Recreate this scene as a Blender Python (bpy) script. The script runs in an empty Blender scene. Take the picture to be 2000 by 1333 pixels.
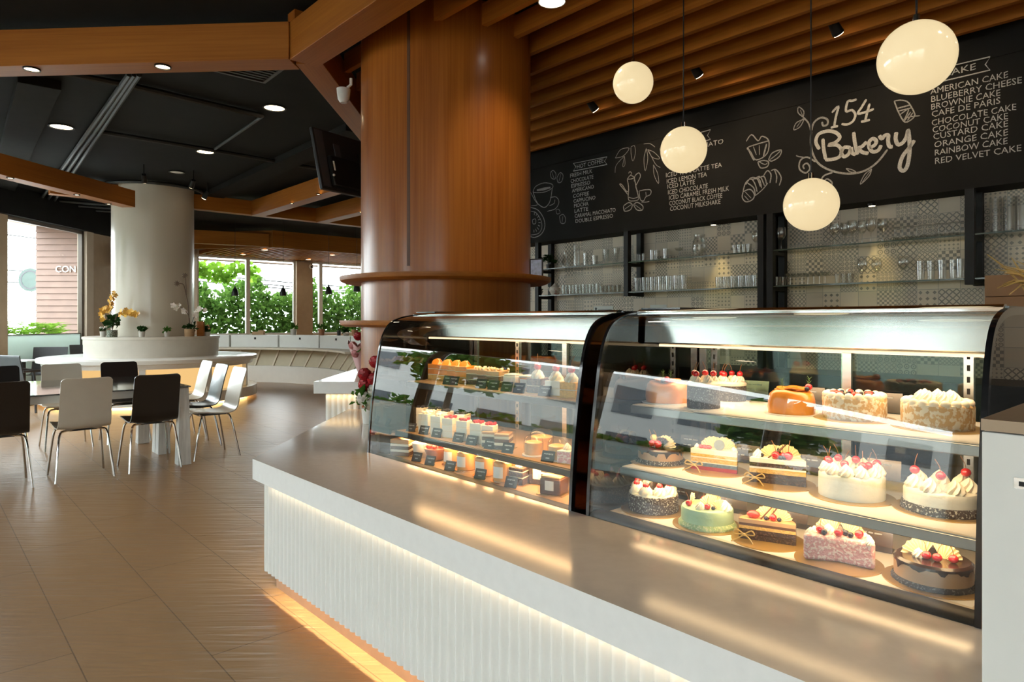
import bpy, math, random
from mathutils import Vector, Matrix

S = bpy.context.scene
C = S.collection
RND = random.Random(11)
PI = math.pi

# ---------------------------------------------------------------- camera
EYE = 1.35                       # eye height (m)
FPX = 1300.0                     # focal length in pixels of the 2000 px frame
cam = bpy.data.cameras.new('camera')
cam.sensor_width = 36.0
cam.lens = FPX / 2000.0 * 36.0
cam.shift_y = -39.5 / 2000.0
cam.clip_start = 0.05
cam.clip_end = 200
cam_o = bpy.data.objects.new('camera', cam)
cam_o.location = (0, 0, EYE)
cam_o.rotation_euler = (PI / 2, 0, 0)
C.objects.link(cam_o)
S.camera = cam_o

# ---------------------------------------------------------------- world: bright overcast sky
W = bpy.data.worlds.new('sky')
S.world = W
W.use_nodes = True
_bg = W.node_tree.nodes['Background']
_bg.inputs[0].default_value = (0.90, 0.96, 1.0, 1)
_bg.inputs[1].default_value = 11.0

# ---------------------------------------------------------------- render look
S.view_settings.view_transform = 'Standard'
S.view_settings.look = 'None'
S.view_settings.exposure = 0.25
S.view_settings.gamma = 1.0
S.view_settings.use_curve_mapping = False
cy = S.cycles
cy.use_denoising = True
cy.max_bounces = 8
cy.diffuse_bounces = 4
cy.glossy_bounces = 4
cy.transmission_bounces = 4
cy.transparent_max_bounces = 40
cy.caustics_reflective = False
cy.caustics_refractive = False
cy.sample_clamp_indirect = 4.0
cy.blur_glossy = 0.5

# ---------------------------------------------------------------- frames
# the counter, the cakes' cases, the slats and the menu wall share one direction (u); v runs away from the camera
TH = math.atan(1175 / 1300)
UX, UY, VX, VY = math.sin(TH), -math.cos(TH), math.cos(TH), math.sin(TH)
RU = math.atan2(UY, UX)

def uv(u, v, z=0.0):
    return Vector((UX * u + VX * v, UY * u + VY * v, z))

def at(px, py, z):
    """the point of the horizontal plane z seen at a pixel of the photograph"""
    y = (EYE - z) * FPX / (py - 627.0)
    return Vector(((px - 1000) / FPX * y, y, z))

def on_v(px, py, v):
    """(u, z) of the point of the upright plane v seen at a pixel of the photograph"""
    x = (px - 1000) / FPX
    y = v / (x * VX + VY)
    return (x * UX + UY) * y, EYE - (py - 627.0) / FPX * y

def to_uv(p):
    return p.x * UX + p.y * UY, p.x * VX + p.y * VY

# windows let the daylight in: portals guide the sky's light through the openings
def portal(name, loc, rot, sx, sy):
    l = bpy.data.lights.new(name, 'AREA')
    l.shape = 'RECTANGLE'
    l.size, l.size_y = sx, sy
    l.cycles.is_portal = True
    o = bpy.data.objects.new(name, l)
    o.location, o.rotation_euler = loc, rot
    C.objects.link(o)

portal('daylight_portal_side', (-8.8, 4.0, 1.6), (0, -PI / 2, 0), 3.2, 19)
portal('daylight_portal_rear', (-3.6, -5.6, 1.6), (PI / 2, 0, 0), 9.6, 3.2)
portal('daylight_portal_far', tuple(Vector((-8.6, 18.2, 2.0)) + Vector((VX, VY, 0)) * 3.5 - Vector((UX, UY, 0)) * 0.2), (PI / 2, 0, RU - PI / 2), 7, 2.4)

# ---------------------------------------------------------------- materials
def _principled(name):
    m = bpy.data.materials.new(name)
    m.use_nodes = True
    nt = m.node_tree
    return m, nt, nt.nodes['Principled BSDF']

def mat(name, col, rough=0.5, metal=0.0, var=0.12, scale=8.0, stretch=(1, 1, 1), bump=0.0, bscale=None, coat=0.0, emit=None, estr=0.0, spec=0.5, sss=0.0, detail=4.0):
    m, nt, b = _principled(name)
    N, L = nt.nodes, nt.links
    tc = N.new('ShaderNodeTexCoord')
    mp = N.new('ShaderNodeMapping')
    mp.inputs['Scale'].default_value = stretch
    L.new(tc.outputs['Object'], mp.inputs['Vector'])
    nz = N.new('ShaderNodeTexNoise')
    nz.inputs['Scale'].default_value = scale
    nz.inputs['Detail'].default_value = detail
    L.new(mp.outputs[0], nz.inputs['Vector'])
    r = N.new('ShaderNodeValToRGB')
    r.color_ramp.elements[0].position, r.color_ramp.elements[1].position = 0.3, 0.7
    r.color_ramp.elements[0].color = tuple(c * (1 - var) for c in col) + (1,)
    r.color_ramp.elements[1].color = tuple(min(1, c * (1 + var)) for c in col) + (1,)
    L.new(nz.outputs['Fac'], r.inputs['Fac'])
    L.new(r.outputs['Color'], b.inputs['Base Color'])
    b.inputs['Roughness'].default_value = rough
    b.inputs['Metallic'].default_value = metal
    b.inputs['Coat Weight'].default_value = coat
    b.inputs['Coat Roughness'].default_value = 0.08
    b.inputs['Specular IOR Level'].default_value = spec
    if sss:
        b.inputs['Subsurface Weight'].default_value = sss
        b.inputs['Subsurface Scale'].default_value = 0.01
    if emit:
        b.inputs['Emission Color'].default_value = tuple(emit) + (1,)
        b.inputs['Emission Strength'].default_value = estr
    if bump:
        n2 = nz
        if bscale:
            n2 = N.new('ShaderNodeTexNoise')
            n2.inputs['Scale'].default_value = bscale
            n2.inputs['Detail'].default_value = 3
            L.new(mp.outputs[0], n2.inputs['Vector'])
        bp = N.new('ShaderNodeBump')
        bp.inputs['Strength'].default_value = bump
        bp.inputs['Distance'].default_value = 0.01
        L.new(n2.outputs['Fac'], bp.inputs['Height'])
        L.new(bp.outputs[0], b.inputs['Normal'])
    return m

def glass(name, tint=(0.96, 0.98, 0.97), ior=1.45, gain=1.0, rough=0.0, base=0.0):
    """thin clear sheet: what lies behind shows through, the rest mirrors by Fresnel"""
    m = bpy.data.materials.new(name)
    m.use_nodes = True
    nt = m.node_tree
    N, L = nt.nodes, nt.links
    N.remove(N['Principled BSDF'])
    out = N['Material Output']
    tr = N.new('ShaderNodeBsdfTransparent')
    tr.inputs[0].default_value = tuple(tint) + (1,)
    gl = N.new('ShaderNodeBsdfGlossy')
    gl.inputs['Roughness'].default_value = rough
    fr = N.new('ShaderNodeFresnel')
    ge = N.new('ShaderNodeNewGeometry')
    io = N.new('ShaderNodeMath')
    io.operation = 'MULTIPLY_ADD'          # same reflectance from either face of the sheet
    io.inputs[1].default_value = 1.0 / ior - ior
    io.inputs[2].default_value = ior
    L.new(ge.outputs['Backfacing'], io.inputs[0])
    L.new(io.outputs[0], fr.inputs['IOR'])
    mu = N.new('ShaderNodeMath')
    mu.operation = 'MULTIPLY_ADD'
    mu.use_clamp = True
    mu.inputs[1].default_value = gain
    mu.inputs[2].default_value = base
    L.new(fr.outputs[0], mu.inputs[0])
    mx = N.new('ShaderNodeMixShader')
    L.new(mu.outputs[0], mx.inputs[0])
    L.new(tr.outputs[0], mx.inputs[1])
    L.new(gl.outputs[0], mx.inputs[2])
    L.new(mx.outputs[0], out.inputs['Surface'])
    return m

def glow(name, col, s):
    m = bpy.data.materials.new(name)
    m.use_nodes = True
    nt = m.node_tree
    nt.nodes.remove(nt.nodes['Principled BSDF'])
    e = nt.nodes.new('ShaderNodeEmission')
    e.inputs[0].default_value = tuple(col) + (1,)
    e.inputs[1].default_value = s
    nt.links.new(e.outputs[0], nt.nodes['Material Output'].inputs['Surface'])
    return m

def frosted(name, col, mixf=0.5):
    """translucent sheet: half lets light and shapes through, half is milky"""
    m = bpy.data.materials.new(name)
    m.use_nodes = True
    nt = m.node_tree
    N, L = nt.nodes, nt.links
    N.remove(N['Principled BSDF'])
    a = N.new('ShaderNodeBsdfTranslucent')
    a.inputs[0].default_value = tuple(col) + (1,)
    d = N.new('ShaderNodeBsdfDiffuse')
    d.inputs[0].default_value = tuple(col) + (1,)
    mx = N.new('ShaderNodeMixShader')
    mx.inputs[0].default_value = mixf
    L.new(a.outputs[0], mx.inputs[1])
    L.new(d.outputs[0], mx.inputs[2])
    L.new(mx.outputs[0], N['Material Output'].inputs['Surface'])
    return m

def mth(nt, op, a, b=None, c=None, clamp=False):
    n = nt.nodes.new('ShaderNodeMath')
    n.operation = op
    n.use_clamp = clamp
    for i, x in enumerate((a, b, c)):
        if x is None:
            continue
        if isinstance(x, (int, float)):
            n.inputs[i].default_value = x
        else:
            nt.links.new(x, n.inputs[i])
    return n.outputs[0]

def mixc(nt, f, a, b):
    n = nt.nodes.new('ShaderNodeMix')
    n.data_type = 'RGBA'
    for i, x in ((0, f), (6, a), (7, b)):
        if isinstance(x, (int, float)):
            n.inputs[i].default_value = x
        elif isinstance(x, tuple):
            n.inputs[i].default_value = x + (1,)
        else:
            nt.links.new(x, n.inputs[i])
    return n.outputs[2]

def wood(name, dark, light, axis=2, rough=0.33, coat=0.25, fine=60, spec=0.3):
    """veneer: fine grain running along one axis plus broad plank tone"""
    m, nt, b = _principled(name)
    N, L = nt.nodes, nt.links
    tc = N.new('ShaderNodeTexCoord')
    mp = N.new('ShaderNodeMapping')
    s = [fine, fine, fine]
    s[axis] = fine * 0.02
    mp.inputs['Scale'].default_value = s
    L.new(tc.outputs['Object'], mp.inputs['Vector'])
    n1 = N.new('ShaderNodeTexNoise')
    n1.inputs['Scale'].default_value = 1.0
    n1.inputs['Detail'].default_value = 5
    L.new(mp.outputs[0], n1.inputs['Vector'])
    mp2 = N.new('ShaderNodeMapping')
    s2 = [3.0, 3.0, 3.0]
    s2[axis] = 0.25
    mp2.inputs['Scale'].default_value = s2
    L.new(tc.outputs['Object'], mp2.inputs['Vector'])
    n2 = N.new('ShaderNodeTexNoise')
    n2.inputs['Scale'].default_value = 1.5
    L.new(mp2.outputs[0], n2.inputs['Vector'])
    f = mth(nt, 'ADD', mth(nt, 'MULTIPLY', n1.outputs['Fac'], 0.6), mth(nt, 'MULTIPLY', n2.outputs['Fac'], 0.6), clamp=True)
    r = N.new('ShaderNodeValToRGB')
    r.color_ramp.elements[0].position, r.color_ramp.elements[1].position = 0.40, 0.78
    r.color_ramp.elements[0].color = tuple(dark) + (1,)
    r.color_ramp.elements[1].color = tuple(light) + (1,)
    L.new(f, r.inputs['Fac'])
    L.new(r.outputs['Color'], b.inputs['Base Color'])
    b.inputs['Roughness'].default_value = rough
    b.inputs['Coat Weight'].default_value = coat
    b.inputs['Coat Roughness'].default_value = 0.15
    b.inputs['Specular IOR Level'].default_value = spec
    return m

def speckled(name, base, speck, scale=260.0, cut=0.56, rough=0.6, bump=0.6):
    """crumbs, sprinkles or flakes of a second colour over a body colour"""
    m, nt, b = _principled(name)
    N, L = nt.nodes, nt.links
    tc = N.new('ShaderNodeTexCoord')
    nz = N.new('ShaderNodeTexNoise')
    nz.inputs['Scale'].default_value = scale
    nz.inputs['Detail'].default_value = 2
    L.new(tc.outputs['Object'], nz.inputs['Vector'])
    f = mth(nt, 'MULTIPLY', mth(nt, 'SUBTRACT', nz.outputs['Fac'], cut), 14.0, clamp=True)
    c = mixc(nt, f, tuple(base), tuple(speck))
    L.new(c, b.inputs['Base Color'])
    b.inputs['Roughness'].default_value = rough
    bp = N.new('ShaderNodeBump')
    bp.inputs['Strength'].default_value = bump
    bp.inputs['Distance'].default_value = 0.004
    L.new(nz.outputs['Fac'], bp.inputs['Height'])
    L.new(bp.outputs[0], b.inputs['Normal'])
    return m

M = {}
M['wood_v'] = wood('veneer_upright', (0.225, 0.058, 0.007), (0.37, 0.118, 0.017), 2, 0.32, 0.15)
M['wood_x'] = wood('veneer_lengthwise', (0.24, 0.072, 0.009), (0.37, 0.128, 0.018), 0, 0.45, 0.0, spec=0.25)
M['slat'] = wood('slat_wood', (0.30, 0.092, 0.011), (0.44, 0.150, 0.020), 0, 0.5, 0.0, spec=0.2)
M['black_ceiling'] = mat('black_ceiling_paint', (0.0075, 0.0072, 0.007), 0.8, var=0.2, scale=3, spec=0.15)
M['black_pipe'] = mat('black_painted_pipe', (0.010, 0.0096, 0.0092), 0.55, var=0.1)
M['board'] = mat('chalkboard_paint', (0.0095, 0.0092, 0.009), 0.8, var=0.25, scale=2.0, spec=0.2)
M['chalk'] = mat('chalk', (0.44, 0.435, 0.42), 0.9, var=0.35, scale=220)
M['chalk_soft'] = mat('chalk_faint', (0.28, 0.275, 0.265), 0.9, var=0.45, scale=180)
M['beige'] = mat('beige_wall_paint', (0.52, 0.42, 0.32), 0.7, var=0.04)
M['tan'] = mat('tan_wall_paint', (0.40, 0.29, 0.19), 0.7, var=0.05)
M['white'] = mat('white_lacquer', (0.80, 0.80, 0.77), 0.25, var=0.02, coat=0.2)
M['white_matt'] = mat('white_paint', (0.78, 0.77, 0.73), 0.5, var=0.03)
M['stone'] = mat('polished_pale_stone', (0.62, 0.56, 0.50), 0.13, var=0.03, scale=30, coat=0.0)
M['fascia'] = mat('white_stone_fascia', (0.84, 0.84, 0.83), 0.25, var=0.02, scale=30, coat=0.1)
M['cream'] = mat('cream_laminate', (0.70, 0.62, 0.50), 0.4, var=0.04)
M['steel'] = mat('brushed_steel', (0.72, 0.72, 0.71), 0.26, 1.0, var=0.08, scale=4, stretch=(1, 30, 30))
M['chrome'] = mat('chrome', (0.78, 0.78, 0.78), 0.08, 1.0, var=0.03)
M['black_steel'] = mat('black_powder_coat', (0.009, 0.009, 0.0095), 0.45, var=0.1, spec=0.25)
M['black_gloss'] = mat('black_gloss', (0.008, 0.008, 0.009), 0.12, var=0.05, coat=0.5)
M['black_plastic'] = mat('black_plastic', (0.014, 0.014, 0.016), 0.4, var=0.15)
M['dark_grey'] = mat('dark_grey_plastic', (0.055, 0.055, 0.062), 0.45, var=0.1)
M['slot'] = mat('dark_slot', (0.01, 0.01, 0.01), 0.8)
M['pane'] = glass('window_pane', (0.97, 0.99, 0.98), 1.3, 0.6)
M['case_glass'] = glass('curved_case_glass', (0.95, 0.975, 0.96), 1.5, 1.9)
M['tint_glass'] = glass('smoked_glass', (0.13, 0.083, 0.048), 1.5, 1.2)
M['shelf_glass'] = glass('shelf_glass', (0.80, 0.90, 0.85), 1.5, 1.2)
M['clear'] = glass('drinking_glass', (0.965, 0.97, 0.965), 1.45, 1.7, 0.16, 0.055)
M['acetate'] = glass('clear_acetate', (0.97, 0.97, 0.96), 1.4, 1.0, 0.05, 0.01)
M['acrylic'] = glass('acrylic_sign', (0.66, 0.52, 0.42), 1.45, 1.6, 0.25, 0.10)
M['rail'] = mat('matt_black_rail', (0.004, 0.004, 0.004), 0.5, var=0.1, spec=0.2)
M['hood'] = mat('mirror_steel_hood', (0.52, 0.53, 0.51), 0.16, 1.0, var=0.03)
M['edge_steel'] = mat('shelf_edge_aluminium', (0.30, 0.31, 0.31), 0.28, 1.0, var=0.06)
M['edge_dark'] = mat('dark_shelf_edge', (0.05, 0.048, 0.045), 0.3, 0.6, var=0.1)
M['tan_tray'] = mat('tan_shelf_tray', (0.36, 0.23, 0.12), 0.4, var=0.08)
M['frost'] = frosted('frosted_film', (0.74, 0.82, 0.80), 0.35)
M['globe'] = mat('opal_globe', (0.32, 0.28, 0.21), 0.12, var=0.01, coat=0.2, emit=(1.0, 0.79, 0.45), estr=0.68)
M['lamp'] = glow('lamp_warm', (1.0, 0.80, 0.52), 9.0)
M['lamp_white'] = glow('lamp_white', (1.0, 0.93, 0.80), 9.0)
M['led'] = glow('led_warm', (1.0, 0.64, 0.25), 2.5)
M['led_case'] = glow('led_case', (1.0, 0.70, 0.38), 2.0)
M['backlit'] = glow('backlit_panel', (1.0, 0.62, 0.24), 0.78)

# ---------------------------------------------------------------- mesh building
class MB:
    def __init__(self):
        self.v, self.f, self.m = [], [], []

    def add(self, vs, fs, mi=0):
        k = len(self.v)
        self.v += [tuple(p) for p in vs]
        self.f += [tuple(i + k for i in f) for f in fs]
        self.m += [mi] * len(fs)
        return self

    def box(self, x0, x1, y0, y1, z0, z1, mi=0, M4=None):
        vs = [Vector((x, y, z)) for z in (z0, z1) for y in (y0, y1) for x in (x0, x1)]
        if M4 is not None:
            vs = [M4 @ p for p in vs]
        return self.add(vs, [(0, 2, 3, 1), (4, 5, 7, 6), (0, 1, 5, 4), (2, 6, 7, 3), (0, 4, 6, 2), (1, 3, 7, 5)], mi)

    def prism(self, poly, z0, z1, mi=0, mi_side=None):
        n = len(poly)
        vs = [(p[0], p[1], z0) for p in poly] + [(p[0], p[1], z1) for p in poly]
        self.add(vs, [tuple(reversed(range(n))), tuple(range(n, 2 * n))], mi)
        k = len(self.v) - 2 * n
        fs = [(i, (i + 1) % n, (i + 1) % n + n, i + n) for i in range(n)]
        self.f += [tuple(j + k for j in f) for f in fs]
        self.m += [mi if mi_side is None else mi_side] * n
        return self

    def extr(self, prof, x0, x1, mi=0):
        """closed (y, z) outline swept along x"""
        n = len(prof)
        vs = [(x0, p[0], p[1]) for p in prof] + [(x1, p[0], p[1]) for p in prof]
        fs = [tuple(range(n)), tuple(reversed(range(n, 2 * n)))] + [((i + 1) % n, i, i + n, (i + 1) % n + n) for i in range(n)]
        return self.add(vs, fs, mi)

    def sheet(self, prof, x0, x1, mi=0):
        """open (y, z) line swept along x: one thin surface"""
        n = len(prof)
        vs = [(x0, p[0], p[1]) for p in prof] + [(x1, p[0], p[1]) for p in prof]
        return self.add(vs, [(i + 1, i, i + n, i + 1 + n) for i in range(n - 1)], mi)

    def lathe(self, prof, n=24, c=(0, 0, 0), mi=0, a0=0.0, a1=None, jit=0.0):
        full = a1 is None
        cnt = n if full else n + 1
        span = 2 * PI if full else a1 - a0
        vs = []
        for i in range(cnt):
            a = a0 + span * i / n
            for r, z in prof:
                rr = r * (1 + (RND.uniform(-jit, jit) if jit else 0))
                vs.append((c[0] + rr * math.cos(a), c[1] + rr * math.sin(a), c[2] + z))
        k = len(prof)
        fs = []
        for i in range(n):
            j = (i + 1) % cnt
            for q in range(k - 1):
                fs.append((i * k + q, j * k + q, j * k + q + 1, i * k + q + 1))
        return self.add(vs, fs, mi)

    def disc(self, r, z, n=24, c=(0, 0), mi=0):
        vs = [(c[0] + r * math.cos(2 * PI * i / n), c[1] + r * math.sin(2 * PI * i / n), z) for i in range(n)]
        return self.add(vs, [tuple(range(n))], mi)

    def tube(self, pts, r, n=8, mi=0, cap=True):
        pts = [Vector(p) for p in pts]
        rs = r if isinstance(r, (list, tuple)) else [r] * len(pts)
        vs = []
        up = None
        for i, p in enumerate(pts):
            t = (pts[min(i + 1, len(pts) - 1)] - pts[max(i - 1, 0)]).normalized()
            if up is None:
                up = Vector((0, 0, 1)) if abs(t.z) < 0.9 else Vector((1, 0, 0))
            a = t.cross(up)
            if a.length < 1e-6:
                a = t.orthogonal()
            a.normalize()
            b = a.cross(t).normalized()
            up = b
            for q in range(n):
                th = 2 * PI * q / n
                vs.append(p + a * (rs[i] * math.cos(th)) + b * (rs[i] * math.sin(th)))
        fs = []
        for i in range(len(pts) - 1):
            for q in range(n):
                w = (q + 1) % n
                fs.append((i * n + q, i * n + w, (i + 1) * n + w, (i + 1) * n + q))
        if cap:
            fs.append(tuple(reversed(range(n))))
            fs.append(tuple(range((len(pts) - 1) * n, len(pts) * n)))
        return self.add(vs, fs, mi)

    def ball(self, c, r, nu=16, nv=10, s=(1, 1, 1), mi=0):
        vs = [(c[0], c[1], c[2] - r * s[2])]
        for j in range(1, nv):
            ph = -PI / 2 + PI * j / nv
            for i in range(nu):
                a = 2 * PI * i / nu
                vs.append((c[0] + r * s[0] * math.cos(ph) * math.cos(a), c[1] + r * s[1] * math.cos(ph) * math.sin(a), c[2] + r * s[2] * math.sin(ph)))
        vs.append((c[0], c[1], c[2] + r * s[2]))
        fs = [(0, 1 + (i + 1) % nu, 1 + i) for i in range(nu)]
        for j in range(nv - 2):
            for i in range(nu):
                a, b = 1 + j * nu + i, 1 + j * nu + (i + 1) % nu
                fs.append((a, b, b + nu, a + nu))
        k = 1 + (nv - 2) * nu
        fs += [(k + i, k + (i + 1) % nu, len(vs) - 1) for i in range(nu)]
        return self.add(vs, fs, mi)

    def ribbon(self, pts, w, y=0.0, mi=0, taper=True):
        """flat chalk stroke in the (x, z) plane"""
        n = len(pts)
        vs = []
        for i in range(n):
            a, b = pts[max(i - 1, 0)], pts[min(i + 1, n - 1)]
            dx, dz = b[0] - a[0], b[1] - a[1]
            l = math.hypot(dx, dz) or 1
            q = w / 2 * (0.6 if taper and i in (0, n - 1) else 1)
            nx, nz = -dz / l * q, dx / l * q
            vs += [(pts[i][0] + nx, y, pts[i][1] + nz), (pts[i][0] - nx, y, pts[i][1] - nz)]
        return self.add(vs, [(2 * i, 2 * i + 1, 2 * i + 3, 2 * i + 2) for i in range(n - 1)], mi)

    def mesh(self, name, mats, smooth=35):
        me = bpy.data.meshes.new(name)
        me.from_pydata(self.v, [], self.f)
        ms = mats if isinstance(mats, (list, tuple)) else [mats]
        for x in ms:
            me.materials.append(x)
        if len(ms) > 1:
            me.polygons.foreach_set('material_index', self.m)
        if smooth:
            me.polygons.foreach_set('use_smooth', [True] * len(me.polygons))
            me.set_sharp_from_angle(angle=math.radians(smooth))
        me.update()
        return me

    def build(self, name, mats, parent=None, smooth=35, bevel=0.0, loc=None, rz=0.0):
        o = bpy.data.objects.new(name, self.mesh(name, mats, smooth))
        C.objects.link(o)
        if parent is not None:
            o.parent = parent
        if loc is not None:
            o.location = loc
        if rz:
            o.rotation_euler = (0, 0, rz)
        if bevel:
            b = o.modifiers.new('edge', 'BEVEL')
            b.width = bevel
            b.segments = 2
            b.limit_method = 'ANGLE'
        return o

def smooth_line(pts, k=4, closed=False):
    """Catmull-Rom through the points (2-D or 3-D tuples)"""
    n = len(pts)
    out = []
    rng = range(n if closed else n - 1)
    g = (lambda i: pts[i % n]) if closed else (lambda i: pts[min(max(i, 0), n - 1)])
    for i in rng:
        p0, p1, p2, p3 = g(i - 1), g(i), g(i + 1), g(i + 2)
        for j in range(k):
            t = j / k
            out.append(tuple(0.5 * (2 * b + (c - a) * t + (2 * a - 5 * b + 4 * c - d) * t * t + (3 * b - a - 3 * c + d) * t ** 3) for a, b, c, d in zip(p0, p1, p2, p3)))
    out.append(tuple(g(0) if closed else pts[-1]))
    return out

# ---------------------------------------------------------------- naming and describing
def tag(o, label=None, cat=None, group=None, kind=None):
    if label:
        o['label'] = label
    if cat:
        o['category'] = cat
    if group:
        o['group'] = group
    if kind:
        o['kind'] = kind
    return o

def thing(name, label, cat, loc=(0, 0, 0), rz=0.0, group=None):
    o = bpy.data.objects.new(name, None)
    o.empty_display_size = 0.1
    C.objects.link(o)
    o.location = loc
    o.rotation_euler = (0, 0, rz)
    return tag(o, label, cat, group)

def copy_tree(o, loc=None, rz=None, label=None, group=None, parent=None):
    c = o.copy()
    C.objects.link(c)
    if parent is not None:
        c.parent = parent
    if loc is not None:
        c.location = loc
    if rz is not None:
        c.rotation_euler = (0, 0, rz)
    if label:
        c['label'] = label
    if group:
        c['group'] = group
    for ch in list(o.children):
        copy_tree(ch, parent=c)
    return c

MESHES = {}
def put(name, key, make, mats, parent=None, loc=(0, 0, 0), rz=0.0, s=1.0, rot=None, smooth=50):
    """one more piece of a kind whose mesh is shared"""
    if key not in MESHES:
        b = MB()
        make(b)
        MESHES[key] = b.mesh(key, mats, smooth)
    o = bpy.data.objects.new(name, MESHES[key])
    C.objects.link(o)
    if parent is not None:
        o.parent = parent
    o.location = loc
    o.rotation_euler = rot if rot else (0, 0, rz)
    o.scale = (s, s, s) if isinstance(s, (int, float)) else s
    return o

def lamp_light(name, kind, loc, energy, col, parent=None, rot=(0, 0, 0), size=0.1, size_y=None, spot=None, blend=0.6):
    l = bpy.data.lights.new(name, kind)
    l.energy = energy
    l.color = col
    if kind == 'AREA':
        l.shape = 'RECTANGLE' if size_y else 'SQUARE'
        l.size = size
        if size_y:
            l.size_y = size_y
    else:
        l.shadow_soft_size = size
    if spot:
        l.spot_size = spot
        l.spot_blend = blend
    o = bpy.data.objects.new(name, l)
    C.objects.link(o)
    if parent is not None:
        o.parent = parent
    o.location = loc
    o.rotation_euler = rot
    return o

# ================================================================ the room
XL = -8.6                         # glazed side wall
FAR0 = Vector((-8.6, 18.2, 0))    # corner where the far window wall starts
RV = math.atan2(VY, VX)
CEIL = 3.65
VW = 6.25                         # tiled wall
VB = 5.95                         # face of the menu board and of the shelf frames

def far_s(px):
    x = (px - 1000) / FPX
    u0 = FAR0.x * UX + FAR0.y * UY
    y = u0 / (x * UX + UY)
    return y * (x * VX + VY) - (FAR0.x * VX + FAR0.y * VY)

def structure(o):
    o['kind'] = 'structure'
    return o

# ---- floor: long fired tiles with a ripple relief
def floor_mat():
    m, nt, b = _principled('rippled_stone_tile')
    N, L = nt.nodes, nt.links
    tc = N.new('ShaderNodeTexCoord')
    mp = N.new('ShaderNodeMapping')
    mp.inputs['Rotation'].default_value = (0, 0, -RU)
    L.new(tc.outputs['Object'], mp.inputs['Vector'])
    sx = N.new('ShaderNodeSeparateXYZ')
    L.new(mp.outputs[0], sx.inputs[0])
    u, v = sx.outputs[0], sx.outputs[1]
    row = mth(nt, 'FLOOR', mth(nt, 'DIVIDE', mth(nt, 'ADD', v, 200.0 * 0.41 - 0.08), 0.41))
    vf = mth(nt, 'FRACT', mth(nt, 'DIVIDE', mth(nt, 'ADD', v, 200.0 * 0.41 - 0.08), 0.41))
    off = mth(nt, 'MULTIPLY', mth(nt, 'MODULO', row, 3.0), 0.4)
    uu = mth(nt, 'DIVIDE', mth(nt, 'ADD', mth(nt, 'ADD', u, off), 120.0), 1.2)
    uf = mth(nt, 'FRACT', uu)
    ucell = mth(nt, 'FLOOR', uu)
    ev = mth(nt, 'LESS_THAN', mth(nt, 'MINIMUM', vf, mth(nt, 'SUBTRACT', 1.0, vf)), 0.006)
    eu = mth(nt, 'LESS_THAN', mth(nt, 'MINIMUM', uf, mth(nt, 'SUBTRACT', 1.0, uf)), 0.0022)
    joint = mth(nt, 'MAXIMUM', ev, eu)
    wn = N.new('ShaderNodeTexWhiteNoise')
    cx = N.new('ShaderNodeCombineXYZ')
    L.new(row, cx.inputs[0]); L.new(ucell, cx.inputs[1])
    L.new(cx.outputs[0], wn.inputs['Vector'])
    nz = N.new('ShaderNodeTexNoise')
    nz.inputs['Scale'].default_value = 5.0
    nz.inputs['Detail'].default_value = 6
    L.new(mp.outputs[0], nz.inputs['Vector'])
    base = mixc(nt, mth(nt, 'MULTIPLY', wn.outputs['Value'], 0.5), (0.345, 0.205, 0.102), (0.405, 0.250, 0.128))
    base = mixc(nt, mth(nt, 'MULTIPLY', nz.outputs['Fac'], 0.5), base, (0.27, 0.160, 0.080))
    col = mixc(nt, mth(nt, 'MULTIPLY', joint, 0.85), base, (0.13, 0.072, 0.035))
    L.new(col, b.inputs['Base Color'])
    b.inputs['Roughness'].default_value = 0.33
    b.inputs['Specular IOR Level'].default_value = 0.38
    # ripples run roughly across the view, wandering
    mp2 = N.new('ShaderNodeMapping')
    mp2.inputs['Rotation'].default_value = (0, 0, math.radians(-12))
    mp2.inputs['Scale'].default_value = (2.2, 26, 1)
    L.new(tc.outputs['Object'], mp2.inputs['Vector'])
    n2 = N.new('ShaderNodeTexNoise')
    n2.inputs['Scale'].default_value = 1.0
    n2.inputs['Detail'].default_value = 3
    n2.inputs['Distortion'].default_value = 0.6
    L.new(mp2.outputs[0], n2.inputs['Vector'])
    hgt = mth(nt, 'SUBTRACT', n2.outputs['Fac'], mth(nt, 'MULTIPLY', joint, 0.5))
    bp = N.new('ShaderNodeBump')
    bp.inputs['Strength'].default_value = 0.55
    bp.inputs['Distance'].default_value = 0.012
    L.new(hgt, bp.inputs['Height'])
    L.new(bp.outputs[0], b.inputs['Normal'])
    return m

P3 = FAR0 + Vector((VX, VY, 0)) * 7.0
P4 = uv(-8.0, VW)
P5 = uv(5.0, VW)
P6 = Vector((1.8, -5.4, 0))
room = [(XL, -5.4), (P6.x, P6.y), (P5.x, P5.y), (P4.x, P4.y), (P3.x, P3.y), (FAR0.x, FAR0.y)]
structure(MB().prism(room, -0.12, 0.0).build('floor', floor_mat(), smooth=0))
structure(MB().prism(room, CEIL, CEIL + 0.15).build('ceiling', M['black_ceiling'], smooth=0))

def wall(name, a, b, z0, z1, m, th=0.15, out=1):
    """upright slab from a to b (xy), thickened to the outside"""
    d = Vector((b[0] - a[0], b[1] - a[1], 0))
    n = Vector((-d.y, d.x, 0)).normalized() * th * out
    poly = [(a[0], a[1]), (b[0], b[1]), (b[0] + n.x, b[1] + n.y), (a[0] + n.x, a[1] + n.y)]
    if out < 0:
        poly = poly[::-1]
    return structure(MB().prism(poly, z0, z1).build(name, m, smooth=0))

HEAD_R = 3.2
M['win_white'] = mat('window_frame_white', (0.72, 0.71, 0.68), 0.4, var=0.03)
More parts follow.
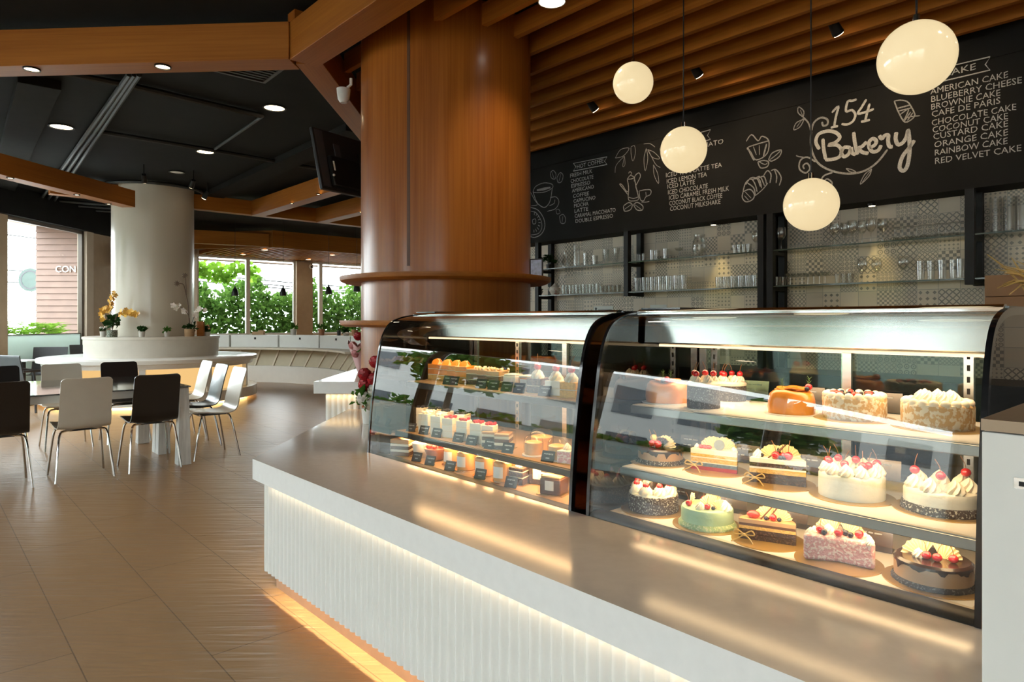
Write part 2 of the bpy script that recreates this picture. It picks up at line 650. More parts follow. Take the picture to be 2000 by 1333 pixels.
# ---- tiled wall behind the shelves: patchwork of printed tiles
def tile_mat():
    m, nt, b = _principled('patchwork_tiles')
    N, L = nt.nodes, nt.links
    tc = N.new('ShaderNodeTexCoord')
    sx = N.new('ShaderNodeSeparateXYZ')
    L.new(tc.outputs['Object'], sx.inputs[0])
    T = 0.155
    px_ = mth(nt, 'DIVIDE', mth(nt, 'ADD', sx.outputs[0], 31.0), T)
    pz_ = mth(nt, 'DIVIDE', mth(nt, 'ADD', sx.outputs[2], 10 * T - 0.06), T)
    cxn = mth(nt, 'FLOOR', px_)
    czn = mth(nt, 'FLOOR', pz_)
    fx = mth(nt, 'FRACT', px_)
    fz = mth(nt, 'FRACT', pz_)
    cmb = N.new('ShaderNodeCombineXYZ')
    L.new(cxn, cmb.inputs[0]); L.new(czn, cmb.inputs[1])
    wn = N.new('ShaderNodeTexWhiteNoise')
    L.new(cmb.outputs[0], wn.inputs['Vector'])
    sc = N.new('ShaderNodeSeparateColor')
    L.new(wn.outputs['Color'], sc.inputs[0])
    r1, r2, r3 = sc.outputs[0], sc.outputs[1], sc.outputs[2]
    k = mth(nt, 'ADD', 3.0, mth(nt, 'FLOOR', mth(nt, 'MULTIPLY', r2, 3.0)))
    gx = mth(nt, 'SUBTRACT', mth(nt, 'FRACT', mth(nt, 'MULTIPLY', fx, k)), 0.5)
    gz = mth(nt, 'SUBTRACT', mth(nt, 'FRACT', mth(nt, 'MULTIPLY', fz, k)), 0.5)
    ax, az = mth(nt, 'ABSOLUTE', gx), mth(nt, 'ABSOLUTE', gz)
    l1 = mth(nt, 'ADD', ax, az)
    l2 = mth(nt, 'SQRT', mth(nt, 'ADD', mth(nt, 'MULTIPLY', gx, gx), mth(nt, 'MULTIPLY', gz, gz)))
    diam = mth(nt, 'LESS_THAN', l1, 0.30)
    ringp = mth(nt, 'LESS_THAN', mth(nt, 'ABSOLUTE', mth(nt, 'SUBTRACT', l2, 0.34)), 0.09)
    latt = mth(nt, 'LESS_THAN', mth(nt, 'ABSOLUTE', mth(nt, 'SUBTRACT', l1, 0.48)), 0.12)
    chk = mth(nt, 'GREATER_THAN', mth(nt, 'MULTIPLY', gx, gz), 0.0)
    def sel(lo, hi):
        return mth(nt, 'MULTIPLY', mth(nt, 'GREATER_THAN', r1, lo), mth(nt, 'LESS_THAN', r1, hi))
    pat = mth(nt, 'MULTIPLY', diam, sel(0.30, 0.46))
    pat = mth(nt, 'MAXIMUM', pat, mth(nt, 'MULTIPLY', mth(nt, 'MAXIMUM', ringp, mth(nt, 'LESS_THAN', l2, 0.12)), sel(0.46, 0.64)))
    pat = mth(nt, 'MAXIMUM', pat, mth(nt, 'MULTIPLY', latt, sel(0.64, 0.84)))
    pat = mth(nt, 'MAXIMUM', pat, mth(nt, 'MULTIPLY', chk, sel(0.84, 1.01)))
    base = mixc(nt, r3, (0.68, 0.565, 0.43), (0.55, 0.46, 0.355))
    ink = mixc(nt, r2, (0.17, 0.155, 0.135), (0.27, 0.24, 0.20))
    col = mixc(nt, mth(nt, 'MULTIPLY', pat, 0.9), base, ink)
    ed = mth(nt, 'LESS_THAN', mth(nt, 'MINIMUM', mth(nt, 'MINIMUM', fx, fz), mth(nt, 'SUBTRACT', 1.0, mth(nt, 'MAXIMUM', fx, fz))), 0.012)
    col = mixc(nt, ed, col, (0.34, 0.30, 0.25))
    L.new(col, b.inputs['Base Color'])
    b.inputs['Roughness'].default_value = 0.42
    return m

o = MB().box(-8.0, 5.0, 0, 0.15, 0, CEIL).build('wall_back', tile_mat(), smooth=0, loc=uv(0, VW), rz=RU)
structure(o)
wall('wall_right', P5, P6, 0, CEIL, M['beige'], out=1)
RY = -5.4
structure(MB().box(XL, 1.8, RY - 0.15, RY, HEAD_R, CEIL).box(-0.1, 1.8, RY - 0.15, RY, 0, HEAD_R).box(XL - 0.15, XL + 0.2, RY - 0.15, RY, 0, HEAD_R).build('wall_rear', M['beige'], smooth=0))
def added_rear_bay(n, x0, x1):  # unseen rear windows, added to bring more daylight from behind the camera
    w = structure(MB().box(x0, x0 + 0.06, RY - 0.10, RY - 0.02, 0, HEAD_R).box(x1 - 0.06, x1, RY - 0.10, RY - 0.02, 0, HEAD_R).box(x0, x1, RY - 0.10, RY - 0.02, HEAD_R - 0.06, HEAD_R).box(x0, x1, RY - 0.10, RY - 0.02, 0, 0.06).build('window_%d' % n, M['win_white'], smooth=0))
    MB().box(x0 + 0.06, x1 - 0.06, RY - 0.065, RY - 0.055, 0.06, HEAD_R - 0.06).build('pane', M['pane'], w, smooth=0)
for i_ in range(3):
    added_rear_bay(10 + i_, -8.4 + 2.77 * i_, -8.4 + 2.77 * (i_ + 1))
wall('wall_passage', P3, P4, 0, CEIL, M['beige'], out=1)

# ---- glazed side wall
SILL = 1.10
HEAD = 3.15
structure(MB().box(XL - 0.15, XL, 13.62, 18.2, 0, CEIL).build('wall_left', M['tan'], smooth=0))
structure(MB().box(XL - 0.25, XL + 0.12, -5.4, 14.9, HEAD, CEIL).build('trim_1', M['black_ceiling'], smooth=0))

def bay(n, y0, y1, fr):
    w = structure(MB().box(XL - 0.10, XL - 0.02, y0, y0 + 0.06, 0, HEAD).box(XL - 0.10, XL - 0.02, y1 - 0.06, y1, 0, HEAD)
                  .box(XL - 0.10, XL - 0.02, y0, y1, HEAD - 0.06, HEAD).box(XL - 0.075, XL - 0.045, y0, y1, SILL - 0.008, SILL + 0.008)
                  .box(XL - 0.10, XL - 0.02, y0, y1, 0, 0.05).build('window_%d' % n, fr, smooth=0))
    MB().box(XL - 0.065, XL - 0.055, y0 + 0.06, y1 - 0.06, SILL + 0.008, HEAD - 0.06).build('pane', M['pane'], w, smooth=0)
    MB().box(XL - 0.065, XL - 0.055, y0 + 0.06, y1 - 0.06, 0.05, SILL - 0.008).build('frosted_panel', M['frost'], w, smooth=0)

M['win_white'] = mat('window_frame_white', (0.72, 0.71, 0.68), 0.4, var=0.03)
M['win_dark'] = mat('window_frame_bronze', (0.10, 0.075, 0.055), 0.4, var=0.05)
bay(1, 11.30, 13.40, M['win_dark'])
ys = [(8.0, 10.75), (5.1, 7.85), (2.2, 4.95), (-0.7, 2.05), (-3.6, -0.85)]
for i, (a, b) in enumerate(ys):
    bay(2 + i, a, b, M['win_white'])
for i, (a, b, mm) in enumerate([(13.40, 13.62, 'beige'), (10.75, 11.30, 'tan'), (7.85, 8.0, 'tan'), (4.95, 5.1, 'tan'), (2.05, 2.2, 'tan'), (-0.85, -0.7, 'tan'), (-5.4, -3.6, 'tan')]):
    structure(MB().box(XL - 0.15, XL + 0.04, a, b, 0, HEAD).build('trim_%d' % (2 + i), M[mm], smooth=0))

# ---- far window wall: two wide bays either side of a pier, bulkhead and slatted soffit in front
FS = 0.95
s0, s1, s2, s3 = far_s(385), far_s(577), far_s(608), 6.95
def far_part(mb, name, m, parent=None):
    o = mb.build(name, m, None if parent else None, smooth=0, loc=FAR0, rz=RV)
    if parent:
        o.parent = parent
        o.location = (0, 0, 0)
        o.rotation_euler = (0, 0, 0)
    return o

def far_window(n, a, b, mull):
    mb = MB().box(a, a + 0.05, 0.02, 0.10, FS, HEAD).box(b - 0.05, b, 0.02, 0.10, FS, HEAD).box(a, b, 0.02, 0.10, HEAD - 0.04, HEAD).box(a, b, 0.02, 0.10, FS, FS + 0.04)
    w = structure(far_part(mb, 'window_%d' % n, M['win_white']))
    far_part(MB().box(mull - 0.055, mull + 0.055, 0.0, 0.11, FS + 0.04, HEAD - 0.04), 'mullion', M['win_white'], w)
    far_part(MB().box(a + 0.05, b - 0.05, 0.055, 0.065, FS + 0.04, HEAD - 0.04), 'pane', M['pane'], w)
far_window(8, s0, s1, far_s(485))
far_window(9, s2, s3, far_s(627))
structure(far_part(MB().box(s1, s2, -0.10, 0.15, 0, HEAD), 'trim_10', M['tan']))
structure(far_part(MB().box(-0.05, s0, 0, 0.15, 0, CEIL), 'trim_11', M['beige']))
structure(far_part(MB().box(s0, 7.0, 0.0, 0.15, 0, FS).box(s0, 7.0, 0.0, 0.15, HEAD, CEIL).box(6.95, 7.0, 0, 0.15, FS, HEAD), 'wall_far', M['beige']))

ub, vc = -16.09, 6.59             # bulkhead corner
pc = uv(ub, vc)
bk = thing('wood_bulkhead', 'wide orange wood bulkhead dropping before the far windows', 'bulkhead', (pc.x, pc.y, HEAD))
MB().box(0, 5.2, -0.05, 0, 0, 0.42).build('right_fascia', M['wood_x'], bk, smooth=0, rz=RV)
MB().box(-2.62, 0.0, 0.0, 0.05, 0, 0.42).build('left_fascia', M['wood_x'], bk, smooth=0, rz=math.radians(-7))
so = thing('slatted_soffit', 'low soffit of thin wood slats above the far windows', 'soffit', (0, 0, HEAD), RU)
sof = MB()
vv = 5.85
n_s = 0
while vv < 11.6 and n_s < 60:
    if vv < vc:
        uend = (0.6705 * vv - 16.62) / 0.7419
    else:
        uend = ub - 0.06
    p0 = -19.20
    if uend - p0 > 0.2:
        sof.box(p0, uend, vv, vv + 0.05, 0.02, 0.12)
    vv += 0.17
    n_s += 1
sof.build('slats', M['slat'], so, smooth=0)

# ---- exterior: louvred cladding of the neighbouring wing, seen through the first window
def cladding_mat():
    return mat('pink_brown_cladding', (0.20, 0.125, 0.098), 0.6, var=0.10, scale=4)
lw = thing('louvred_cladding', 'pinkish brown louvred cladding wall outside the left window', 'cladding', (-9.05, 14.7, 0))
lb = MB()
for i in range(24):
    z = 0.2 + i * 0.135
    lb.extr([(0.0, z), (-0.035, z), (-0.012, z + 0.13), (0.0, z + 0.13)], -1.45, 0.30)
lb.box(-1.45, 0.30, 0.0, 0.12, 0.0, 3.5)
lb.build('louvres', cladding_mat(), lw, smooth=0)
MB().box(-1.6, 0.28, -1.2, 0.1, 3.45, 3.60).build('soffit_board', mat('outdoor_soffit', (0.22, 0.11, 0.05), 0.6), lw, smooth=0)

# ================================================================ beams, columns, slats, ceiling services
def beam(label, a, b, z0, z1, w, side=1, m='wood_x'):
    """rectangular beam whose visible lower edge runs from a to b; its width goes to one side"""
    d = Vector((b[0] - a[0], b[1] - a[1], 0))
    o = MB().box(0, d.length, 0 if side > 0 else -w, w if side > 0 else 0, 0, z1 - z0).build('wood_beam', M[m], None, smooth=0, bevel=0.004, loc=(a[0], a[1], z0), rz=math.atan2(d.y, d.x))
    return tag(o, label, 'beam', kind='thing')

ZB, ZT = 3.30, 3.58
bA = beam('long orange wood beam crossing the top left with two recessed lights', (-7.6, 5.33), (-1.66, 4.95), ZB, ZT, 0.215)
pB0, pB1 = uv(-4.80, 2.10), uv(2.2, 2.10)
bB = beam('orange wood beam rising to the top edge in front of the wood column', pB0, pB1, ZB, ZT, 0.225)
bC = beam('wood beam running back from the beam joint beside the wood column', (-1.437, 5.06), (-1.437, 10.9), ZB + 0.004, ZT, 0.208)
MB().box(-0.03, 0.09, 0, 0.2, ZT - ZB, CEIL - ZB).build('hanger', M['wood_v'], bB, smooth=0)
bD = beam('lower free-ended wood beam at the left in front of the white column', (-6.42, 5.6), (-5.80, 10.25), 3.10, 3.355, 0.22)
bI = beam('thin wood beam under the dark ceiling before the far bulkhead', uv(-12.4, 1.6), uv(-12.4, 9.2), ZB + 0.02, ZT, 0.18)
bG = beam('short wood beam with two small lights left of the television', uv(-12.4, 4.69), uv(-8.6, 4.69), ZB, ZT, 0.22)
bH = beam('short wood beam half hidden below the television by the wood column', uv(-12.4, 5.96), uv(-9.4, 5.96), ZB, ZT, 0.22)
beam('slanting wood beam between the white column and the far bulkhead', (-7.9, 15.3), (-5.95, 16.3), 3.17, 3.48, 0.18)

# ---- slatted ceiling over the service counter
sl = thing('slatted_ceiling', 'ceiling of parallel orange wood slats over the cake counter', 'slatted ceiling', (0, 0, 3.47), RU)
v = 2.44
while v < VB - 0.06:
    u0 = (-1.43 - VX * v) / UX
    MB().box(u0, 4.9, v, v + 0.046, 0, 0.155).build('slat', M['slat'], sl, smooth=0)
    v += 0.30

# ---- wood clad column with two ring shelves
cc = uv(-4.34, 3.213)
col = thing('wood_column', 'massive round column clad in glossy reddish wood', 'column', (cc.x, cc.y, 0))
MB().lathe([(0.676, 0), (0.676, CEIL)], 96).build('shaft', M['wood_v'], col)
for z in (1.645, 1.308):
    t = 0.045
    MB().lathe([(0.67, 0), (0.80, -0.004), (0.835, 0.012), (0.84, 0.03), (0.84, t), (0.67, t)], 96).build('ring_shelf', M['wood_x'], col, loc=(0, 0, z))
MB().box(-0.012, 0.012, -0.6775, -0.66, 1.74, CEIL).build('joint_strip', mat('dark_joint', (0.09, 0.03, 0.008), 0.5), col, rz=math.radians(-18))

wc = Vector((-6.17, 11.46, 0))
wcol = thing('round_column', 'thick round off-white column rising from the round island', 'column', tuple(wc))
MB().lathe([(0.63, 1.09), (0.63, CEIL)], 80).build('shaft', mat('cream_plaster', (0.56, 0.505, 0.415), 0.32, var=0.03, scale=3, stretch=(1, 1, 0.1), coat=0.3), wcol)

# ---- ceiling services (all black)
def pipe(name, label, pts, r, cat='pipe', group=None):
    o = MB().tube(pts, r, 8).build(name, M['black_pipe'])
    return tag(o, label, cat, group)
def cz(px, py, dz=0.0):
    return at(px, py, CEIL - dz)
for i, (pa, pb, nm) in enumerate([((253, 145), (78, 392), 'left'), ((263, 145), (92, 392), 'middle'), ((272, 145), (106, 392), 'right')]):
    pipe('conduit', 'black conduit running along the ceiling, %s one of the trio' % nm, [cz(*pa, 0.06), cz(*pb, 0.06)], 0.026, 'conduit', 'ceiling conduits')
pipe('conduit', 'thin black conduit bent between two downlights in mid ceiling', [cz(513, 227, 0.04), cz(420, 291, 0.04)], 0.018, 'conduit', 'ceiling conduits')
pipe('conduit', 'long black conduit crossing the ceiling above the nearer downlight', [cz(0, 118, 0.04), cz(260, 168, 0.04), cz(510, 226, 0.04)], 0.03, 'conduit', 'ceiling conduits')
pipe('conduit', 'long black conduit crossing the ceiling towards the television', [cz(180, 255, 0.05), cz(400, 291, 0.05), cz(640, 333, 0.05)], 0.028, 'conduit', 'ceiling conduits')
for k in range(4):
    pipe('conduit', ['black conduit above the side windows, lowest of four', 'black conduit above the side windows, second from lowest', 'black conduit above the side windows, second from highest', 'black conduit above the side windows, highest of four'][k],
         [cz(60 + 6 * k, 411 - 7 * k, 0.05), cz(232, 421 - 6.5 * k, 0.05)], 0.03, 'conduit', 'ceiling conduits')
for k, (a, b, w, lb_) in enumerate([((700, 245), (385, 392), 0.32, 'flat black duct crossing the ceiling behind the television'), ((78, 150), (0, 375), 0.34, 'flat black duct running to the left side windows')]):
    p, q = cz(*a), cz(*b)
    d = q - p
    o = MB().box(0, d.length, -w / 2, w / 2, -0.09, 0).build('ceiling_duct', mat('black_duct', (0.014, 0.0135, 0.013), 0.8, spec=0.1), loc=p, rz=math.atan2(d.y, d.x), smooth=0, bevel=0.006)
    tag(o, lb_, 'duct')
ring = MB().tube([(wc.x + 0.78 * math.cos(a), wc.y + 0.78 * math.sin(a), CEIL - 0.06) for a in [2 * PI * i / 40 for i in range(41)]], 0.03, 8).build('ring_conduit', M['black_pipe'])
tag(ring, 'black pipe ring around the head of the white column', 'conduit')

def spot_head(label, p, d, group, stem=0.18):
    t = thing('spotlight', label, 'spotlight', p, 0, group)
    MB().tube([(0, 0, stem), (0, 0, 0.03)], 0.008, 6).build('stem', M['black_steel'], t)
    e = Vector(d).normalized()
    MB().tube([(0, 0, 0.03), tuple(Vector((0, 0, 0.03)) + e * 0.13)], [0.030, 0.042], 12).build('can', M['black_steel'], t)
    c = Vector((0, 0, 0.03)) + e * 0.132
    b = MB().tube([tuple(c), tuple(c + e * 0.003)], 0.036, 12).build('lens', M['lamp'], t)
    return t
for px, py, lb_ in ((281, 345, 'black spotlight above the middle of the white column'), (378, 356, 'black spotlight at the right of the white column'), (405, 378, 'black spotlight just beyond the right of the white column')):
    p = at(px, py, CEIL - 0.18)
    spot_head(lb_, p, (wc.x - p.x, wc.y - p.y, -1.8), 'spotlights around the white column')

# ---- recessed downlights in the black ceiling
def downlight(px, py, z, r, label, group, energy=0.0, name='downlight', col=(1.0, 0.82, 0.58), lens='lamp'):
    p = at(px, py, z)
    t = thing(name, label, 'ceiling light', p, 0, group)
    MB().lathe([(r, 0), (r * 1.18, 0), (r * 1.18, 0.012), (r, 0.012), (r, 0)], 24, c=(0, 0, -0.012)).build('trim_ring', M['black_steel'], t)
    MB().disc(r, -0.004, 24).build('lens', M[lens], t)
    if energy:
        lamp_light('downlight_beam', 'SPOT', (0, 0, -0.03), energy, col, t, size=r, spot=math.radians(115), blend=0.8)
    return t
G = 'downlights in the black ceiling'
downlight(120, 247, CEIL, 0.115, 'glowing downlight left of the ceiling conduits', G, 42)
downlight(536, 210, CEIL, 0.105, 'glowing downlight right, below the ceiling vent', G, 42)
downlight(401, 296, CEIL, 0.105, 'glowing downlight in mid ceiling at the end of the bent conduit', G, 42)
downlight(500, 349, CEIL, 0.100, 'glowing downlight left of the television', G, 42)
downlight(182, 422, CEIL, 0.11, 'glowing downlight above the side windows left of the white column', G, 30)
downlight(345, 336, CEIL, 0.10, 'unlit pale grey ceiling disc above the white column', 'ceiling discs', 0, 'ceiling_disc', lens='white_matt')
G2 = 'lights set in the wood beams'
downlight(62, 134, ZB, 0.05, 'small light in the left underside of the long wood beam', G2, 14, 'beam_light')
downlight(318, 129, ZB, 0.05, 'small light nearer the joint under the long wood beam', G2, 14, 'beam_light')
for px, py, lb_ in ((20, 347, 'tiny light under the free-ended beam at the picture edge'), (150, 380, 'tiny light midway under the free-ended beam'), (212, 398, 'brightest tiny light near the free end of the lower beam')):
    downlight(px, py, 3.10, 0.035, lb_, G2, 8, 'beam_light')
for px, py, lb_ in ((570, 397, 'tiny light under the short beam left of the television'), (622, 379, 'tiny light under the short beam at the television corner'), (704, 414, 'tiny light under the beam against the wood column')):
    downlight(px, py, ZB, 0.03, lb_, G2, 0, 'beam_light')
for px, py, lb_ in ((475, 497, 'soffit light above the left far window'), (517, 488, 'soffit light under the bulkhead corner'), (602, 507, 'soffit light above the pier between the far windows'), (649, 498, 'soffit light above the right far window')):
    downlight(px, py, HEAD + 0.015, 0.085, lb_, 'lights in the slatted soffit', 10, 'soffit_light')
# unseen downlights added behind the camera for the light they give
for k, (x, y) in enumerate([(-4.5, 1.0), (-4.5, -2.5), (-1.5, -2.0), (1.0, -2.5), (-6.2, 3.2)]):
    t = thing('downlight', 'unseen ceiling downlight added behind the viewer for its light', 'ceiling light', (x, y, CEIL), 0, 'unseen downlights added behind the viewer')
    MB().disc(0.11, -0.004, 24).build('lens', M['lamp'], t)
    lamp_light('downlight_beam', 'SPOT', (0, 0, -0.03), 42, (1.0, 0.82, 0.58), t, size=0.1, spot=math.radians(115), blend=0.8)

# big round downlight hung between the slats
p = at(1078, 4, 3.46)
t = thing('round_downlight', 'bright white round downlight hung between the wood slats', 'ceiling light', p)
MB().lathe([(0.088, 0.10), (0.092, 0.0), (0.085, 0.0)], 32).build('can', M['white_matt'], t)
MB().disc(0.086, 0.004, 32).build('lens', M['lamp_white'], t)
lamp_light('downlight_beam', 'SPOT', (0, 0, -0.02), 55, (1.0, 0.86, 0.66), t, size=0.08, spot=math.radians(120), blend=0.8)
for px, py, lb_ in ((1148, 200, 'small black spotlight between slats beside the wood column'), (1350, 130, 'small black spotlight between slats above the globes'), (1622, 44, 'small black spotlight between slats over the logo')):
    p = at(px, py, 3.5)
    q = spot_head(lb_, p, (0.5, 0.3, -0.55), 'spotlights between the slats', 0.15)
    lamp_light('spot_beam', 'SPOT', tuple(Vector((0, 0, 0.03)) + Vector((0.5, 0.3, -0.55)).normalized() * 0.15), 26, (1.0, 0.72, 0.42), q, rot=Vector((0.5, 0.3, -0.55)).to_track_quat('-Z', 'Y').to_euler(), size=0.03, spot=math.radians(110), blend=0.7)
# extra slat lights added out of view at the right, to brighten the counter side
for k, (u, v) in enumerate([(0.3, 2.75), (0.8, 3.35), (0.3, 5.15), (1.4, 4.25), (2.2, 5.15)]):
    p = uv(u, v + 0.10, 3.46)
    t = thing('round_downlight', 'unseen round downlight added between the wood slats for its light', 'ceiling light', p, 0, 'added downlights out of view between the slats')
    MB().lathe([(0.088, 0.10), (0.092, 0.0), (0.085, 0.0)], 32).build('can', M['white_matt'], t)
    MB().disc(0.086, 0.004, 32).build('lens', M['lamp_white'], t)
    lamp_light('downlight_beam', 'SPOT', (0, 0, -0.02), 40, (1.0, 0.84, 0.62), t, size=0.08, spot=math.radians(120), blend=0.8)

# ceiling vent, camera dome, corner camera, television
a, b, c = at(448, 141, CEIL), at(520, 158, CEIL), at(548, 140, CEIL)
d = Vector((b.x - a.x, b.y - a.y, 0))
vt = thing('ceiling_vent', 'square black air vent grille behind the long beam', 'vent', (b.x, b.y, CEIL - 0.02), math.atan2(d.y, d.x))
MB().box(-0.75, 0, 0, 0.03, 0, 0.02).box(-0.75, 0, -0.75, -0.72, 0, 0.02).box(-0.03, 0, -0.72, 0, 0, 0.02).box(-0.75, -0.72, -0.72, 0, 0, 0.02).build('frame', M['dark_grey'], vt, smooth=0)
vb = MB()
for i in range(11):
    vb.box(-0.72, -0.03, -0.70 + i * 0.063, -0.665 + i * 0.063, 0.004, 0.012)
vb.build('grille', M['black_pipe'], vt, smooth=0)

p = at(671, 197, 3.12)
p = Vector((p.x, p.y, 3.30))
t = thing('dome_camera', 'white dome camera bracketed under the beam by the wood column', 'security camera', p)
MB().tube([(0.06, 0.0, 0.0), (0.06, 0.0, -0.05), (0.03, 0, -0.075)], 0.012, 8).build('bracket', M['white_matt'], t)
MB().lathe([(0.0, -0.20), (0.028, -0.196), (0.045, -0.17), (0.052, -0.12), (0.055, -0.085), (0.0, -0.08)], 24).build('housing', mat('camera_white', (0.62, 0.62, 0.60), 0.4), t)

q = FAR0 + Vector((VX, VY, 0)) * far_s(603)
t = thing('corner_camera', 'small white camera on the pier between the far windows', 'security camera', (q.x + UX * 0.17, q.y + UY * 0.17, 3.0))
MB().ball((0, 0, 0), 0.075, 12, 8).build('housing', M['white_matt'], t)
MB().ball((0.03, -0.055, -0.02), 0.035, 10, 6).build('lens', M['black_gloss'], t)

# television hanging with its back to the viewer
tv = thing('television', 'black flat television hung tilted, back towards the viewer, beside the wood column', 'television', (-1.74, 5.95, 2.80), math.radians(57))
TM = Matrix.Rotation(math.radians(-14), 4, 'X')
MB().box(-0.02, 1.02, -0.02, 0.015, -0.29, 0.30, M4=TM).build('casing', M['black_plastic'], tv, bevel=0.006)
MB().box(0.10, 0.92, -0.062, -0.02, -0.25, 0.04, M4=TM).build('back_cover', M['black_steel'], tv, bevel=0.01)
MB().box(0.0, 0.09, -0.023, -0.019, -0.26, 0.28, M4=TM).box(0.20, 0.27, -0.030, -0.019, 0.0, 0.18, M4=TM).build('vent_strip', M['dark_grey'], tv)
MB().box(0.12, 0.135, -0.066, -0.06, -0.11, -0.02, M4=TM).ball(tuple(TM @ Vector((0.10, -0.066, -0.16))), 0.012, 8, 6).build('socket', M['white_matt'], tv)
MB().box(0.45, 0.60, -0.12, -0.06, -0.1, 0.12, M4=TM).tube([tuple(TM @ Vector((0.525, -0.10, 0.05))), (0.525, -0.12, 0.5), (0.525, -0.12, CEIL - 2.80)], 0.022, 8).build('ceiling_bracket', M['black_steel'], tv)

# ---- opal globe pendants
for px, py, b_, lb_ in ((1236.5, 162, 39.0, 'lit white globe pendant, highest and nearest the wood column'), (1335, 293, 44.5, 'lit white globe pendant hanging before the iced drinks list'),
                        (1584, 400, 51, 'lowest lit white globe pendant, before the shelves below the logo'), (1790, 113, 69, 'largest lit white globe pendant at the upper right beside the cake list')):
    R_ = 0.125
    Y = FPX * R_ / b_
    c = Vector(((px - 1000) / FPX * Y, Y, EYE - (py - 627) / FPX * Y))
    t = thing('globe_pendant', lb_, 'pendant lamp', c, 0, 'opal globe pendants over the counter')
    MB().ball((0, 0, 0), R_, 40, 24).build('globe', M['globe'], t)
    MB().lathe([(0.0, R_ + 0.028), (0.012, R_ + 0.026), (0.014, R_ - 0.004), (0.0, R_ - 0.004)], 16).build('cap', M['chrome'], t)
    MB().tube([(0, 0, R_ + 0.02), (0, 0, 3.62 - c.z)], 0.0035, 6).build('cord', M['black_plastic'], t)

# ---- small black bell pendants by the far windows
for px, yb, Y, lb_ in ((459, 578, 15.0, 'black bell pendant in the left far window'), (553, 578, 15.0, 'black bell pendant left of the pier between the windows'), (642, 575, 15.0, 'black bell pendant in the right far window'), (697, 570, 14.3, 'black bell pendant against the wood column ring shelf')):
    c = Vector(((px - 1000) / FPX * Y, Y, EYE - (yb - 627) / FPX * Y))
    t = thing('bell_pendant', lb_, 'pendant lamp', c, 0, 'black bell pendants by the far windows')
    MB().lathe([(0.075, 0.0), (0.072, 0.06), (0.05, 0.14), (0.022, 0.175), (0.018, 0.21), (0.0, 0.215)], 20).build('shade', M['black_plastic'], t)
    MB().disc(0.06, 0.02, 16).build('bulb', M['lamp'], t)
    MB().tube([(0, 0, 0.2), (0, 0, CEIL - c.z)], 0.004, 5).build('cord', M['black_plastic'], t)

# ================================================================ menu board, shelf frames, glassware
def bp(px, py):
    """board coordinates (u, z) of a pixel on the board face"""
    return on_v(px, py, VB)

BU = -4.0
ZBB, ZBT = 2.352, 3.47
board = thing('menu_board', 'long black chalkboard menu above the glass shelves', 'chalkboard', uv(BU, VB), RU)
MB().box(-4.0, 8.8, 0, VW - VB, ZBB, 3.30).box(-4.0, 8.8, 0.004, VW - VB, 3.304, 3.62).build('panel', M['board'], board, smooth=0)
YC = -0.0025

_deps = None
def chalk_text(mb, s, px0, py0, px1, cap_px, bold=0.0, slant=0.0):
    """one hand-lettered line: baseline start pixel, right end pixel, capital height in pixels"""
    u0, z0 = bp(px0, py0)
    # right end: same height, at the right pixel
    x = (px1 - 1000) / FPX
    yy = VB / (x * VX + VY)
    u1 = (x * UX + UY) * yy
    x0 = (px0 - 1000) / FPX
    h = cap_px / FPX * VB / (x0 * VX + VY)
    cu = bpy.data.curves.new('line', 'FONT')
    cu.body = s
    cu.size = 1.0
    cu.resolution_u = 2
    cu.offset = bold
    cu.shear = slant
    ob = bpy.data.objects.new('line', cu)
    C.objects.link(ob)
    bpy.context.view_layer.update()
    me = bpy.data.meshes.new_from_object(ob.evaluated_get(bpy.context.evaluated_depsgraph_get()))
    xs = [v.co.x for v in me.vertices]
    ysv = [v.co.y for v in me.vertices]
    w = max(xs) - min(xs)
    hh = max(ysv)
    kx, kz = (u1 - u0) / w, h / hh
    ph = RND.random() * 6
    vs = [(u0 - BU + (v.co.x - min(xs)) * kx, YC, z0 + v.co.y * kz + 0.0022 * math.sin(v.co.x * 9 + ph)) for v in me.vertices]
    mb.add(vs, [tuple(p.vertices) for p in me.polygons])
    bpy.data.objects.remove(ob)
    bpy.data.curves.remove(cu)
    bpy.data.meshes.remove(me)

def chalk_line(mb, pts, w=0.010, k=4, closed=False, soft=True):
    """chalk stroke through photograph pixels lying on the board"""
    q = smooth_line(pts, k, closed) if soft else list(pts)
    mb.ribbon([(lambda a: (a[0] - BU, a[1]))(bp(*p)) for p in q], w, YC)

def banner(mb, xl, yl, xr, yr, h):
    """swallow-tailed ribbon outline"""
    s = (yr - yl) / (xr - xl)
    f = lambda t, e: (xl + (xr - xl) * t, yl + (yr - yl) * t + e)
    n = (xr - xl)
    chalk_line(mb, [f(0, -h / 2), f(1, -h / 2), f(0.92, 0), f(1, h / 2), f(0, h / 2), f(0.08, 0), f(0, -h / 2)], 0.009, soft=False)

m1 = MB()
banner(m1, 1120, 327, 1186, 314, 15)
chalk_text(m1, 'HOT COFFEE', 1127, 330, 1179, 8)
m1.build('hot_drinks_heading', M['chalk'], board, smooth=0)
m1 = MB()
for s, x0, y0, x1 in [('FRESH MILK', 1114, 347, 1157), ('CHOCOLATE', 1115, 358, 1159), ('ESPRESSO', 1116, 367.5, 1153), ('AMERICANO', 1117.5, 376.5, 1160), ('COFFEE', 1119.5, 387, 1150.5),
                      ('CAPPUCINO', 1120.5, 397, 1163), ('MOCHA', 1121.5, 406, 1149.5), ('LATTE', 1122.5, 416, 1149), ('CARAMAL MACCHIATO', 1123, 426, 1202.5), ('DOUBLE ESPRESSO', 1124.5, 436, 1197.5)]:
    chalk_text(m1, s, x0, y0, x1, 7.2)
m1.build('hot_drinks_list', M['chalk'], board, smooth=0)

